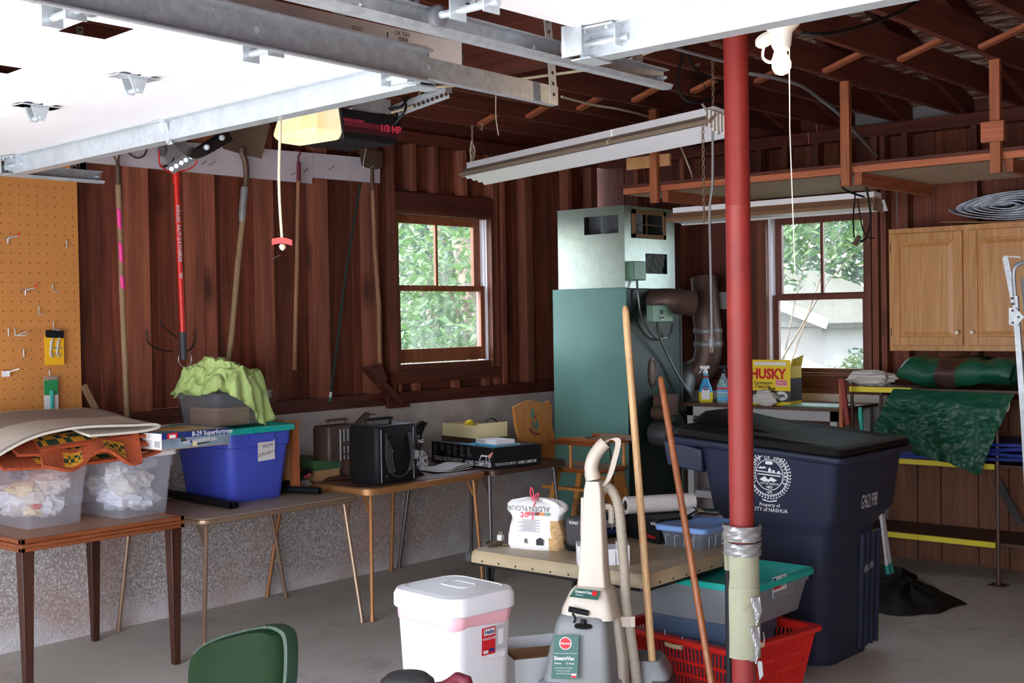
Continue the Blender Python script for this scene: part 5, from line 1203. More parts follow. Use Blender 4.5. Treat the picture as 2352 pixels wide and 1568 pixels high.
pr = [Q(828, 995), Q(812, 985), Q(818, 975), Q(843, 948), Q(849, 946), Q(851, 952), Q(838, 978), Q(836, 997)]
loft(m, [[p + V((.0, 0, 0)) for p in pr], [p + V((-.03, 0, 0)) for p in pr]]); m.tube([Q(847, 950), Q(862, 951)], .006, 8); m.lathe([(.022, -.035), (.022, .008), (.01, .012)], 12, FM(Q(829, 988), (0, 1, 0), (0, 0, 1))); m.build('reel_arm', 'brownpl', PJ)
m = MB(); m.box(X_ - .1, X_ - .07, yl0 + .02, yl0 + .05, .745, zl0); m.box(X_ - .06, X_ + .0, yl0 + .16, yl0 + .22, .745, zl0); m.lathe([(.11, 0), (.12, .006), (.09, .018), (.03, .022)], 20, T3(X_ - .06, yl0 + .13, .736), sx=1, sy=1.2); m.build('foot', 'brownm', PJ)
# ---- black speaker/projector case
CA = thing('projector_case', 'black projector case with a coiled cord on its face and a carrying handle', 'case', (.74, 5.2, .736))
x0, x1, y0_, y1 = .60, .86, 5.03, 5.37; zc1 = PX(822, 985, .86).z
m = MB(); loft(m, [ring(.24, .32, .03, .736, 4, .73, 5.2), ring(.26, .34, .035, .75, 4, .73, 5.2), ring(.26, .34, .035, zc1 - .02, 4, .73, 5.2), ring(.24, .32, .03, zc1, 4, .73, 5.2)]); m.build('case', 'black', CA, smooth=True)
m = MB()
for yy in (5.055, 5.32): m.box(.861, .864, yy, yy + .006, .745, zc1 - .02)
m.build('trim_strip', 'zinc', CA)
m = MB()
for i in range(5): m.tube(bez([(.868 + .003 * i, 5.095 + .011 * i, zc1 - .06 - .02 * i), (.876, 5.083 + .012 * i, .9), (.874, 5.11 + .012 * i, .80)], 10), .0035, 5)
for i in range(3): m.tube(bez([(.868, 5.30 - .012 * i, zc1 - .05), (.876, 5.315 - .012 * i, .89), (.872, 5.29 - .01 * i, .80)], 10), .0035, 5)
m.tube(arc((.87, 5.2, .87), .1, 200, 340, 14, (0, 1, 0), (0, 0, 1)), .004, 5); m.build('coiled_cord', 'dgrey', CA, smooth=True)
m = MB(); m.tube([(.73, 5.07, zc1), (.73, 5.07, zc1 + .035), (.73, 5.26, zc1 + .035), (.73, 5.26, zc1)], .01, 6); m.box(.715, .745, 5.06, 5.27, zc1 + .026, zc1 + .04); m.build('handle', 'blackm', CA)
m = MB(); m.lathe([(.026, 0), (.026, .006), (.018, .01), (.01, .012)], 16, FM((.86, 5.36, .89), (0, 1, 0), (0, 0, 1)) @ T3(-.02, 0, 0)); m.build('jack_ring', 'lgrey', CA)
m = MB()
for p in ((5.1, zc1 - .05), (5.1, .78)): m.lathe([(.009, 0), (.009, .004)], 8, FM((.86, p[0], p[1]), (0, 1, 0), (0, 0, 1)))
m.build('screw', 'rust', CA)
# ---- second projector behind with reel
PK = thing('film_projector', 'black film projector with raised arm and lens, behind the grey reel', 'projector', (.55, 5.55, .736))
X2 = .62; Q2 = lambda px, py: PX(px, py, X2)
m = MB(); pr = [Q2(928, 1094), Q2(965, 1090), Q2(970, 1000), Q2(958, 990), Q2(928, 990)]; loft(m, [pr, [p + V((-.13, 0, 0)) for p in pr]]); m.build('housing', 'black', PK, bevel=.006)
m = MB(); pr = [Q2(938, 998), Q2(960, 975), Q2(969, 966), Q2(976, 970), Q2(972, 985), Q2(966, 1000)]; loft(m, [[p + V((.01, 0, 0)) for p in pr], [p + V((-.02, 0, 0)) for p in pr]]); m.lathe([(.012, 0), (.012, .03)], 10, FM(Q2(971, 972), (0, 1, 0), (0, 0, 1))); m.tube([Q2(978, 975), Q2(968, 1000)], .002, 4); m.build('reel_arm', 'black', PK)
m = MB(); m.tube([Q2(940, 1010) + V((.0, 0, 0)), Q2(957, 1013) + V((.06, 0, 0))], .014, 12); m.tube([Q2(952, 1001), Q2(955, 1001) + V((.03, 0, 0))], .009, 10); m.build('lens', 'zinc', PK, smooth=True)
m = MB(); m.tube(bez([Q2(885, 990), Q2(900, 980), Q2(920, 985) + V((.05, 0, 0)), Q2(937, 1010) + V((.08, 0, 0)), Q2(938, 1050) + V((.08, 0, 0)), Q2(925, 1075) + V((.06, 0, 0))], 26), .005, 6); m.tube(bez([Q2(890, 995), Q2(905, 983) + V((.02, 0, 0)), Q2(925, 985)], 8), .004, 6); m.build('cord', 'brownm', PK, smooth=True)
m = MB(); q = [PZ(932, 1096, .737), PZ(978, 1098, .737)]; s0 = V((.62, PZ(955, 1095, .737).y, .737)); pr = [PX(930, 1096, .75), PX(985, 1097, .75), PX(950, 1068, .75), PX(932, 1062, .75)]; loft(m, [pr, [p + V((-.16, 0, 0)) for p in pr]]); m.build('base_ramp', 'blackm', PK, bevel=.004)
RL = thing('film_reel', 'grey six-spoked film reel leaning on the projector base', 'reel', PX(969, 1085, .80))
c = PX(969, 1057, .84); fr = FM(c, V((-.25, 1, 0)), (-.22, 0, 1)); R_ = .062
for off in (-.006, .006):
    m = MB(); n = 36
    loft(m, [[(R_ * math.cos(t), R_ * math.sin(t), off) for t in [2 * math.pi * i / n for i in range(n)]], [(R_ * .9 * math.cos(t), R_ * .9 * math.sin(t), off) for t in [2 * math.pi * i / n for i in range(n)]], [(R_ * .9 * math.cos(t), R_ * .9 * math.sin(t), off - .0012) for t in [2 * math.pi * i / n for i in range(n)]], [(R_ * math.cos(t), R_ * math.sin(t), off - .0012) for t in [2 * math.pi * i / n for i in range(n)]], [(R_ * math.cos(t), R_ * math.sin(t), off) for t in [2 * math.pi * i / n for i in range(n)]]], cap=False, M_=fr)
    for k in range(6):
        a = math.pi / 3 * k + .3
        for da in (-.12, .12): m.bar(fr @ V((.012 * math.cos(a), .012 * math.sin(a), off)), fr @ V((R_ * .93 * math.cos(a + da), R_ * .93 * math.sin(a + da), off)), .006, .0016, (fr @ V((0, 0, 1)) - fr @ V((0, 0, 0))))
    m.lathe([(.016, off - .001), (.016, off + .001)], 16, fr); m.build('flange', 'lgrey', RL)
MB().lathe([(.014, -.006), (.014, .006)], 14, fr).build('hub', 'lgrey', RL)
# papers
PP = []
for i in range(4):
    c = PZ(1020 + i * 4, 1078 - i * 3, .74 + .005 * i); m = MB(); a = .15 * i - .2
    m.sheet(lambda u, v: V((c.x, c.y, .74 + .005 * i)) + V(((u - .5) * .22 * math.cos(a) - (v - .5) * .28 * math.sin(a), (u - .5) * .22 * math.sin(a) + (v - .5) * .28 * math.cos(a), .006 * math.sin(3 * u + 4 * v + i) + .018 * max(0, u - .6))), 8, 8, .003)
    o = m.build('paper_stack', 'paper', smooth=True); tag(o, ['bottom', 'second', 'third', 'topmost'][i] + ' sheet of the loose papers against the black computer box', 'papers', 'papers beside the reel')
# black computer box
cn = V((.93, 5.965, .738)); lf = V((.26, 6.085, .738)); rt = V((.87, 6.37, .738))
xdir = (cn - lf).normalized(); Lx = (cn - lf).length; fbx = FM(lf, xdir, (0, 0, 1)); dep = .40; hb = PX(1135, 1029, .94).z - .738
TI = thing('computer_box', 'flat black cardboard box lettered for a home computer on the dark brown table', 'box', lf)
MB().box(0, Lx, 0, hb, -dep, 0, fbx).build('carton', 'black', TI, bevel=.003)
m = MB(); m.text('TEXAS INSTRUMENTS', .042, fbx @ T3(.19, hb * .2, .001), 0, xs=.8); m.text('HOME COMPUTER', .042, fbx @ T3(Lx - .16, hb * .17, .001), 0, bold=.02, xs=.8)
for cl in range(6):
    for r_ in range(8 if cl != 1 else 5): m.quad(.03 + cl * .075, .03 + cl * .075 + random.uniform(.025, .05), hb * .88 - r_ * .0085, hb * .88 - r_ * .0085 + .0025, fbx, 2, .001)
m.add([(Lx - .15, .045, .0012), (Lx - .03, .045, .0012), (Lx - .045, .085, .0012), (Lx - .125, .085, .0012)], [(0, 1, 2, 3)], fbx, 0); m.add([(Lx - .143, .048, .0016), (Lx - .078, .048, .0016), (Lx - .072, .075, .0016), (Lx - .122, .075, .0016)], [(0, 1, 2, 3)], fbx, 3); m.add([(Lx - .072, .048, .0016), (Lx - .037, .048, .0016), (Lx - .05, .08, .0016), (Lx - .065, .08, .0016)], [(0, 1, 2, 3)], fbx, 3)
m.add([(Lx - .065, .078, .002), (Lx - .03, .068, .002), (Lx - .002, .1, .002), (Lx - .002, .115, .002)], [(0, 1, 2, 3)], fbx, 1)
fr = FM(fbx @ V((Lx, 0, 0)), -V((fbx[0][2], fbx[1][2], 0)), (0, 0, 1)); m.text('TEXAS INSTRUMENTS', .026, fr @ T3(.1, hb * .2, .001), 0, xs=.7); m.text('HOME COMPUTER', .026, fr @ T3(.28, hb * .2, .001), 0, bold=.02, xs=.72)
m.build('lettering', ['wht', 'bglove', 'grey', 'black'], TI)
zt2 = .738 + hb
# cream box with flap on top, books, pencil
CBx = thing('cream_box', 'open cream cardboard box on the computer box', 'box', lf + V((0, 0, hb)))
c = fbx @ V((.0, hb, -.28)); m = MB(); q = FM(fbx @ V((-.02, hb + .001, -.1)), xdir, (0, 0, 1)); m.box(0, .4, 0, .03, -.26, 0, q, mi=1); m.box(0, .4, .03, .115, -.012, -.008, q); m.box(0, .4, .03, .1, -.26, -.256, q); m.box(0, .004, .03, .11, -.26, -.012, q); m.box(.396, .4, .03, .13, -.26, -.012, q)
m.build('carton', ['cream', 'brownm'], CBx)
m = MB(); m.tube(arc(q @ V((.3, .11, -.2)), .04, 0, 200, 12, (.7, .7, 0), (0, 0, 1)), .005, 6); m.build('black_strap', 'black', CBx, smooth=True)
m = MB(); blob(m, q @ V((.12, .1, -.15)), .035, 12, 8, .05, 2); m.build('yellow_ball', 'ylabel', CBx, smooth=True)
BK = thing('paperback_book', 'thick white paperback lying on the computer box', 'book', fbx @ V((Lx - .25, hb, -.05))); q = FM(fbx @ V((Lx - .26, hb + .012, -.06)), V(xdir), (0, 0, 1)) 
m = MB(); m.box(0, .22, 0, .028, -.15, 0, q, mi=0); m.text('FUNDAMENTALS OF', .009, q @ T3(.06, .019, .001), 1, bold=.01); m.text('DIGITAL SYSTEMS DESIGN', .009, q @ T3(.06, .009, .001), 1, bold=.01); m.build('book_block', ['sticker', 'ink'], BK)
BK = thing('spiral_notebook', 'blue spiral notebook under the white paperback', 'notebook', fbx @ V((Lx - .3, hb, -.05))); q = FM(fbx @ V((Lx - .30, hb + .001, -.04)), V(xdir), (0, 0, 1))
m = MB(); m.box(0, .28, 0, .009, -.2, 0, q); m.build('cover', 'cyan', BK); m = MB()
for i in range(16): m.tube(arc(q @ V((.285, .005, -.01 - i * .012)), .006, 0, 360, 6, xdir, (0, 0, 1)), .0012, 4)
m.build('spiral', 'zinc', BK)
tag(MB().tube([fbx @ V((Lx - .38, hb + .005, -.02)), fbx @ V((Lx - .2, hb + .005, -.012))], .0038, 6).build('pencil', 'cyan'), 'light blue pencil lying in front of the notebook', 'pencil')
# ================================================================ tools on the left wall
def TX(px, py, x=.06): return PX(px, py, x)
def pole_tool(m, pts, r, n=10): m.tube([TX(*p) for p in pts], r, n)
RK = thing('garden_cultivator', 'worn pole tool wrapped with spiralling hot pink tape, leftmost on the wall', 'tool', TX(292, 958))
m = MB(); pole_tool(m, [(271, 420), (276, 520), (280, 660), (292, 958)], .017); m.build('handle', 'ash', RK, smooth=True)
m = MB(); pole_tool(m, [(269, 368), (271, 385), (271, 425)], [.008, .014, .018]); m.tube(bez([TX(268, 372), TX(262, 360), TX(253, 348), TX(240, 345)], 8), .006, 6); m.tube(bez([TX(271, 372), TX(276, 352), TX(292, 350), TX(312, 362), TX(330, 358), TX(337, 342), TX(337, 325)], 20), .006, 6); m.build('tine_head', 'rust', RK, smooth=True)
m = MB()
for (ya, yb) in ((475, 535), (552, 612), (630, 668)):
    a, b_ = TX(274 + (ya - 475) * .045, ya), TX(274 + (yb - 475) * .045, yb); rr_ = .0195
    def fn(u, v, a=a, b_=b_):
        t = -1.3 + 3.4 * u; L = (a - b_).length; z = -(v * L * .72 + u * L * .28 - L * .0); p = a.lerp(b_, min(1, max(0, (v * .72 + u * .28))))
        return (p.x + rr_ * math.sin(t + 1.2), p.y + rr_ * -math.cos(t + .6), p.z)
    m.sheet(fn, 10, 10, .001)
m.build('pink_tape', 'pink', RK, smooth=True)
NG = thing('nut_gatherer', 'red-handled nut gatherer with a wire basket head and black foam grip', 'tool', TX(420, 825))
m = MB(); pole_tool(m, [(404, 398), (420, 768)], .0165); m.build('handle', 'red', NG, smooth=True)
m = MB(); pole_tool(m, [(404, 397), (405, 420)], .021); m.build('collar', 'red', NG, smooth=True)
m = MB(); pole_tool(m, [(419, 762), (422, 826)], [.021, .022]); m.build('grip', 'dgrey', NG, smooth=True)
m = MB(); c = TX(425, 825, .05); m.tube(arc(c, .045, 150, 400, 16, (0, 1, 0), (0, 0, 1)), .0025, 5); m.build('hanging_ring', 'zinc', NG)
a = TX(404, 500, .08); d = (TX(420, 768, .08) - TX(404, 398, .08)).normalized(); ml = FM(TX(410, 528, .0775), -V((0, d.y, d.z)) * -1, V((0, -d.z, d.y)) * -1)
ml = FM(TX(410.5, 535, .0785), d, V((0, -d.z, d.y)))
m = MB(); m.text('WEASEL NUT GATHERER', .032, ml, 0, bold=.02, xs=.92, shear=.2); m.text('W', .03, ml @ T3(.245, 0, 0), 0, bold=.03); m.build('lettering', 'wht', NG)
m = MB(); A_, B__ = TX(374, 345, .1), TX(438, 352, .1); n = 34; L = (B__ - A_)
for i in range(n):
    t = math.pi * 2 * i / n; r_ = .085
    def pt(s_): 
        c = A_.lerp(B__, s_); q = r_ * math.sin(math.pi * (.12 + .76 * s_)); return c + V((q * math.cos(t) * .8, 0, q * math.sin(t)))
    m.tube([pt(0), pt(.2), pt(.5), pt(.8), pt(1)], .0016, 3, caps=False)
m.build('wire_basket', 'zinc', NG)
m = MB()
for c, s_ in ((A_, -1), (B__, 1)): m.lathe([(.036, -.012), (.034, .01), (.01, .014)], 16, FM(c, (1, 0, 0), (0, 0, 1)) if s_ > 0 else FM(c, (-1, 0, 0), (0, 0, 1)))
m.build('end_cap', 'rubber', NG, smooth=True)
m = MB(); m.tube(bez([A_ + V((0, -.02, 0)), TX(366, 375, .1), TX(385, 393, .08), TX(402, 399, .07)], 14), .004, 6); m.tube(bez([B__ + V((0, .02, 0)), TX(452, 372, .1), TX(435, 388, .08), TX(407, 394, .07)], 16), .004, 6); m.build('wire_yoke', 'red', NG, smooth=True)
HK2 = thing('garden_hook', 'dark bent iron hook hanging from the long white board', 'hook', TX(385, 385, .05)); m = MB(); m.tube(bez([TX(400, 362, .05), TX(390, 377, .05), TX(372, 383, .05), TX(368, 378, .05)], 12), .006, 6); m.build('bent_rod', 'blackm', HK2, smooth=True)
SH = thing('round_shovel', 'round-point shovel with duct-taped handle, blade up behind the opener arm', 'shovel', TX(525, 830))
m = MB(); pole_tool(m, [(558, 500), (548, 590), (532, 770), (524, 832)], [.019, .019, .018, .016]); m.build('handle', 'ash', SH, smooth=True)
m = MB(); pole_tool(m, [(562, 430), (558, 470), (556, 508)], .0225); m.build('duct_tape_wrap', 'duct', SH, smooth=True)
m = MB(); m.tube(bez([TX(563, 432), TX(566, 400), TX(563, 370), TX(556, 352), TX(556, 340)], 14), .0185, 10); m.build('socket', 'rust', SH, smooth=True)
o0 = TX(556, 345, .06); 
def blade(u, v):
    w = .125 * (1 - .0 * v) * (1 if v < .6 else math.sqrt(max(0, 1 - ((v - .6) / .4) ** 2.2)) * .98 + .02); s_ = (u - .5) * 2
    d_ = V((0, .2, .98)); r_ = V((.30, .95, -.2)).normalized()
    return o0 + V((.0, 0, -.02)) + d_ * (v * .31) + r_ * (s_ * w) + V((.03 * (1 - s_ * s_) * (.4 + .6 * v) * -1 + .05 * v, 0, 0))
MB().sheet(blade, 16, 14, .002).build('blade', 'rust', SH, smooth=True)
HT = thing('hooked_tool', 'long thin hook tool with a maroon socket, between the shovel and green pole', 'tool', TX(677, 850))
m = MB(); pole_tool(m, [(685, 415), (682, 600), (676, 850)], [.013, .0145, .0145]); m.build('handle', 'toolw', HT, smooth=True)
m = MB(); pole_tool(m, [(686, 372), (686, 416)], [.0125, .0145]); m.tube(bez([TX(686, 375), TX(685, 360), TX(690, 352), TX(687, 345), TX(678, 345)], 12), .005, 6); m.build('hook_socket', 'maroon', HT, smooth=True)
GP = thing('green_pole', 'thin green metal pole leaning on the wall below the short white board', 'pole', TX(757, 920, .03))
m = MB(); m.tube([TX(828, 420, .03), TX(798, 600, .04), TX(760, 905, .03)], .008, 8); m.build('shaft', 'gmetal', GP, smooth=True); MB().tube([TX(760, 900, .03), TX(758.5, 912, .03)], .0095, 8).build('collar', 'white', GP); MB().tube([TX(758.5, 912, .03), TX(757, 922, .03)], .0075, 8).build('tip', 'grnpk', GP)
SP = thing('square_spade', 'small square-bladed spade hung blade up under the opener', 'spade', TX(872, 835))
m = MB(); pole_tool(m, [(856, 435), (860, 560), (870, 700), (872, 835)], [.014, .0155, .017, .0165]); m.build('handle', 'toolw', SP, smooth=True)
m = MB(); pole_tool(m, [(855, 385), (855, 437)], [.011, .0155]); m.build('socket', 'brownm', SP, smooth=True)
a, b_, c, d_ = TX(825, 345, .06), TX(878, 347, .06), TX(877, 385, .06), TX(830, 380, .06)
m = MB(); m.sheet(lambda u, v: (a.lerp(b_, u)).lerp(d_.lerp(c, u) + V((0, 0, -.02 * math.sin(math.pi * u))), v) + V((.01 * math.sin(math.pi * u), 0, 0)), 10, 8, .003); m.build('blade', 'rust', SP, smooth=True)
m = MB(); m.tube(bez([TX(838, 330, .075), TX(840, 345, .075), TX(834, 382, .075), TX(845, 388, .075), TX(858, 380, .075)], 14), .0022, 5); m.build('hanging_string', 'porc', SP)
# wire hooks on the wall
for pts, lb in (([(337, 757), (340, 785), (365, 802), (398, 808)], 'left'), ([(370, 735), (371, 745), (390, 762), (408, 776)], 'mid'), ([(447, 757), (448, 780), (440, 800), (428, 806)], 'right')):
    tag(MB().tube(bez([TX(*p, .03) for p in pts], 14), .004, 6).build('wall_hook', 'blackm', smooth=True), {'left': 'thin black wire hook curving left of the nut gatherer grip', 'mid': 'thin wire hook with red tip left of the red handle', 'right': 'thin black wire hook curving right of the nut gatherer grip'}[lb], 'hook')
tag(MB().bar(PX(192, 885, .05), PX(226, 952, .05), .03, .02, (1, 0, 0)).build('loose_stick', 'ash'), 'loose thin stick leaning at the sill right of the pegboard', 'stick')
tag(MB().tube(bez([PZ(1139, 215, 3.01), PZ(1138, 215, 3.01) + V((0, 0, -.12)), PZ(1137, 215, 3.01) + V((.01, 0, -.18)), PZ(1141, 215, 3.01) + V((0, .01, -.24))], 10), .004, 5).build('string_end', 'wire'), 'short frayed string hanging from a joist right of the chains', 'string')
# ================================================================ furnace in the corner
FX0, FX1, FY0, FY1 = .455, 1.107, 7.2, 7.86
FU = thing('furnace', 'tall green furnace with a bare sheet-metal plenum standing in the corner', 'furnace', (.78, 7.53, 0))
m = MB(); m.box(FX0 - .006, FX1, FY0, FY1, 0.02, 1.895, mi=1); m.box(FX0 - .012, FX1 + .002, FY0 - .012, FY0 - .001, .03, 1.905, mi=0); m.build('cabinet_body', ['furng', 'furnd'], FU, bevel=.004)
m = MB(); x0, x1, y0_, y1 = FX0 + .03, FX1 - .02, FY0 + .005, FY1 - .02; z0, z1 = 1.9, 2.475; th = .003
def holed(m, O, xd, W, H, holes, mi=0):
    """sheet panel with rectangular holes; holes = (x0,x1,z0,z1)"""
    f = FM(O, xd, (0, 0, 1)); xs = sorted({0, W, *[h[0] for h in holes], *[h[1] for h in holes]}); zs_ = sorted({0, H, *[h[2] for h in holes], *[h[3] for h in holes]})
    for a, b in zip(xs[:-1], xs[1:]):
        for c, d in zip(zs_[:-1], zs_[1:]):
            if any(h[0] <= (a + b) / 2 <= h[1] and h[2] <= (c + d) / 2 <= h[3] for h in holes): continue
            m.box(a, b, c, d, -th, 0, f, mi)
    return f
q = [PY(1342, 540, y0_), PY(1420, 493, y0_)]
ff = holed(m, (x0, y0_, z0), (1, 0, 0), x1 - x0, z1 - z0, [(q[0].x - x0, q[1].x - x0, q[0].z - z0, q[1].z - z0)])
r = [PX(1456, 538, x1), PX(1522, 495, x1)]; r2 = [PX(1483, 628, x1), PX(1532, 584, x1)]
holed(m, (x1, y0_, z0), (0, 1, 0), y1 - y0_, z1 - z0, [(r[0].y - y0_, r[1].y - y0_, r[0].z - z0, r[1].z - z0), (r2[0].y - y0_, r2[1].y - y0_, r2[0].z - z0, r2[1].z - z0)])
m.box(x0, x1, y1 - th, y1, z0, z1); m.box(x0, x0 + th, y0_, y1, z0, z1); m.box(x0 - .004, x1 + .004, y0_ - .004, y1, z1, z1 + .006); m.box(x1 - .001, x1 + .006, y0_ - .006, y0_ + .012, z0, z1); m.build('plenum', 'furnw', FU)
m = MB(); m.box(x0 + .1, x1 - .02, y0_ + .25, y0_ + .253, z0, z1 - .01); m.box(q[0].x + .15, q[0].x + .153, y0_ + .004, y0_ + .25, z0, z1 - .01); m.build('duct_divider', 'galvd', FU)
m = MB(); a, b_, c_, d_ = r[0].y - .02, r[1].y + .025, r[0].z - .025, r[1].z + .025
for bx in ((a, b_, c_, c_ + .03), (a, b_, d_ - .03, d_), (a, a + .03, c_, d_), (b_ - .03, b_, c_, d_)): m.box(x1 + .001, x1 + .012, *bx)
m.box(x1 - .02, x1 - .016, a, b_, (c_ + d_) / 2 - .003, (c_ + d_) / 2 + .003); m.box(x1 - .02, x1 - .016, (a + b_) / 2 - .003, (a + b_) / 2 + .003, c_, d_); m.build('vent_frame', 'grime', FU)
m = MB(); m.sheet(lambda u, v: (x1 - .02 + .012 * math.sin(17 * u + 5 * v) * math.sin(9 * v), r2[0].y + (r2[1].y - r2[0].y) * u, r2[0].z + (r2[1].z - r2[0].z) * v), 16, 12, .001); m.build('plastic_cover', 'dgrey', FU, smooth=True)
# electrical boxes on the side, with cables
def XX(px, py, x=FX1): return PX(px, py, x)
def sbox(px0, px1, py0, py1, x, dep, name, mat, par=FU):
    a = XX(px0, py1, x + dep); b = XX(px1, py0, x + dep); return MB().box(x, x + dep, a.y, b.y, a.z, b.z).build(name, mat, par, bevel=.006)
o = sbox(1456, 1484, 600, 643, x1, .07, 'switch_box', 'boxg'); o = sbox(1498, 1546, 700, 740, FX1 + .11, .05, 'control_box', 'boxg')
a = XX(1521, 720, FX1 + .162); m = MB(); f_ = FM(a, (0, 1, 0), (0, 0, 1)); m.lathe([(.016, 0), (.016, .003), (.006, .004)], 14, f_ @ T3(0, .012, 0), mi=1); m.quad(-.045, .045, -.036, -.022, f_, 0, .001); m.quad(-.02, .02, -.047, -.012, f_, 0, .001); m.text('HONEYWELL', .013, f_ @ T3(0, -.03, .0015), 1, bold=.02); m.build('name_plate', ['wht', 'blackm'], o)
m = MB(); XL = FX1 + .03
m.tube(bez([XX(1463, 645, x1 + .03), XX(1466, 680, XL), XX(1475, 730, XL), XX(1505, 775, XL), XX(1535, 772, XL), XX(1545, 745, XL + .06)], 26), .008, 8)
m.tube(bez([XX(1510, 742, XL + .08), XX(1515, 775, XL + .05), XX(1540, 830, XL + .02), XX(1568, 880, XL + .03), XX(1590, 912, XL + .05)], 22), .009, 8); m.build('flex_conduit', 'ibeam', FU, smooth=True)
m = MB(); m.tube([(FX1 + .004, FY1 + .01, .02), (FX1 + .004, FY1 + .01, 1.9)], .008, 6); m.build('edge_pipe', 'ibeam', FU)
# flue: short collar and elbow stub, oval access plate
m = MB(); a = XX(1500, 693); m.tube([a + V((-.02, 0, 0)), a + V((.07, .0, 0)), a + V((.13, .03, .005)), a + V((.18, .08, .0))], [.095, .095, .09, .085], 18); m.build('flue_elbow', 'pbrown', FU, smooth=True)
m = MB(); hollow(m, a + V((.16, .06, .0)), a + V((.24, .16, -.02)), .092, .9, 18); m.build('flue_collar', 'pbrown', FU, smooth=True)
a = XX(1498, 855); MB().lathe([(.085, 0), (.085, .008), (.07, .012), (.065, .006)], 20, FM(a, (0, 1, 0), (0, 0, 1)), sx=.55, sy=1.25).build('access_plate', 'pbrown', FU, smooth=True)
# burner low on the side
m = MB(); a = XX(1505, 985, FX1 + .02); f_ = FM(a, (0, 1, 0), (0, 0, 1))
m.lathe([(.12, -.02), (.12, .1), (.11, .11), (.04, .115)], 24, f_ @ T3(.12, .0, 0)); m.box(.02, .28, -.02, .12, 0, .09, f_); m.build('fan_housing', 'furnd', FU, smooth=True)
m = MB(); m.lathe([(.085, .0), (.085, .13), (.07, .15), (.02, .16), (.018, .17)], 20, f_ @ T3(-.02, -.03, .0)); m.build('motor', 'dgrey', FU, smooth=True)
m = MB(); m.lathe([(.055, 0), (.055, .1), (.05, .11)], 16, f_ @ T3(.0, .12, .0)); m.box(-.02, .12, .1, .25, .0, .12, f_); m.build('transformer_box', 'brownm', FU)
FL = thing('flue_pipe', 'wide rusty flue pipe bending behind the spray bottles', 'pipe', PY(1610, 860, 8.1))
m = MB(); yy = 8.16; m.tube(bez([PY(1618, 640, yy + .05), PY(1622, 720, yy), PY(1628, 780, yy), PY(1620, 835, yy), PY(1590, 860, yy - .02), PY(1560, 880, yy - .05)], 26), .105, 18); m.build('pipe', 'pbrown', FL, smooth=True)
m = MB()
for p, d in ((PY(1626, 760, yy), (0, 0, 1)), (PY(1627, 790, yy), (0, 0, 1))): m.lathe([(.108, -.02), (.112, -.01), (.112, .01), (.108, .02)], 20, T3(*p))
hollow(m, PY(1575, 850, 8.1), PY(1560, 905, 7.95), .1, .85, 18); m.build('joint', 'flue', FL, smooth=True)
o = MB(); p = PY(1664, 690, 8.36); loft(o, [[(p.x + a_, 8.34 - k, p.z + b_) for a_, b_ in rrect(.11, .13, .025)] for k in (0, .02)]); tag(o.build('wall_plate', 'lgrey'), 'grey blank cover plate on the back wall beside the red pole', 'cover plate')

# ================================================================ high chair
HC = thing('high_chair', 'honey-coloured wooden high chair with a painted decal and dark tray by the furnace', 'high chair', (.9, 6.93, 0))
bxp = .74
pr = [PX(1181, 945, bxp), PX(1180, 935, bxp), PX(1195, 927, bxp), PX(1215, 918, bxp), PX(1232, 920, bxp), PX(1250, 926, bxp), PX(1262, 920, bxp), PX(1269, 930, bxp), PX(1268, 975, bxp), PX(1276, 1010, bxp), PX(1275, 1062, bxp), PX(1195, 1066, bxp), PX(1193, 1010, bxp), PX(1185, 975, bxp)]
m = MB(); loft(m, [[p + V((.0, 0, 0)) for p in pr], [p + V((-.022, 0, 0)) for p in pr]]); m.build('backrest', 'chairwood', HC, bevel=.004)
m = MB(); c = PX(1228, 970, bxp + .002); f_ = FM(c, (0, 1, 0), (0, 0, 1))
m.add([(-.03, .1, .0005), (-.045, .06, .0005), (-.03, .03, .0005), (-.005, .035, .0005), (.0, .07, .0005), (-.012, .1, .0005)], [tuple(range(6))], f_, 0)
m.add([(-.02, .03, .0006), (-.03, -.02, .0006), (-.01, -.05, .0006), (0, .0, .0006)], [(0, 1, 2, 3)], f_, 0); m.add([(.015, .02, .0006), (.005, -.04, .0006), (.025, -.07, .0006), (.045, -.02, .0006), (.035, .02, .0006)], [tuple(range(5))], f_, 0)
m.add([(-.005, .05, .0007), (-.01, .03, .0007), (.02, .03, .0007), (.03, .06, .0007)], [(0, 1, 2, 3)], f_, 1); m.add([(-.06, -.03, .0007), (-.065, -.05, .0007), (-.01, -.085, .0007), (.05, -.09, .0007), (.06, -.075, .0007), (0, -.07, .0007)], [tuple(range(6))], f_, 1)
m.tube(arc(f_ @ V((.0, .03, .0)), .115, 10, 170, 16, (0, 1, 0), (0, 0, 1)), .0012, 3); m.build('decal', ['boxg', 'poled', 'grnpk'], HC)
zt_r = .875
tr_ = PZ(1292, 1000, zt_r)
def tray(m):
    n = 30; pts = []
    cx, cy = 1.1, 6.9
    for i in range(n):
        t = 2 * math.pi * i / n; x = cx + .2 * math.cos(t); y = cy + .21 * math.sin(t)
        if math.cos(t) < -.2: x = cx - .2 * .5 + .07 * math.cos(3 * (t - math.pi)) - .08 * abs(math.sin(t)) ** 2
        pts.append((x, y))
    loft(m, [[(x, y, zt_r - .02) for x, y in pts], [(cx + (x - cx) * 1.03, cy + (y - cy) * 1.03, zt_r - .01) for x, y in pts], [(x, y, zt_r + .006) for x, y in pts], [(cx + (x - cx) * .93, cy + (y - cy) * .93, zt_r) for x, y in pts]])
m = MB(); tray(m); m.build('tray', 'traywood', HC, smooth=True)
m = MB(); m.bar((.76, 6.76, .84), (1.2, 6.74, .84), .02, .025); m.bar((.76, 7.05, .84), (1.2, 7.07, .84), .02, .025); m.build('arm', 'traywood', HC)
m = MB()
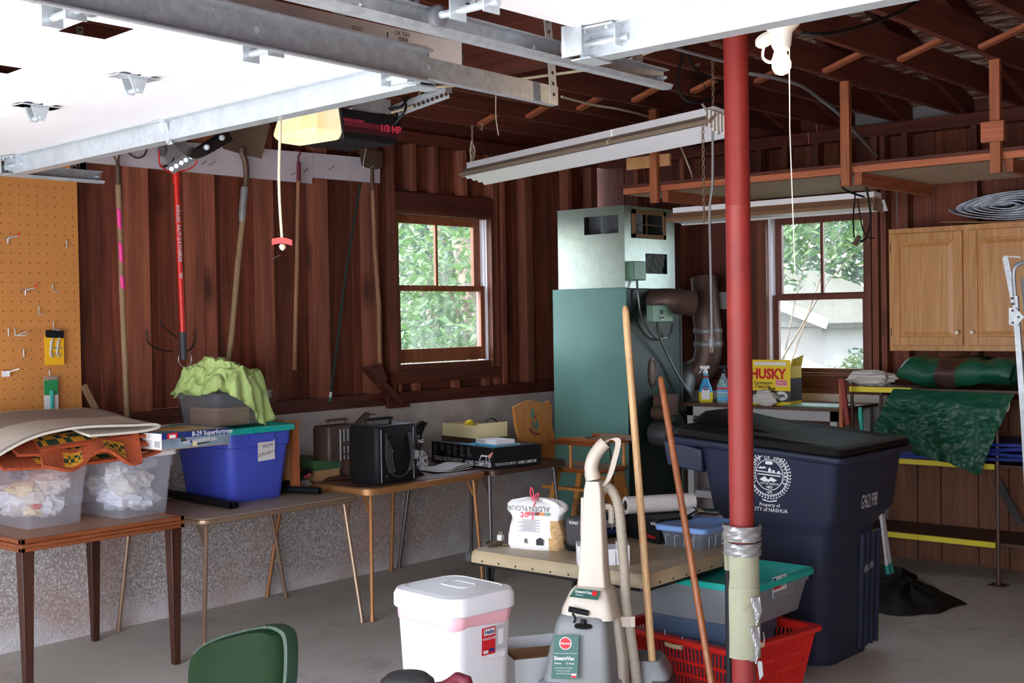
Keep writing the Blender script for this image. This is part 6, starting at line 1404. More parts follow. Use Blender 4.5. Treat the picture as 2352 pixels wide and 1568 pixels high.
for (x, y) in ((.93, 6.76), (1.16, 6.75), (1.16, 7.06), (.93, 7.05)): m.lathe([(.012, 0), (.015, .05), (.011, .1), (.014, .16)], 10, T3(x, y, .67))
m.build('spindle', 'chairwood', HC, smooth=True)
loft(MB(), [ring(.42, .34, .05, .64, 4, .97, 6.91), ring(.44, .36, .05, .655, 4, .97, 6.91), ring(.43, .35, .05, .672, 4, .97, 6.91)]).build('seat', 'traywood', HC, smooth=True)
for (x, y, fx, fy) in ((.8, 6.78, .62, 6.79), (.8, 7.04, .64, 7.1), (1.14, 6.78, 1.24, 6.77), (1.14, 7.04, 1.24, 7.1)):
    MB().bar((x, y, .645), (fx, fy, 0.0), .042, .034, (0, 1, 0)).build('leg', 'chairwood', HC, bevel=.004)
m = MB(); m.bar((.66, 6.80, .52), (1.2, 6.79, .52), .05, .02, (0, 0, 1)); m.bar((1.19, 6.76, .3), (1.19, 7.08, .3), .03, .03); m.build('rail', 'chairwood', HC)
m = MB(); m.hexa([(1.17, 6.78, .42), (1.19, 6.78, .42), (1.19, 7.05, .42), (1.17, 7.05, .42), (1.15, 6.8, .62), (1.17, 6.8, .62), (1.17, 7.03, .62), (1.15, 7.03, .62)]); m.box(1.16, 1.32, 6.77, 7.06, .4, .418); m.build('footrest', 'chairwood', HC, bevel=.004)
m = MB(); m.sheet(lambda u, v: (1.17 + .035 * u, 6.86 + .014 * v + .02 * math.sin(3 * u), .86 - .34 * u), 10, 1, .003); m.build('strap', 'walnut', HC)

# ================================================================ tan vinyl bench table and what stands on it
TT = thing('padded_table', 'low folding table covered in studded tan vinyl, between trash bin and totes', 'table', (2.8, 4.7, 0))
x0, x1, y0_, y1 = 2.33, 3.33, 4.21, 4.98
cx, cy, w, h = (x0 + x1) / 2, (y0_ + y1) / 2, x1 - x0, y1 - y0_
loft(MB(), [ring(w, h, .04, .585, 4, cx, cy), ring(w + .004, h + .004, .045, .60, 4, cx, cy), ring(w - .002, h - .002, .045, .622, 4, cx, cy), ring(w - .03, h - .03, .04, .64, 4, cx, cy)]).build('vinyl_top', 'mat', TT, smooth=True)
loft(MB(), [ring(w - .01, h - .01, .04, .572, 4, cx, cy), ring(w + .003, h + .003, .045, .575, 4, cx, cy), ring(w + .003, h + .003, .045, .586, 4, cx, cy)]).build('steel_rim', 'blackm', TT)
m = MB()
for i in range(9): m.lathe([(.006, 0), (.004, .003)], 6, FM((x0 + .1 + i * .1, y0_ - .001, .598), (1, 0, 0), (0, 0, 1)))
for i in range(7): m.lathe([(.006, 0), (.004, .003)], 6, FM((x1 + .002, y0_ + .1 + i * .1, .598), (0, 1, 0), (0, 0, 1)))
m.build('stud', 'dgrey', TT, kind='stuff')
MB().box(x0 - .006, x0 + .03, y0_ - .006, y0_ + .03, .585, .628).build('corner_guard', 'dgrey', TT, bevel=.006)
for (lx, ly) in ((x0 + .07, y0_ + .06), (2.93, y0_ + .1), (x0 + .07, y1 - .06), (x1 - .07, y1 - .06)):
    o = MB().tube([(lx, ly, .572), (lx, ly, .0)], .0125, 10).build('leg', 'blackm', TT, smooth=True); m = MB(); m.bar((lx + .02, ly, .56), (lx + .02, ly, .45), .035, .014, (1, 0, 0)); m.bar((lx + .045, ly, .57), (lx, ly, .42), .02, .004, (0, 1, 0)); m.build('folding_lock', 'black', o)
ZT = .641
# bag of chips
BG = thing('chip_bag', 'white printed bag of wood chips tied with a pink ribbon', 'bag', (2.62, 4.37, ZT))
c = PZ(1226, 1262, ZT); bw = .135; bd = .055; rr = random.Random(3)
rows = [(0, 1.0, 1.0), (.02, 1.04, 1.15), (.06, 1.0, 1.1), (.1, .95, 1.0), (.135, .90, .9), (.16, .96, .95), (.18, 1.08, .95), (.2, 1.06, .85), (.215, .9, .7), (.225, .5, .45), (.228, .12, .1)]
rg = []; xq = V((.96, .28, 0)).normalized(); yq = V((-.28, .96, 0)).normalized()
for z, a, b in rows:
    rg.append([c + yq * .05 + xq * (bw * a * math.copysign(abs(math.cos(t)) ** .5, math.cos(t)) * (1 + .03 * math.sin(5 * t + z * 40))) + yq * (bd * b * math.copysign(abs(math.sin(t)) ** .6, math.sin(t)) * (1 + .06 * math.sin(7 * t + 30 * z))) + V((0, 0, z + .006 * math.sin(6 * t) * (z > .15))) for t in [2 * math.pi * i / 40 for i in range(40)]])
m = MB()
b0 = len(m.f); loft(m, rg)
for i in range(b0, len(m.f)):
    fc = sum((m.v[k] for k in m.f[i]), V((0, 0, 0))) / len(m.f[i]); s_ = (fc - c).dot(xq)
    m.m[i] = 1 if (s_ > .085 and fc.z - ZT < .13) else 0
m.build('bag_body', ['filmb2' if 'filmb2' in M else 'sticker', 'sawd'], BG, smooth=True)
m = MB(); f_ = FM(c - yq * (.012) + V((0, 0, .085)), xq, (0, 0, 1)); 
for i in range(9): m.quad(-.07 + (i % 3) * .01, .04 - (i % 2) * .02, -.0 + i * .0065, .0015 + i * .0065, f_, 0, .004)
m.text('R', .03, f_ @ T3(-.03, -.045, .006), 0, bold=.02); m.prism([(.02, -.06), (.055, -.06), (.055, -.035), (.0375, -.025), (.02, -.035)], .004, .006, f_, 0)
for i, q in enumerate(('poled', 'navypr', 'greenb', 'card', 'redp')): m.quad(-.03 + i * .024, -.012 + i * .024, .075, .09, f_, 1 + i % 3, .004)
m.text('ALDEN FLOUR', .032, FM(c - yq * .056 + V((0, 0, .198)), -xq, (0, 0, -1)), 0, bold=.0, shear=-.2); m.build('print', ['ink', 'orange', 'boxg', 'poled'], BG)
m = MB(); k = c + yq * .0 + V((0, 0, .225)); m.text('Lot', .05, FM(c - yq * .058 + V((.0, 0, .165)), -xq, (0, 0, -1)), 0, bold=.02, shear=.2)
m.tube(bez([k, k + V((-.015, 0, .035)), k + V((-.008, 0, .06)), k + V((.004, 0, .035)), k], 14), .003, 5); m.tube(bez([k, k + V((.02, 0, .03)), k + V((.038, 0, .035)), k + V((.02, 0, .01)), k + V((.0, 0, -.03))], 14), .003, 5); m.build('pink_ribbon', 'pinkp', BG)
PLR = thing('pliers', 'brown slip-joint pliers lying on the tan vinyl table', 'pliers', PZ(1135, 1250, ZT))
m = MB(); q = lambda px, py, z=ZT + .006: PZ(px, py, z)
m.tube(bez([q(1115, 1250), q(1120, 1245), q(1140, 1244), q(1155, 1248)], 10), .0055, 6); m.tube(bez([q(1122, 1254), q(1135, 1253), q(1148, 1250), q(1168, 1247)], 10), .0055, 6); m.tube([q(1150, 1249), q(1172, 1249)], [.009, .006], 6); m.build('jaws', 'rust', PLR, smooth=True)
AD = thing('plug_adapter', 'white two-prong plug adapter standing prongs up behind the pliers', 'plug', PZ(1150, 1240, ZT)); p = PZ(1150, 1241, ZT)
MB().box(-.014, .014, -.012, .012, 0, .028, T3(*p)).build('block', 'porc', AD, bevel=.003); m = MB(); m.box(-.008, -.0065, -.003, .003, .028, .044, T3(*p)); m.box(.0065, .008, -.003, .003, .028, .044, T3(*p)); m.build('prong', 'brass', AD)
SPK = thing('speaker', 'small black speaker lettered in white, partly behind the vacuum', 'speaker', PZ(1310, 1268, ZT)); a, b_ = PZ(1298, 1265, ZT), PZ(1338, 1272, ZT); xd = (b_ - a).normalized(); hh = PY(1310, 1188, a.y).z - ZT; f_ = FM(a, xd, (0, 0, 1)); W_ = (b_ - a).length + .02
MB().box(0, W_, 0, hh, -.09, 0, f_).build('cabinet', 'dgrey', SPK, bevel=.012); m = MB(); m.text('SONY', .018, f_ @ T3(W_ * .45, hh - .022, .001), 0, bold=.02, xs=1.2); m.build('lettering', 'wht', SPK)
m = MB()
for i in range(6): m.tube(bez([f_ @ V((.0, .035 + .004 * i, .004)), f_ @ V((.03, .012 + .004 * i, .012 + .002 * i)), f_ @ V((W_, .02 + .003 * i, .012))], 8), .0025, 5)
m.build('cord', 'black', SPK)
ST = thing('foam_block', 'white foam packing block on the table behind the vacuum column', 'foam', PZ(1385, 1295, ZT)); a, b_ = PZ(1327, 1300, ZT), PZ(1447, 1298, ZT)
xd = (b_ - a).normalized(); L = (b_ - a).length; f_ = FM(a, xd, (0, 0, 1)); m = MB(); m.box(0, L, 0, .07, -.13, 0, f_); m.box(0, .05, .07, .085, -.13, 0, f_); m.box(L - .05, L, .07, .085, -.13, 0, f_); m.box(.06, L - .06, .0, .06, -.0, .004, f_); m.build('block', 'white', ST, bevel=.004)
BKB = thing('black_shoe_box', 'black cardboard box with red and white lettering under the paper towel roll', 'box', PZ(1470, 1245, ZT)); a, b_ = PZ(1400, 1222, ZT), PZ(1512, 1250, ZT); xd = (b_ - a).normalized(); L = (b_ - a).length; f_ = FM(a, xd, (0, 0, 1)); hb2 = .115
MB().box(0, L, 0, hb2, -.2, 0, f_).build('carton', 'black', BKB, bevel=.003); m = MB(); m.text('balance', .026, f_ @ T3(L - .06, .03, .001), 0, bold=.02); fr = FM(b_, V((-xd.y, xd.x, 0)), (0, 0, 1)); m.build('lettering', 'redp', BKB); m = MB(); m.text('achieve', .024, f_ @ T3(L - .02, hb2 - .022, .0012), 0, bold=.01); m.build('lettering', 'wht', BKB)
PT = thing('paper_towel_roll', 'white paper towel roll lying on the black cardboard box', 'paper towel', PZ(1510, 1200, ZT + hb2))
a = PZ(1437, 1182, ZT + hb2) + V((0, 0, .045)); b_ = PZ(1592, 1172, ZT + hb2) + V((0, 0, .045)); m = MB(); hollow(m, b_, a, .042, .55, 24); m.build('roll', 'rag', PT, smooth=True); d = (a - b_).normalized(); m = MB(); hollow(m, b_, a + d * .001, .024, .85, 18); m.build('cardboard_core', 'brownpl', PT, smooth=True)
CBX = tub('clear_box', 'small clear ribbed box with light blue lid beside the red pole', 'storage box', 3.0, 3.24, 4.79, 5.09, ZT, ZT + .095, .02, 'tubb', 'lblue', rz=0, r=.02, lidh=.015, handles=False)
m = MB()
for i in range(5): m.tube([(3.238, 4.84 + i * .055, ZT + .01), (3.241, 4.84 + i * .055, ZT + .06), (3.241, 4.865 + i * .055, ZT + .06)], .0016, 4)
for i in range(4): m.tube([(3.04 + i * .05, 4.789, ZT + .01), (3.04 + i * .05, 4.787, ZT + .06), (3.06 + i * .05, 4.787, ZT + .06)], .0016, 4)
m.build('rib', 'lgrey', CBX)
for (px, py, a_, mt, lb) in ((1635, 1172, .3, 'furnd', 'dark printed card lying flat on the blue lid'), (1625, 1182, .1, 'brownm', 'brown printed card lying on the blue lid edge'), (1590, 1172, .8, 'cream', 'small cream booklet leaning on the paper towel roll')):
    p = PZ(px, py, ZT + .112); tag(MB().box(-.05, .05, -.035, .035, 0, .004, T3(*p) @ Rz(a_)).build('card', mt), lb, 'card')
WC = thing('wallet_case', 'open black case propped on the blue lid behind the brown pole', 'case', PZ(1570, 1180, ZT + .11)); p = PZ(1575, 1185, ZT + .112); m = MB(); m.box(-.06, .06, -.04, .04, 0, .01, T3(*p) @ Rz(.8) @ Matrix.Rotation(-.5, 4, 'Y')); m.box(-.05, .05, -.035, .035, .011, .014, T3(*p) @ Rz(.8) @ Matrix.Rotation(-.5, 4, 'Y'), mi=1); m.build('case_body', ['black', 'lgrey'], WC)
LP = thing('stereo_unit', 'grey and black stereo unit behind the vacuum hose', 'stereo', PZ(1410, 1240, ZT)); a, b_ = PZ(1362, 1238, ZT), PZ(1430, 1232, ZT); xd = (b_ - a).normalized(); f_ = FM(a, xd, (0, 0, 1)); m = MB(); m.box(0, .15, 0, .1, -.12, 0, f_, mi=0); m.box(.01, .145, .05, .085, 0, .003, f_, mi=1); m.box(.01, .145, .02, .04, 0, .003, f_, mi=2); m.text('- -- - --', .012, f_ @ T3(.08, .03, .004), 1); m.build('casing', ['black', 'zinc', 'navypr'], LP)
MS = thing('mesh_basket', 'black wire mesh basket standing behind the speaker', 'basket', PZ(1320, 1225, ZT)); p = PZ(1318, 1222, ZT); m = MB(); W_ = .13; H_ = .16
for i in range(14):
    for (u0, u1) in (((0, 0), (W_, 0)), ((W_, 0), (W_, .1)), ((0, .1), (W_, .1)), ((0, 0), (0, .1))):
        z = i * H_ / 13; m.tube([(p.x + u0[0], p.y + u0[1], ZT + .002 + z), (p.x + u1[0], p.y + u1[1], ZT + .002 + z)], .0012, 3, caps=False)
for i in range(15):
    x = p.x + W_ * i / 14; m.tube([(x, p.y, ZT), (x, p.y, ZT + H_)], .0012, 3, caps=False); m.tube([(x, p.y + .1, ZT), (x, p.y + .1, ZT + H_)], .0012, 3, caps=False)
    y = p.y + .1 * i / 14; m.tube([(p.x + W_, y, ZT), (p.x + W_, y, ZT + H_)], .0012, 3, caps=False)
m.build('wire_mesh', 'blackm', MS)
for i in range(4):
    p = PZ(1284, 1238, ZT); tag(MB().box(-.1, .06, -.04, .06, .012 * i, .012 * i + .009, T3(p.x, p.y, ZT + .001) @ Rz(.1 * i - .15)).build('booklet', ['paper', 'sticker', 'paper', 'cream'][i]), ['lowest booklet', 'second booklet', 'third booklet', 'topmost cream booklet'][i] + ' of the stack between chip bag and speaker', 'booklet', 'booklets between bag and speaker')
tag(MB().tube(bez([PZ(1405, 1215, ZT + .13), PZ(1412, 1185, ZT + .16), PZ(1425, 1165, ZT + .2), PZ(1432, 1180, ZT + .17), PZ(1418, 1200, ZT + .14)], 16), .0018, 4).build('wire_loop', 'wire'), 'thin looped wire sticking up behind the vacuum hose', 'wire')

# ================================================================ trash bin
BN = thing('trash_bin', 'tall white lidded trash bin with a pink liner showing, left of the carpet cleaner', 'trash bin', (2.89, 3.54, 0), -.10)
def R4(w, h, r, z): return ring(w, h, r, z, 7)
m = MB(); loft(m, [R4(.315, .285, .07, .0), R4(.32, .29, .07, .01), R4(.366, .334, .07, .585), R4(.35, .32, .07, .59)]); m.build('bin_body', 'white', BN, local=True, smooth=True)
m = MB(); loft(m, [R4(.395, .355, .08, .585), R4(.405, .365, .085, .59), R4(.405, .365, .085, .635), R4(.385, .345, .08, .655), R4(.33, .29, .07, .662), R4(.325, .285, .07, .659), R4(.29, .25, .06, .66)]); m.build('lid', 'white', BN, local=True, smooth=True)
m = MB(); loft(m, [[(x, y, .6605) for x, y in rrect(.15, .1, .03, 4, 0, .03)], [(x, y, .664) for x, y in rrect(.145, .095, .03, 4, 0, .03)], [(x, y, .664) for x, y in rrect(.13, .08, .025, 4, 0, .03)], [(x, y, .661) for x, y in rrect(.12, .07, .02, 4, 0, .03)]]); m.build('lid_grip', 'white', BN, local=True)
m = MB()
n = 44; P0_ = rrect(.362, .33, .07, 10); pts0 = P0_; 
def lr(z, e): return [(x * (1 + e + .006 * math.sin(i * 1.7)), y * (1 + e + .006 * math.sin(i * 1.3)), z + .006 * math.sin(i * .5 + z * 90)) for i, (x, y) in enumerate(pts0)]
loft(m, [lr(.59, .02), lr(.572, .032), lr(.556, .03), lr(.542, .022), lr(.536, .0)], cap=False); m.build('liner', 'pinkb', BN, local=True, smooth=True)
fb2 = FM((.181, 0, .45), (0, 1, 0), (.042, 0, 1)); m = MB(); m.quad(-.02, .05, -.03, .075, fb2, 0, .001); m.quad(.05, .1, -.02, .075, fb2, 1, .001); m.quad(-.01, .045, .045, .07, fb2, 2, .0014); m.text('Hefty', .022, fb2 @ T3(.018, .057, .002), 3, bold=.03); m.text('TOUCH LID', .0125, fb2 @ T3(.016, .032, .002), 2, bold=.03); m.quad(-.012, .012, -.024, -.012, fb2, 2, .0015); m.quad(.018, .044, -.02, -.008, fb2, 3, .0015); m.quad(.062, .09, .0, .06, fb2, 2, .0015); m.quad(-.02, .1, -.05, -.03, fb2, 2, .001)
m.build('sticker', ['redp', 'lgrey', 'wht', 'navypr'], BN, local=True)
# speckled carton
M['speck'] = NT('speckled_card').m
t = NT('speckled_card2'); vo = t.new('ShaderNodeTexVoronoi'); vo.inputs['Scale'].default_value = 130; t.link(t.coord(), vo.inputs['Vector']); t.link(t.ramp(vo.outputs['Distance'], [(.06, s2l((140, 150, 160))), (.14, s2l((232, 234, 236)))]), t.b.inputs['Base Color']); t.b.inputs['Roughness'].default_value = .7; M['speck'] = t.m
SB = thing('speckled_carton', 'open speckled white carton between the trash bin and the carpet cleaner', 'box', (2.86, 4.06, 0), -.55)
m = MB(); W_, D_, H_ = .36, .3, .31; th = .004
m.box(-W_ / 2, W_ / 2, -D_ / 2, -D_ / 2 + th, 0, H_); m.box(-W_ / 2, W_ / 2, D_ / 2 - th, D_ / 2, 0, H_); m.box(-W_ / 2, -W_ / 2 + th, -D_ / 2, D_ / 2, 0, H_); m.box(W_ / 2 - th, W_ / 2, -D_ / 2, D_ / 2, 0, H_); m.box(-W_ / 2, W_ / 2, -D_ / 2, D_ / 2, 0, th); m.build('carton', 'speck', SB, local=True)
m = MB(); m.box(-.08, .06, -.1, .12, .02, .285); m.box(.08, .17, -.1, .12, .02, .28); m.build('inner_box', 'card', SB, local=True)

# ================================================================ carpet cleaner
k0 = 4.95
VC = thing('carpet_cleaner', 'beige and grey upright carpet cleaner with a ribbed hose, handle raised', 'carpet cleaner', (3.2, 3.95, 0), 0)
rot = .35
def Dp(px, py, k=k0): return CAM + _ray(px, py) * k
def sec(pl, pr_, py, dep, k=k0, sq=.55, n=20, a=rot, dk=0):
    """horizontal squarish section spanning the photograph's width pl..pr_ at height py"""
    c = Dp((pl + pr_) / 2, py, k + dk); hw = (pr_ - pl) / 2 / FPX * k; out = []
    ex = hw / (math.cos(a) + math.sin(a) * dep / max(hw, 1e-4)) if dep > 0 else hw
    ex = max(.004, (hw - math.sin(a) * dep * .45) / math.cos(a))
    X_ = R0 * math.cos(a) + F0 * math.sin(a) * -1; Y_ = R0 * math.sin(a) + F0 * math.cos(a)
    for i in range(n):
        t = 2 * math.pi * i / n; cx_ = math.copysign(abs(math.cos(t)) ** sq, math.cos(t)); cy_ = math.copysign(abs(math.sin(t)) ** sq, math.sin(t))
        out.append(c + X_ * (ex * cx_) + Y_ * (dep * cy_))
    return out
m = MB(); loft(m, [sec(1246, 1432, 1680, .13, sq=.3), sec(1246, 1432, 1560, .13, sq=.3)]); m.build('base_body', 'grey', VC, smooth=True)
m = MB(); loft(m, [sec(1250, 1428, 1562, .115, sq=.3), sec(1262, 1424, 1500, .11, sq=.3), sec(1280, 1416, 1425, .10, sq=.3), sec(1288, 1408, 1408, .09, sq=.3), sec(1296, 1402, 1400, .075, sq=.3)]); m.build('tank', 'vgrey', VC, smooth=True)
m = MB(); loft(m, [sec(1243, 1436, 1580, .125, sq=.3), sec(1243, 1436, 1556, .125, sq=.3), sec(1250, 1430, 1552, .12, sq=.3)]); m.build('tank_rim', 'grey', VC, smooth=True)
m = MB(); loft(m, [sec(1290, 1428, 1412, .09, sq=.35), sec(1294, 1424, 1390, .09, sq=.35), sec(1312, 1412, 1352, .075, sq=.35), sec(1322, 1400, 1342, .06, sq=.35)]); m.build('hood', 'beige', VC, smooth=True)
# side frame of the body
m = MB(); loft(m, [sec(1418, 1452, 1680, .05), sec(1412, 1446, 1500, .045), sec(1402, 1430, 1405, .04)]); m.build('side_rail', 'beiged', VC, smooth=True)
m = MB(); loft(m, [sec(1328, 1402, 1348, .05, sq=.2), sec(1332, 1397, 1300, .045, sq=.2), sec(1338, 1391, 1200, .036, sq=.2), sec(1343, 1386, 1122, .03, sq=.2), sec(1346, 1382, 1104, .026, sq=.3)]); m.build('column', 'beige', VC, smooth=True)
# grip with finger ribs, then the loop
gp = [Dp(1363, 1100), Dp(1358, 1075), Dp(1364, 1050), Dp(1378, 1028), Dp(1390, 1016)]
m = MB(); cv = bez(gp, 28); m.tube(cv, [(.030 if i < 5 else .0275) + (.0016 if i % 2 else 0) - .003 * i / len(cv) for i in range(len(cv))], 12); m.build('grip', 'beige', VC, smooth=True)
m = MB(); lp = bez([Dp(1388, 1018), Dp(1400, 1009), Dp(1414, 1008), Dp(1420, 1018), Dp(1412, 1055), Dp(1400, 1095), Dp(1385, 1116), Dp(1372, 1118)], 40)
loft(m, [[p + R0 * .011 + UP * .004, p - R0 * .011 - UP * .004, p - R0 * .011 + F0 * .02, p + R0 * .011 + F0 * .02] for p in lp]) ; m.build('handle_loop', 'beige', VC, smooth=True)
def ribbed(m, pts, r, pitch=.0075, amp=.003):
    cv = bez(pts, 60); L = sum((b - a).length for a, b in zip(cv[:-1], cv[1:])); n = int(L / pitch) * 2; out = []; acc = 0; j = 0
    seg = [(b - a).length for a, b in zip(cv[:-1], cv[1:])]; cum = [0]
    for s_ in seg: cum.append(cum[-1] + s_)
    for i in range(n + 1):
        t = L * i / n
        while j < len(seg) - 1 and cum[j + 1] < t: j += 1
        out.append(cv[j].lerp(cv[j + 1], (t - cum[j]) / max(seg[j], 1e-6)))
    m.tube(out, [r + (amp if i % 2 else 0) for i in range(len(out))], 12)
m = MB(); ribbed(m, [Dp(1378, 1130, k0 + .03), Dp(1400, 1120, k0 + .02), Dp(1420, 1160), Dp(1428, 1230), Dp(1434, 1310), Dp(1438, 1380), Dp(1443, 1420), Dp(1452, 1480), Dp(1462, 1560), Dp(1468, 1640)], .0185); m.build('ribbed_hose', 'beiged', VC, smooth=True)
m = MB(); ribbed(m, [Dp(1349, 1280, k0 + .05), Dp(1346, 1300, k0 + .06), Dp(1338, 1340, k0 + .06), Dp(1332, 1380, k0 + .08)], .0175); m.build('ribbed_hose', 'beiged', VC, smooth=True)
m = MB(); loft(m, [sec(1335, 1352, 1285, .015, k0 + .03), sec(1333, 1352, 1225, .015, k0 + .03), sec(1334, 1350, 1142, .013, k0 + .03)]); m.tube([Dp(1336, 1232, k0), Dp(1352, 1236, k0)], .018, 8); m.build('wand_holder', 'beige', VC, smooth=True)
m = MB(); m.tube(bez([Dp(1385, 1165, k0 + .02), Dp(1402, 1165, k0 + .02), Dp(1404, 1200, k0 + .03)], 10), .012, 8); m.build('hose_bracket', 'beige', VC); MB().box(-.03, .03, -.02, .02, -.02, .02, T3(*Dp(1440, 1425)) @ Rz(yaw)).build('hose_clip', 'beige', VC)
m = MB(); m.tube([Dp(1306, 1398, k0 - .09), Dp(1352, 1408, k0 - .09)], .011, 10); m.lathe([(.034, 0), (.036, .006), (.03, .012), (.012, .014), (.01, .03)], 16, T3(*Dp(1340, 1440, k0 - .1))); m.tube(bez([Dp(1315, 1408, k0 - .09), Dp(1322, 1420, k0 - .1), Dp(1318, 1430, k0 - .1)], 8), .005, 5); m.build('tank_handle', 'black', VC, smooth=True)
# labels
lx = (R0 * math.cos(rot) + F0 * -math.sin(rot)).normalized()
fl_ = FM(Dp(1296, 1508, k0 - .117), R0 * math.cos(-.12) + F0 * math.sin(-.12), UP + F0 * .12); m = MB(); s_ = k0 / FPX
m.prism([(-30 * s_, -48 * s_), (30 * s_, -48 * s_), (34 * s_, 48 * s_), (-22 * s_, 48 * s_)], 0, .004, fl_, 0)
m.lathe([(.024, .0045), (.024, .005)], 24, fl_ @ T3(3 * s_, 30 * s_, 0), mi=2); m.lathe([(.021, .0052), (.021, .0055)], 24, fl_ @ T3(3 * s_, 30 * s_, 0), mi=1)
m.text('Hoover', .014, fl_ @ T3(3 * s_, 30 * s_, .006), 2, bold=.01, shear=.3)
m.text('Number One Name In Floorcare', .0066, fl_ @ T3(3 * s_, 8 * s_, .005), 2, shear=.3); m.text('SteamVac', .020, fl_ @ T3(0, -3 * s_, .005), 2, bold=.03); m.text('Deluxe      12 Amps', .0095, fl_ @ T3(0, -14 * s_, .005), 2, bold=.01, shear=.2)
for i, q in enumerate(('Powered Brush Technology', 'Rotating - Removable', 'Easy Fill & Easy Empty')): m.text(q, .0062, fl_ @ T3(-2 * s_, (-24 - 6 * i) * s_, .005), 2, shear=.3)
m.quad(16 * s_, 27 * s_, -45 * s_, -36 * s_, fl_, 2, .0048); m.quad(16 * s_, 27 * s_, -45 * s_, -40 * s_, fl_, 1, .0052)
m.build('tank_label', ['vgreen', 'redp', 'wht'], VC)
fl_ = FM(Dp(1345, 1364, k0 - .096), R0 * .96 - UP * .12 - F0 * .05, UP * .75 + F0 * .55); m = MB(); m.prism([(-36 * s_, -11 * s_), (28 * s_, -11 * s_), (34 * s_, 11 * s_), (-24 * s_, 11 * s_)], 0, .003, fl_, 0); m.text('SteamVac', .017, fl_ @ T3(-5 * s_, 3 * s_, .004), 2, bold=.02); m.text('Deluxe', .010, fl_ @ T3(-14 * s_, -5 * s_, .004), 2, shear=.2); m.lathe([(.011, .0035), (.011, .004)], 16, fl_ @ T3(20 * s_, 3 * s_, 0), mi=1); m.build('hood_label', ['vgreen', 'redp', 'wht'], VC)
m = MB(); loft(m, [sec(1440, 1560, 1680, .12, k0 + .15, .4, a=.2), sec(1445, 1556, 1590, .12, k0 + .15, .4, a=.2), sec(1450, 1545, 1535, .11, k0 + .15, .4, a=.2), sec(1455, 1525, 1505, .09, k0 + .15, .4, a=.2)]); m.build('nozzle_hood', 'grey', VC, smooth=True)
m = MB(); loft(m, [sec(1475, 1558, 1580, .124, k0 + .15, .4, a=.2), sec(1478, 1548, 1545, .118, k0 + .15, .4, a=.2)]); m.build('nozzle_window', 'dgrey', VC, smooth=True)
# ================================================================ two wooden poles leaning on the vinyl table
a, b_ = PZ(1512, 1700, .0), PY(1436, 702, 4.26); a = PZ(1513, 1712, 0)
PA = thing('wooden_pole', 'pale new wooden pole leaning up past the furnace', 'pole', a); cv = [a.lerp(b_, t) for t in (0, .3, .6, .9, .985, .996, 1)]; MB().tube(cv, [.0155, .0155, .0155, .0152, .015, .011, .005], 12).build('shaft', 'pale', PA, smooth=True)
a, b_ = PZ(1658, 1712, 0), PY(1517, 864, 4.45)
PB = thing('wooden_pole', 'amber worn wooden pole leaning at a steeper slant beside the pale one', 'pole', a); cv = [a.lerp(b_, t) for t in (0, .3, .6, .9, .985, .996, 1)]; MB().tube(cv, [.0145, .0145, .0142, .014, .0135, .010, .005], 12).build('shaft', 'amber', PB, smooth=True)
# ================================================================ totes in the red basket
RB = thing('red_basket', 'red plastic basket with wire handles holding two stacked totes', 'basket', (3.2, 4.87, 0))
def rim(z, e): return [(2.90 - e, 4.58 - e), (3.56 + e, 4.58 - e), (3.56 + e, 5.16 + e), (2.90 - e, 5.16 + e)]
def brect(e, z, r=.04): return ring(.56 + 2 * e, .48 + 2 * e, r, z, 4, 3.25, 4.87)
m = MB(); loft(m, [brect(.0, .012), brect(.0, .02), brect(-.004, .02), brect(-.004, .012)]); H_ = .30
loft(m, [brect(.05, H_ - .03), brect(.055, H_), brect(.075, H_), brect(.078, H_ - .012), brect(.085, H_ - .012), brect(.085, H_ + .006), brect(.045, H_ + .006), brect(.045, H_ - .03), brect(.05, H_ - .03)], cap=False)
for z in (.08, .14, .2): e = .052 * z / H_; loft(m, [brect(e + .003, z - .006), brect(e + .003, z + .006), brect(e - .002, z + .006), brect(e - .002, z - .006), brect(e + .003, z - .006)], cap=False)
for s_ in range(4):
    n = 30
    for i in range(n + 1):
        t = i / n
        if s_ == 0: p0, p1 = (2.97 + .56 * t, 4.63), (2.92 + .66 * t, 4.58)
        elif s_ == 1: p0, p1 = (3.53, 4.63 + .48 * t), (3.58, 4.58 + .58 * t)
        elif s_ == 2: p0, p1 = (2.97 + .56 * t, 5.11), (2.92 + .66 * t, 5.16)
        else: p0, p1 = (2.97, 4.63 + .48 * t), (2.92, 4.58 + .58 * t)
        m.bar((p0[0], p0[1], .015), (p1[0], p1[1], H_ - .02), .008, .005, (1, 0, 0) if s_ % 2 == 0 else (0, 1, 0))
m.build('basket_body', 'red', RB)
for (px, py, dx) in ((1568, 1485, 0), (1765, 1480, 0)):
    c = PY(px, py, 4.565) if px < 1700 else PX(px, py, 3.61); ax = V((1, 0, 0)) if px < 1700 else V((0, 1, 0)); m = MB()
    m.tube([c + ax * -.05 + V((0, 0, .06)), c + ax * -.045 + V((0, 0, .02)), c + ax * -.05, c + ax * .05, c + ax * .055 + V((0, 0, .02)), c + ax * .05 + V((0, 0, .05))], .003, 5); o = m.build('wire_handle', 'zinc', RB); MB().tube([c + ax * -.042, c + V((0, 0, -.004)), c + ax * .045], .0105, 8).build('handle_sleeve', 'cream', o, smooth=True)
RB.rotation_euler.z = -.14
SL = tub('slate_tote', 'dark slate blue lidded tote sitting in the red basket', 'tote', 3.03, 3.46, 4.66, 5.08, .022, .36, .03, 'slate', 'slate', r=.04)
GT = tub('grey_tote', 'grey tote with translucent teal lid stacked on top of the slate tote', 'tote', 3.0, 3.60, 4.58, 5.12, .378, .552, .04, 'gtote', 'teal', r=.035)
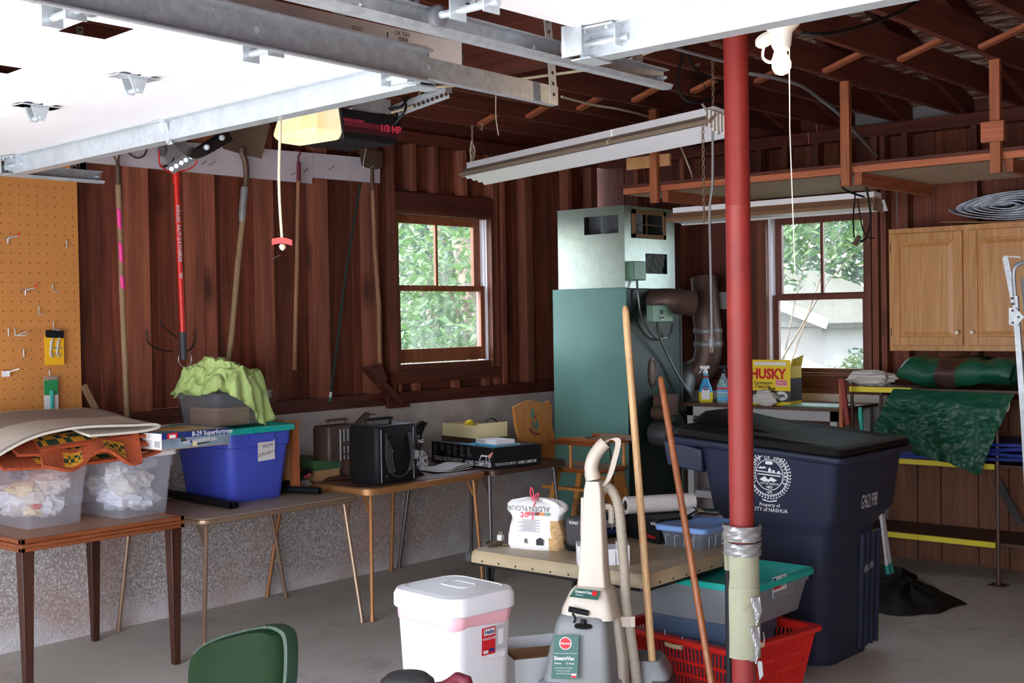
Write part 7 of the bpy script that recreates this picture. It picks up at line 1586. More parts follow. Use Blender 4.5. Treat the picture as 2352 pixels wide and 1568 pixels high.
p = FM((3.6, 5.0, .515), (0, 1, 0), (0, 0, 1)); p = FM(PX(1790, 1340, 3.612), (0, 1, 0), (0, 0, 1)); m = MB(); m.quad(-.06, .06, -.03, .035, p, 0, .001); m.quad(-.055, .015, -.018, .008, p, 1, .0014); m.quad(-.055, -.03, .014, .03, p, 2, .0014)
for i in range(6): m.quad(.022 + i * .005, .0245 + i * .005, -.015, .03, p, 3, .0014)
m.build('price_sticker', ['sticker', 'redp', 'navypr', 'ink'], GT)
# ================================================================ navy wheeled cart
CT = thing('waste_cart', 'large dark navy wheeled waste cart with a white city seal, behind the red pole', 'waste cart', (3.2, 5.8, 0))
def cr(x0, x1, y0_, y1, z, r=.05, sl=0.0): return [(x, y, z + sl * (x1 - x) / (x1 - x0)) for x, y in rrect(x1 - x0, y1 - y0_, r, 5, (x0 + x1) / 2, (y0_ + y1) / 2)]
m = MB(); loft(m, [cr(2.98, 3.47, 5.50, 5.98, 0.0, .09), cr(2.97, 3.475, 5.49, 5.99, .03, .09), cr(2.93, 3.49, 5.48, 6.04, .62, .08), cr(2.92, 3.50, 5.475, 6.06, .66, .06), cr(2.86, 3.54, 5.455, 6.14, .72, .05), cr(2.80, 3.56, 5.45, 6.20, .99, .05, .03), cr(2.80, 3.565, 5.445, 6.205, 1.0, .05, .03)]); m.build('cart_body', 'navy', CT, smooth=True)
m = MB(); loft(m, [cr(2.62, 3.60, 5.42, 6.235, .985, .05, .06), cr(2.61, 3.61, 5.41, 6.245, 1.0, .05, .065), cr(2.61, 3.61, 5.41, 6.245, 1.02, .05, .065), cr(2.64, 3.58, 5.44, 6.21, 1.022, .05, .065)])
m.hexa([V((2.62, 5.43, .93)), V((2.82, 5.45, .90)), V((2.82, 6.2, .90)), V((2.62, 6.2, .93)), V((2.60, 5.42, 1.06)), V((2.82, 5.44, 1.02)), V((2.82, 6.22, 1.02)), V((2.60, 6.22, 1.06))]); m.build('rim', 'navy', CT, smooth=False, bevel=.008)
m = MB(); loft(m, [cr(2.66, 3.585, 5.425, 6.23, 1.022, .05, .065), cr(2.65, 3.6, 5.415, 6.24, 1.03, .055, .065), cr(2.66, 3.59, 5.425, 6.23, 1.055, .06, .07), cr(2.70, 3.54, 5.47, 6.18, 1.066, .05, .075), cr(2.72, 3.5, 5.5, 6.15, 1.058, .05, .075)])
lo = m.build('lid', 'lid', CT, smooth=True)
m = MB(); loft(m, [cr(2.62, 3.35, 5.6, 6.1, 1.062, .1, .085), cr(2.66, 3.2, 5.66, 6.04, 1.075, .1, .115)]); m.tube([(2.64, 5.46, 1.11), (2.64, 6.2, 1.11)], .018, 8); m.build('lid_hump', 'lid', lo, smooth=True)
m = MB()
m.bar((3.497, 5.86, .42), (3.497, 5.97, .44), .008, .03, (0, 0, 1)); m.build('lift_bar', 'galvd', CT)
m = MB()
for yy in (5.84, 5.90, 5.96, 6.02): m.bar((3.478, yy, .03), (3.497, yy + .01, .6), .02, .02, (1, 0, 0))
m.build('rib', 'navy', CT)
for yy in (5.98,): 
    m = MB(); m.lathe([(.05, -.03), (.12, -.03), (.13, -.02), (.13, .02), (.12, .03), (.05, .03)], 22, T3(2.92, yy - .02, .13) @ Matrix.Rotation(math.pi / 2, 4, 'X')); m.lathe([(.05, -.03), (.12, -.03), (.13, -.02), (.13, .02), (.12, .03), (.05, .03)], 22, T3(2.92, 5.55, .13) @ Matrix.Rotation(math.pi / 2, 4, 'X')); m.build('wheel', 'rubber', CT)
# city seal printed on the broad side
sc = PY(1768, 1090, 5.452); fs = FM((sc.x, 5.447, sc.z), (1, 0, 0), (0, -.01, 1)); Rr = 56 / FPX * 6.25
def seal(m, f):
    for r0, r1 in ((.80, .83), (.60, .63)):
        n = 48; a = [(r1 * Rr * math.cos(2 * math.pi * i / n), r1 * Rr * math.sin(2 * math.pi * i / n), .001) for i in range(n)]; b = [(r0 * Rr * math.cos(2 * math.pi * i / n), r0 * Rr * math.sin(2 * math.pi * i / n), .001) for i in range(n)]
        m.add(a + b, [(i, (i + 1) % n, n + (i + 1) % n, n + i) for i in range(n)], f)
    for i in range(44):          # wreath of leaves
        t = math.radians(98 + 344 * i / 43); c = V((math.cos(t), math.sin(t), 0)); tn = V((-c.y, c.x, 0))
        for s2 in (-1, 1):
            p = c * (.91 + .045 * s2) * Rr; d = (tn * (1 if i > 21 else -1) * .8 + c * s2 * .5).normalized() * .10 * Rr; w_ = V((-d.y, d.x, 0)) * .32
            m.add([(p - d * .6)[:2] + (.001,), (p + w_)[:2] + (.001,), (p + d * .6)[:2] + (.001,), (p - w_)[:2] + (.001,)], [(0, 1, 2, 3)], f)
    st = 'TOWNSHIP OF DUNSTABLE'
    for i, ch in enumerate(st):
        t = math.radians(205 - 230 * i / (len(st) - 1)); m.text(ch, .19 * Rr, f @ T3(.715 * Rr * math.cos(t), .715 * Rr * math.sin(t), .0008) @ Rz(t - math.pi / 2), bold=.02)
    m.text('1853', .15 * Rr, f @ T3(0, -.5 * Rr, .001), bold=.03); m.text('CITY OF NASHUA', .11 * Rr, f @ T3(0, -.36 * Rr, .001), bold=.02); m.text('1673', .13 * Rr, f @ T3(0, -.71 * Rr, .001), bold=.03)
    def poly(p, z=.001): m.add([(x * Rr, y * Rr, z) for x, y in p], [tuple(range(len(p)))], f)
    poly([(-.58, .12), (.58, .05), (.58, .09), (-.58, .16)]); poly([(-.55, .0), (.55, -.05), (.5, .0), (-.5, .04)])
    poly([(-.04, .1), (.1, .1), (.1, .22), (.03, .32), (-.04, .22)]); poly([(.14, .08), (.26, .07), (.26, .2), (.14, .2)]); poly([(.36, .06), (.5, .05), (.5, .14), (.43, .2), (.36, .14)])
    poly([(-.5, .24), (-.4, .34), (-.3, .3), (-.2, .34), (-.12, .26), (-.3, .24)]); poly([(-.14, .42), (.14, .42), (.18, .5), (.12, .56), (-.12, .56), (-.18, .5)])
    poly([(-.45, -.2), (-.2, -.06), (-.05, -.2), (.1, -.08), (.35, -.2), (.2, -.28), (.0, -.22), (-.2, -.3)]); poly([(-.3, -.14), (-.05, -.3), (.1, -.22)], .0012)
m = MB(); seal(m, fs); m.text('Property of', .024, fs @ T3(.0, -Rr * 1.22, .001), bold=.01); m.text('CITY of NASHUA', .026, fs @ T3(0, -Rr * 1.42, .001), bold=.01)
m.add([(-.35 * Rr, -.98 * Rr, .001), (0, -1.06 * Rr, .001), (.35 * Rr, -.98 * Rr, .001), (.3 * Rr, -1.05 * Rr, .001), (0, -1.1 * Rr, .001), (-.3 * Rr, -1.05 * Rr, .001)], [(0, 1, 4, 5), (1, 2, 3, 4)], fs)
m.build('city_seal', 'wht', CT)
q = PX(1993, 1150, 3.552); m = MB(); f_ = FM((3.559, q.y, q.z), (0, 1, 0), (.07, 0, 1)); m.text('G9621998', .1, f_ @ T3(0, 0, .001), bold=.0, xs=.42); m.build('serial_number', 'wht', CT)

# ================================================================ bench under the right window
BH = thing('work_bench', 'old grey-painted bench with a wooden top under the right window', 'bench', (1.9, 7.95, 0))
bz = PY(1570, 925, 7.72).z
m = MB(); m.box(1.20, 2.445, 7.72, 8.32, bz - .022, bz); m.build('bench_top', 'brownm', BH, bevel=.003)
MB().box(1.24, 2.42, 7.74, 7.76, bz - .09, bz - .023).build('apron', 'bench', BH)
for (x, y) in ((1.24, 7.74), (2.37, 7.74), (1.24, 8.24), (2.37, 8.24)): MB().box(x, x + .05, y, y + .05, 0, bz - .023).build('leg', 'bench', BH)
MB().box(1.26, 2.40, 7.76, 8.26, .38, .43).build('lower_shelf', 'bench', BH); MB().box(1.26, 2.40, 8.262, 8.275, .05, bz - .03).build('shade_panel', 'shelfb', BH)  # added dark panel at the back stands in for the shade under the bench
def bottle(name, label, p, prof, body, liq, sx=1, sy=.62, trig='white'):
    B = thing(name, label, 'bottle', p); m = MB(); m.lathe(prof, 20, T3(*p), sx=sx, sy=sy); m.build('bottle_body', body, B, smooth=True); return B
p = PY(1621, 915, 7.86); p.z = bz
B = bottle('spray_bottle', 'spray bottle with white trigger, blue and yellow label, on the bench', p, [(.05, 0), (.056, .01), (.056, .075), (.05, .10), (.03, .15), (.02, .18), (.02, .21)], ['yliq', 'cyan'], None)
for i, f in enumerate(B.children): 
    me = f.data
    for pl__ in me.polygons: pl__.material_index = 1 if (sum(me.vertices[v].co.z for v in pl__.vertices) / len(pl__.vertices)) > bz + .085 else 0
def tofront(p, r): d = (CAM - p); d.z = 0; d.normalize(); return p + d * r, d
c_, d_ = tofront(p, .052); xd = V((-d_.y, d_.x, 0)) ; f_ = FM(c_ + V((0, 0, .06)), xd, (0, 0, 1)); m = MB(); m.prism(rrect(.06, .075, .01), -.018, -.01, f_, 1); m.lathe([(.02, 0), (.02, .001)], 20, f_ @ T3(0, .045, -.008), mi=0, sx=1.25, sy=.75); m.text('CLOROX', .0105, f_ @ T3(0, .045, -.0065), 1, bold=.03)
m.lathe([(.021, 0), (.021, .02)], 18, T3(p.x, p.y, p.z + .175), mi=2); m.build('label', ['navypr', 'wht', 'poled'], B)
def trigger(B, p, z, mat):
    m = MB(); s_ = -xd; m.lathe([(.017, 0), (.019, .01), (.016, .02)], 14, T3(p.x, p.y, z)); m.bar(V((p.x, p.y, z + .045)) + s_ * .04, V((p.x, p.y, z + .045)) - s_ * .03, .022, .022); m.bar(V((p.x, p.y, z + .01)), V((p.x, p.y, z + .04)), .02, .02, (1, 0, 0)); m.bar(V((p.x, p.y, z + .04)) + s_ * .015, V((p.x, p.y, z + .0)) + s_ * .045, .014, .008, s_); m.build('trigger_head', mat, B, bevel=.003)
trigger(B, p, bz + .21, 'white')
p = PY(1662, 921, 7.84); p.z = bz
B = bottle('spray_bottle', 'clear cleaner jug with blue label and dark trigger, half hidden by the red pole', p, [(.048, 0), (.052, .01), (.052, .12), (.045, .15), (.022, .185), (.016, .2), (.016, .215)], 'tubb', None); c_, d_ = tofront(p, .05); f_ = FM(c_ + V((0, 0, .065)), V((-d_.y, d_.x, 0)), (0, 0, 1)); m = MB(); m.quad(-.045, .045, -.045, .055, f_, 0, -.012); m.quad(-.045, .045, .035, .05, f_, 2, -.0115); m.text('Ammonia', .022, f_ @ T3(0, .012, -.0105), 1, bold=.03); m.quad(-.045, .045, -.012, -.008, f_, 3, -.011); m.build('label', ['cyan', 'wht', 'redp', 'ylabel'], B); trigger(B, p, bz + .215, 'black')
m = MB(); p2 = PY(1658, 905, 8.0); p2.z = bz; tag(MB().lathe([(.03, 0), (.032, .01), (.032, .11), (.014, .14), (.014, .16)], 14, T3(*p2)).build('green_bottle', 'grnpk', smooth=True), 'dark green bottle behind the clear cleaner jug', 'bottle')
# bag box
a = PY(1728, 925, 7.8); b_ = PY(1816, 925, 7.8); a.z = b_.z = bz; L = b_.x - a.x; hh = PY(1760, 826, 7.8).z - bz; HB = thing('trash_bag_box', 'yellow box of contractor clean-up bags with red lettering, on the bench', 'box', a)
f_ = FM((a.x, 7.8, bz), (1, 0, .0), (0, 0, 1)); m = MB(); m.box(0, L, 0, hh * .86, -.16, 0, f_); m.box(0, L, hh * .86, hh, -.003, 0, f_); m.hexa([f_ @ V(v) for v in [(L, hh * .86, -.16), (L + .003, hh * .86, -.16), (L + .003, hh * .86, 0), (L, hh * .86, 0), (L + .02, hh * 1.1, -.15), (L + .023, hh * 1.1, -.15), (L + .023, hh * 1.02, 0), (L + .02, hh * 1.02, 0)]]); m.build('carton', 'ylabel', HB)
m = MB(); m.text('HUSKY', hh * .30, f_ @ T3(L * .42, hh * .68, .001), 0, bold=.045, xs=.92); m.text('Contractor', hh * .1, f_ @ T3(L * .3, hh * .49, .001), 1, bold=.02); m.text('Clean-Up', hh * .1, f_ @ T3(L * .28, hh * .41, .001), 1, bold=.02); m.text('Bags', hh * .1, f_ @ T3(L * .52, hh * .37, .001), 1, bold=.02); m.quad(0, L, hh * .08, hh * .32, f_, 2, .0006); m.quad(.02, L - .03, hh * .88, hh * .95, f_, 3, .0006)
m.prism([((1 if i % 2 else .82) * .055 * math.cos(2 * math.pi * i / 28) + L * .76, (1 if i % 2 else .82) * .035 * math.sin(2 * math.pi * i / 28) + hh * .21) for i in range(28)], .001, .0015, f_, 3); m.text('3 MIL', .03, f_ @ T3(L * .76, hh * .21, .002), 1, bold=.04); m.quad(L * .62, L * .92, hh * .42, hh * .56, f_, 4, .0012); m.text('NOTHING\nTOUGHER', .018, f_ @ T3(L * .77, hh * .5, .0018), 0, bold=.03)
fr = FM(f_ @ V((L, 0, 0)), (0, 1, 0), (0, 0, 1)); m.quad(.0, .16, hh * .1, hh * .6, fr, 2, .001); m.build('lettering', ['redp', 'ink', 'dgrey', 'wht', 'pinkb'], HB)
RGc = thing('white_rag', 'crumpled white rag in front of the yellow box', 'rag', PY(1770, 925, 7.77)); m = MB(); p = PY(1757, 908, 7.74); p.z = bz + .055; blob(m, p, .075, 26, 18, .35, 4, sq=(1.2, .5, .75), folds=9); m.build('cloth', 'rag', RGc, smooth=True)
tag(MB().box(PY(1808, 932, 7.8).x, 2.43, 7.74, 8.0, bz + .001, bz + .009).build('tile_sheet', 'boxg'), 'thin grey-green board lying on the bench top', 'board')
m = MB(); a = PY(1932, 1000, 7.9); m.box(PY(1930, 900, 7.68).x, PY(1938, 900, 7.68).x, 7.66, 7.70, 0, PY(1934, 870, 7.68).z, mi=0); m.bar(PY(1934, 870, 7.65), PY(1948, 975, 7.65), .03, .02, (0, 1, 0), 1); 
tag(m.build('upright_board', ['strip', 'poled']), 'pair of narrow upright boards at the bench end beside the yellow shelf', 'board')

# ================================================================ yellow-edged steel shelving along the back wall
SU = thing('shelving_unit', 'steel pipe shelving with yellow-edged boards against the back wall', 'shelving', (2.95, 8.05, 0))
YF = 7.82
for i, (z, xl) in enumerate(((1.205, 2.47), (.745, 2.47), (.258, 2.47))):
    o = MB().box(xl, 3.72, YF + .02, 8.3, z - .018, z).build('shelf_board', 'shelfb', SU); MB().box(xl, 3.43 if i else 2.9, YF, YF + .019, z - .03, z + .004).build('yellow_edge', 'yellow', o)
for (x, y) in ((3.45, YF), (2.48, 8.29), (3.70, 8.29), (2.48, YF + .02)):
    m = MB(); m.tube([(x, y, .0), (x, y, 1.24 if y > 8 or x < 3 else 1.06)], .012, 8); m.build('post', 'brownm', SU, smooth=True)
MB().box(3.40, 3.50, YF - .05, YF + .05, 0, .004).build('foot_plate', 'brownm', SU)
m = MB(); m.bar(PY(2288, 1100, 8.2), PY(2345, 1205, 8.2), .006, .05, (0, 0, 1)); m.build('angle_brace', 'dgrey', SU)
# tarps
GTp = thing('green_tarp', 'folded green tarp with a brown stripe, its end draping over the top shelf', 'tarp', (3.0, 7.9, 1.21))
zt0 = 1.215
def roll(u, v):
    x = 2.82 + .72 * u; t = 2 * math.pi * v; e = .02 * math.sin(7 * u + 2) + .008 * math.sin(23 * u)
    cx_ = 7.98; a = .19; b = .09 + .008 * math.sin(5 * u) - .05 * max(0, (.08 - u) / .08) ** 2
    cr_ = .02 * NZ.noise(V((u * 7, math.cos(t) * 1.5, math.sin(t) * 1.5))) + .012 * ridge((u * 3, math.cos(t), math.sin(t)), 2.5, 3)
    return (x + .02 * math.sin(t), cx_ + a * math.copysign(abs(math.cos(t)) ** .8, math.cos(t)), zt0 + .09 + e * .4 + b * math.copysign(abs(math.sin(t)) ** .9, math.sin(t)) + .008 * math.sin(3 * t + 9 * u) + cr_)
m = MB(); m.sheet(roll, 70, 48, 0, lambda u, v: 1 if .34 < u < .52 else 0)
for uu in (0, 1):
    n = 30; b0 = len(m.v); m.v += [V(roll(uu, j / n)) for j in range(n)]; m.f.append(tuple(b0 + j for j in range(n))); m.m.append(0)
m.build('folded_bundle', ['tarp', 'tarpbr'], GTp, smooth=True)
m = MB()
for k in range(4): m.tube(bez([(3.545, 7.83 + .012 * k, zt0 + .05), (3.56, 7.82 + .01 * k, zt0 + .09 + .01 * k), (3.54, 7.9, zt0 + .15 - .01 * k)], 8), .006, 5)
m.build('fold_edge', 'tarp', GTp)
def drape(u, v):
    tl, tr, br, bl = PY(2052, 893, 7.80), PY(2330, 905, 7.80), PY(2258, 1088, 7.70), PY(2010, 985, 7.72)
    a = tl.lerp(tr, u); b = bl.lerp(br, u); b = b + V((0, 0, -.06 * math.sin(math.pi * u) * (1 - u)))
    p = a.lerp(b, v); w = min(1, v * 5) if v < .2 else 1
    f = .05 * ridge((u * 1.6 + v * .5, v * 1.1 - u * .5, .4), 2.2, 4) * w + .014 * NZ.noise(V((u * 9, v * 7, 1))) * w + .03 * math.exp(-((u - .2 - .45 * v) ** 2) / .002) * v + .02 * math.exp(-((u - .93) ** 2) / .0012)
    return (p.x + .012 * NZ.noise(V((u * 5, v * 5, 4))), p.y - f - .02 * v, p.z + .01 * NZ.noise(V((u * 4, 3, v * 4))))
MB().sheet(drape, 90, 70, .002).build('draped_flap', 'tarp', GTp, smooth=True)
m = MB(); m.tube(bez([PY(2318, 925, 7.76), PY(2318, 935, 7.74), PY(2314, 945, 7.75)], 6), .003, 4); m.build('frayed_rope', 'wire', GTp)
BTp = thing('blue_tarp', 'folded blue tarp lying on the middle yellow-edged shelf', 'tarp', (3.1, 8.0, .75)); m = MB()
for i in range(4):
    m.sheet(lambda u, v: (2.55 + 1.15 * u, 7.80 + .42 * v + .006 * math.sin(9 * u + i), .752 + .03 * i + .012 + .01 * math.sin(8 * u + 3 * i) * math.sin(5 * v + i) + (.035 * u)), 26, 8, .02)
m.build('folded_bundle', 'tarpb', BTp, smooth=True)
WBg = thing('plastic_bag', 'crumpled whitish plastic bag on the left end of the top yellow shelf', 'bag', (2.62, 7.9, 1.21)); m = MB(); p = PY(2002, 868, 7.92); p.z = 1.262; blob(m, p, .11, 26, 16, .28, 11, sq=(1.45, .8, .5), folds=8); m.build('bag_body', 'rag', WBg, smooth=True)
# ================================================================ oak wall cabinet
x0 = PY(2043, 700, 8.02).x; z0, z1 = PY(2047, 805, 8.02).z, PY(2040, 527, 8.02).z; x1 = x0 + 1.07
KC = thing('oak_cabinet', 'golden oak two-door wall cabinet with brass knobs right of the window', 'cabinet', ((x0 + x1) / 2, 8.18, z0))
MB().box(x0, x1, 8.04, 8.348, z0, z1).build('carcass', 'oak', KC); m = MB(); m.box(x0, x1, 8.02, 8.041, z1 - .05, z1); m.box(x0, x1, 8.02, 8.041, z0, z0 + .05); m.box(x0, x0 + .04, 8.02, 8.041, z0 + .05, z1 - .05); m.box(x1 - .04, x1, 8.02, 8.041, z0 + .05, z1 - .05); xm = PY(2220, 700, 8.02).x; m.box(xm - .035, xm + .035, 8.02, 8.041, z0 + .05, z1 - .05); m.build('face_frame', 'oak', KC)
for k, (a, b_) in enumerate(((x0 + .022, xm - .018), (xm + .02, x1 - .022))):
    D = bpy.data.objects.new('door', None); COL.objects.link(D); D.parent = KC; D.location = (0, 0, 0); D.matrix_parent_inverse = wmat(KC).inverted()
    za, zb2 = z0 + .035, z1 - .035; st_ = .058
    m = MB(); m.box(a, a + st_, 8.0, 8.019, za, zb2); m.box(b_ - st_, b_, 8.0, 8.019, za, zb2); m.box(a + st_, b_ - st_, 8.0, 8.019, za, za + st_); m.box(a + st_, b_ - st_, 8.0, 8.019, zb2 - st_, zb2); m.build('door_frame', 'oak', D, bevel=.004)
    m = MB(); A_ = [(a + st_, 8.012, za + st_), (b_ - st_, 8.012, za + st_), (b_ - st_, 8.012, zb2 - st_), (a + st_, 8.012, zb2 - st_)]; def_ = lambda e, y: [(a + st_ + e, y, za + st_ + e), (b_ - st_ - e, y, za + st_ + e), (b_ - st_ - e, y, zb2 - st_ - e), (a + st_ + e, y, zb2 - st_ - e)]
    loft(m, [def_(0, 8.018), def_(0, 8.012), def_(.008, 8.012), def_(.034, 8.003), def_(.035, 8.003)]); m.build('raised_panel', 'oak', D)
    kx_ = (b_ - .03) if k == 0 else (a + .03); m = MB(); m.lathe([(.007, 0), (.006, .012), (.014, .02), (.016, .026), (.01, .032)], 16, FM((kx_, 8.0, za + .085), (1, 0, 0), (0, 0, 1))); m.build('knob', 'brass', D, smooth=True)
    for hz in (za + .09, zb2 - .09):
        hx = a - .004 if k == 0 else b_ + .004; MB().box(hx - .006, hx + .006, 8.008, 8.02, hz - .028, hz + .028).build('hinge', 'rust', D)
# insulation roll on the cabinet
FR = thing('foil_roll', 'flattened roll of silver foil bubble insulation on top of the oak cabinet', 'insulation roll', (3.4, 8.05, z1))
cR = (PY(2178, 490, 7.99).x + .36); m = MB(); pts = []
th_n = 6; N = 240; zc_ = z1 + .105
def spi(i): t = 2 * math.pi * th_n * i / N; r_ = 1 - .88 * i / N; return (cR + .36 * r_ * math.cos(t + math.pi) , zc_ + .09 * r_ * math.sin(t + math.pi) + .012 * math.sin(2.0 * t) * r_)
P_ = [spi(i) for i in range(N)]
rings = []
for i, (x, z) in enumerate(P_): rings.append([(x, 7.99 + .004 * math.sin(i * .9), z), (x, 8.33, z)])
b0 = len(m.v)
for r_ in rings: m.v += [V(q) for q in r_]
for i in range(N - 1): m.f.append((b0 + 2 * i, b0 + 2 * i + 1, b0 + 2 * i + 3, b0 + 2 * i + 2)); m.m.append(0)
o = m.build('foil_spiral', 'foil', FR, smooth=True); sm = o.modifiers.new('thick', 'SOLIDIFY'); sm.thickness = .0055; sm.offset = 0
m = MB(); m.sheet(lambda u, v: (cR - .40 + .80 * u, 7.96 + .36 * v, z1 + .005 + .02 * (1 - u) ** 4 + .004 * math.sin(9 * u)), 20, 4, .004); m.build('loose_underlay', 'card', FR)
# post under the cabinet end and long hook on the wall
tag(MB().tube(bez([PY(2060, 440, 8.3), PY(2060, 480, 8.28), PY(2062, 525, 8.28)], 6), .004, 5).build('wall_rod', 'galvd'), 'thin grey rod hanging above the oak cabinet corner', 'rod')
# ================================================================ aluminium step ladder at the right
LD = thing('step_ladder', 'aluminium step ladder leaning at the right in front of the oak cabinet', 'ladder', (3.95, 6.85, 0))
yL = 6.85; G = lambda px, py, k=0: PY(px, py, yL + k)
def lrail(pts, w, nm, k=0):
    m = MB()
    for a, b_ in zip(pts[:-1], pts[1:]): m.bar(G(*a, k), G(*b_, k), .022, w, (1, 0, 0))
    return m.build(nm, 'galv', LD)
lrail([(2332, 680), (2352, 960), (2378, 1440)], .03, 'rail'); lrail([(2352, 640), (2375, 900), (2440, 1460)], .03, 'rail', .1)
m = MB(); a, b_ = G(2309, 590), G(2330, 700); m.bar(a, b_, .004, .03, (1, 0, 0)); m.hexa([G(2306, 590), G(2345, 592), G(2345, 592, .12), G(2306, 590, .12), G(2306, 587), G(2345, 589), G(2345, 589, .12), G(2306, 587, .12)]); m.tube(bez([G(2333, 700), G(2328, 630), G(2335, 610), G(2352, 603), G(2380, 603)], 16), .012, 8); m.build('top_frame', 'galv', LD, smooth=True)
m = MB(); f_ = FM(G(2331, 728, -.02), (1, 0, 0), (0, 0, 1)); m.prism([(-.03, .05), (.005, .05), (.05, .0), (.01, -.05), (-.03, -.04)], 0, .004, f_)
m.build('joint_plate', 'galv', LD); m = MB()
for p in ((-.01, .035), (.02, .0), (-.01, -.03), (-.012, .07), (-.014, .1)): m.lathe([(.007, 0), (.005, .004)], 8, f_ @ T3(p[0], p[1], .004))
m.build('rivet', 'rust', LD)
m = MB(); m.hexa([G(2380, 1440), G(2460, 1450), G(2460, 1450, .1), G(2380, 1440, .1), G(2380, 1430), G(2460, 1440), G(2460, 1440, .1), G(2380, 1430, .1)]); m.build('tread', 'galv', LD)
for pts in (((2378, 1440), 0), ((2440, 1460), .1)):
    p = G(*pts[0], pts[1]); m = MB(); m.bar(p, (p.x + .05, p.y, 0), .022, .03, (1, 0, 0)); m.build('rail', 'galv', LD)
# dustpan handles, black sheet, teal brush
DP = thing('dustpan_set', 'long-handled dustpan and broom with teal sockets beside the navy cart', 'dustpan', PZ(2035, 1340, 0)); yD = PZ(2035, 1342, 0).y
m = MB(); m.tube([PY(2024, 1180, yD), PY(2038, 1300, yD)], .0125, 10); m.tube([PY(2028, 1180, yD + .05), PY(2045, 1296, yD + .05)], .0115, 10); m.build('handle', 'white', DP, smooth=True)
m = MB(); m.tube([PY(2038, 1298, yD), PY(2041, 1318, yD)], .016, 10); m.tube([PY(2045, 1292, yD + .05), PY(2050, 1315, yD + .05)], .0145, 10); m.build('socket', 'tealb', DP, smooth=True)
p = PZ(2040, 1335, 0); m = MB(); m.hexa([p + V(v) for v in ((-.1, -.02, 0), (.1, -.02, 0), (.11, .2, 0), (-.11, .2, 0), (-.09, 0, .1), (.09, 0, .1), (.1, .2, .02), (-.1, .2, .02))]); m.build('pan', 'black', DP)
BB = thing('black_plastic_sheet', 'crumpled black plastic bag spread on the floor behind the cart', 'plastic bag', PZ(2100, 1380, 0))
ol = [PZ(*q, 0.0) for q in ((2005, 1320), (2045, 1312), (2085, 1325), (2130, 1345), (2170, 1362), (2222, 1388), (2180, 1400), (2150, 1410), (2100, 1415), (2040, 1412), (1995, 1405), (1990, 1360))]
cc = sum(ol, V((0, 0, 0))) / len(ol); m = MB(); n = 60
def bl(u, v):
    i = u * len(ol); k = int(i) % len(ol); p = ol[k].lerp(ol[(k + 1) % len(ol)], i - int(i)); q = cc.lerp(p, v)
    q = cc.lerp(p, v * (1 + .03 * math.sin(37 * u))); z = .004 + (1 - v) * .05 + (1 - v ** 4) * .018 * (1 + math.sin(31 * u + 6 * v)) + .05 * max(0, 1 - (q - ol[1]).length / .16)
    return (q.x, q.y, z)
m.sheet(bl, n, 14); m.build('sheet', 'lid', BB, smooth=True)
tag(MB().tube([PZ(1997, 1290, 0.0) * 0 + V((PY(1990, 1300, 7.6).x, 7.6, 0)), PY(1980, 990, 7.6), PY(1977, 955, 7.6), PY(1976, 935, 7.6)], [.008, .012, .017, .012], 10).build('brush_handle', 'tealb', smooth=True), 'teal brush handle poking up behind the cart lid', 'brush')
# ================================================================ foreground: green chair, black canister
GC = thing('green_chair', 'old green vinyl chair with a riveted metal back edge, nearest the camera', 'chair', (3.5, 2.1, 0)); yc = 2.0
pc_ = [(402, 1600), (404, 1568), (412, 1530), (440, 1495), (500, 1465), (560, 1446), (605, 1438), (628, 1447), (639, 1470), (641, 1530), (638, 1600), (630, 1690), (600, 1715), (470, 1715), (420, 1690)]
P_ = [PY(x, y, yc) for x, y in pc_]
cc = sum(P_, V((0, 0, 0))) / len(P_)
cvp = bez(P_ + [P_[0]], 75)[:-1]
def bow(p, d): s_ = (p.x - cc.x) / .22; return p + V((0, d + .05 * s_ * s_, 0))
m = MB(); sh = lambda f, d: [bow(cc.lerp(p, f), d) for p in cvp]
loft(m, [sh(.2, -.035), sh(.7, -.035), sh(.9, -.03), sh(.955, -.012), sh(.955, .012), sh(.2, .02)]); m.build('back_cushion', 'gvinyl', GC, smooth=True)
m = MB(); loft(m, [sh(.95, -.016), sh(1.0, -.018), sh(1.01, .0), sh(1.0, .018), sh(.95, .016), sh(.95, -.016)], cap=False); m.build('back_rim', 'gmetal', GC, smooth=True)
m = MB()
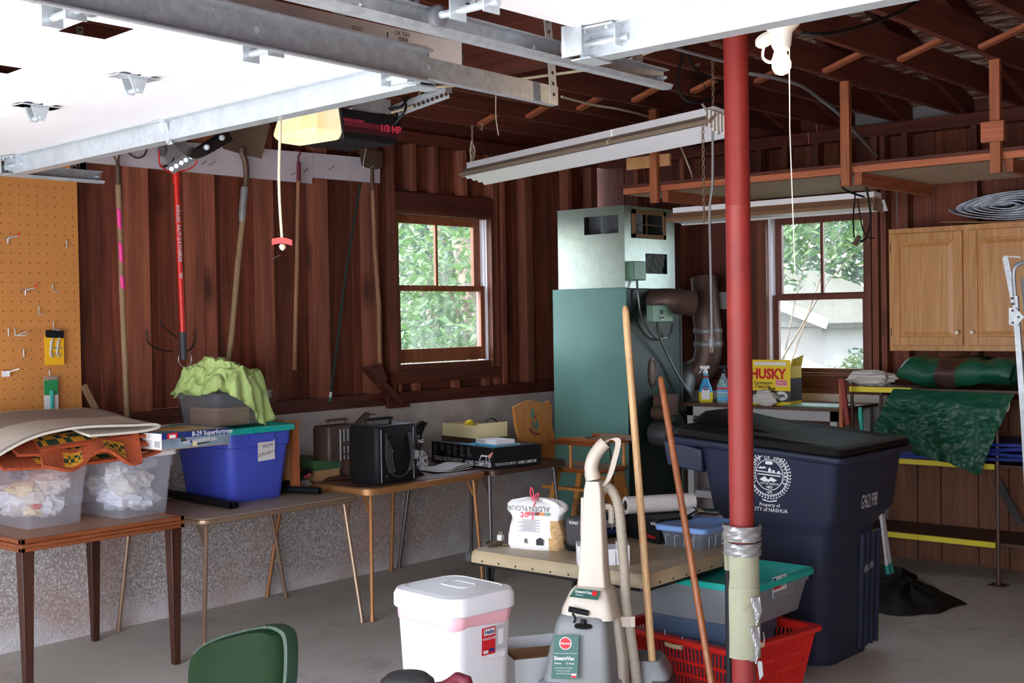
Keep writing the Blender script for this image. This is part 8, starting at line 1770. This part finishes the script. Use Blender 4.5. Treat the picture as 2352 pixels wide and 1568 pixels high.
for i in range(2, len(cvp), 4): p = bow(cc.lerp(cvp[i], .99), -.017); m.lathe([(.0032, 0), (.002, .0015)], 6, FM(p, (1, 0, 0), (0, 0, 1)))
m.build('rivet', 'rust', GC, kind='stuff')
m = MB(); loft(m, [ring(.42, .42, .06, .42, 4, 3.58, 1.78), ring(.44, .44, .07, .44, 4, 3.58, 1.78), ring(.42, .42, .06, .48, 4, 3.58, 1.78)]); m.build('seat', 'gvinyl', GC, smooth=True)
m = MB(); m.bar((3.58, 2.03, .62), (3.58, 2.06, .42), .05, .01, (0, 1, 0)); m.bar((3.58, 2.06, .42), (3.58, 1.8, .41), .05, .01); m.tube([(3.58, 1.78, .42), (3.58, 1.78, .12)], .025, 10); m.build('stem', 'gmetal', GC)
for k in range(4):
    a = k * math.pi / 2 + .6; m = MB(); m.bar((3.58, 1.78, .12), (3.58 + .24 * math.cos(a), 1.78 + .24 * math.sin(a), .06), .04, .025); m.lathe([(.025, -.012), (.028, 0), (.025, .012)], 12, T3(3.58 + .25 * math.cos(a), 1.78 + .25 * math.sin(a), .028) @ Matrix.Rotation(math.pi / 2, 4, 'X')); m.build('leg', 'gmetal', GC)
p = PY(936, 1600, 2.45)
KV = thing('black_canister', 'domed black plastic canister, only its top showing before the trash bin', 'canister', (p.x, 2.45, 0))
zt5 = PY(936, 1546, 2.45).z; m = MB(); r_ = 56 / FPX * 4.2; m.lathe([(r_ * .9, 0), (r_, .02), (r_, zt5 - .05), (r_ * .93, zt5 - .02), (r_ * .7, zt5 - .004), (.01, zt5)], 28, T3(p.x, 2.45, 0)); m.build('canister_body', 'dgrey', KV, smooth=True)
p = PY(1020, 1600, 2.5); m = MB(); zt5 = PY(1020, 1564, 2.5).z; m.tube(bez([(p.x - .08, 2.48, zt5 - .05), (p.x, 2.5, zt5 - .02), (p.x + .1, 2.5, zt5 - .03), (p.x + .12, 2.5, 0.05), (p.x + .12, 2.5, .02)], 16), .02, 10); m.build('hose', 'maroon', KV, smooth=True)
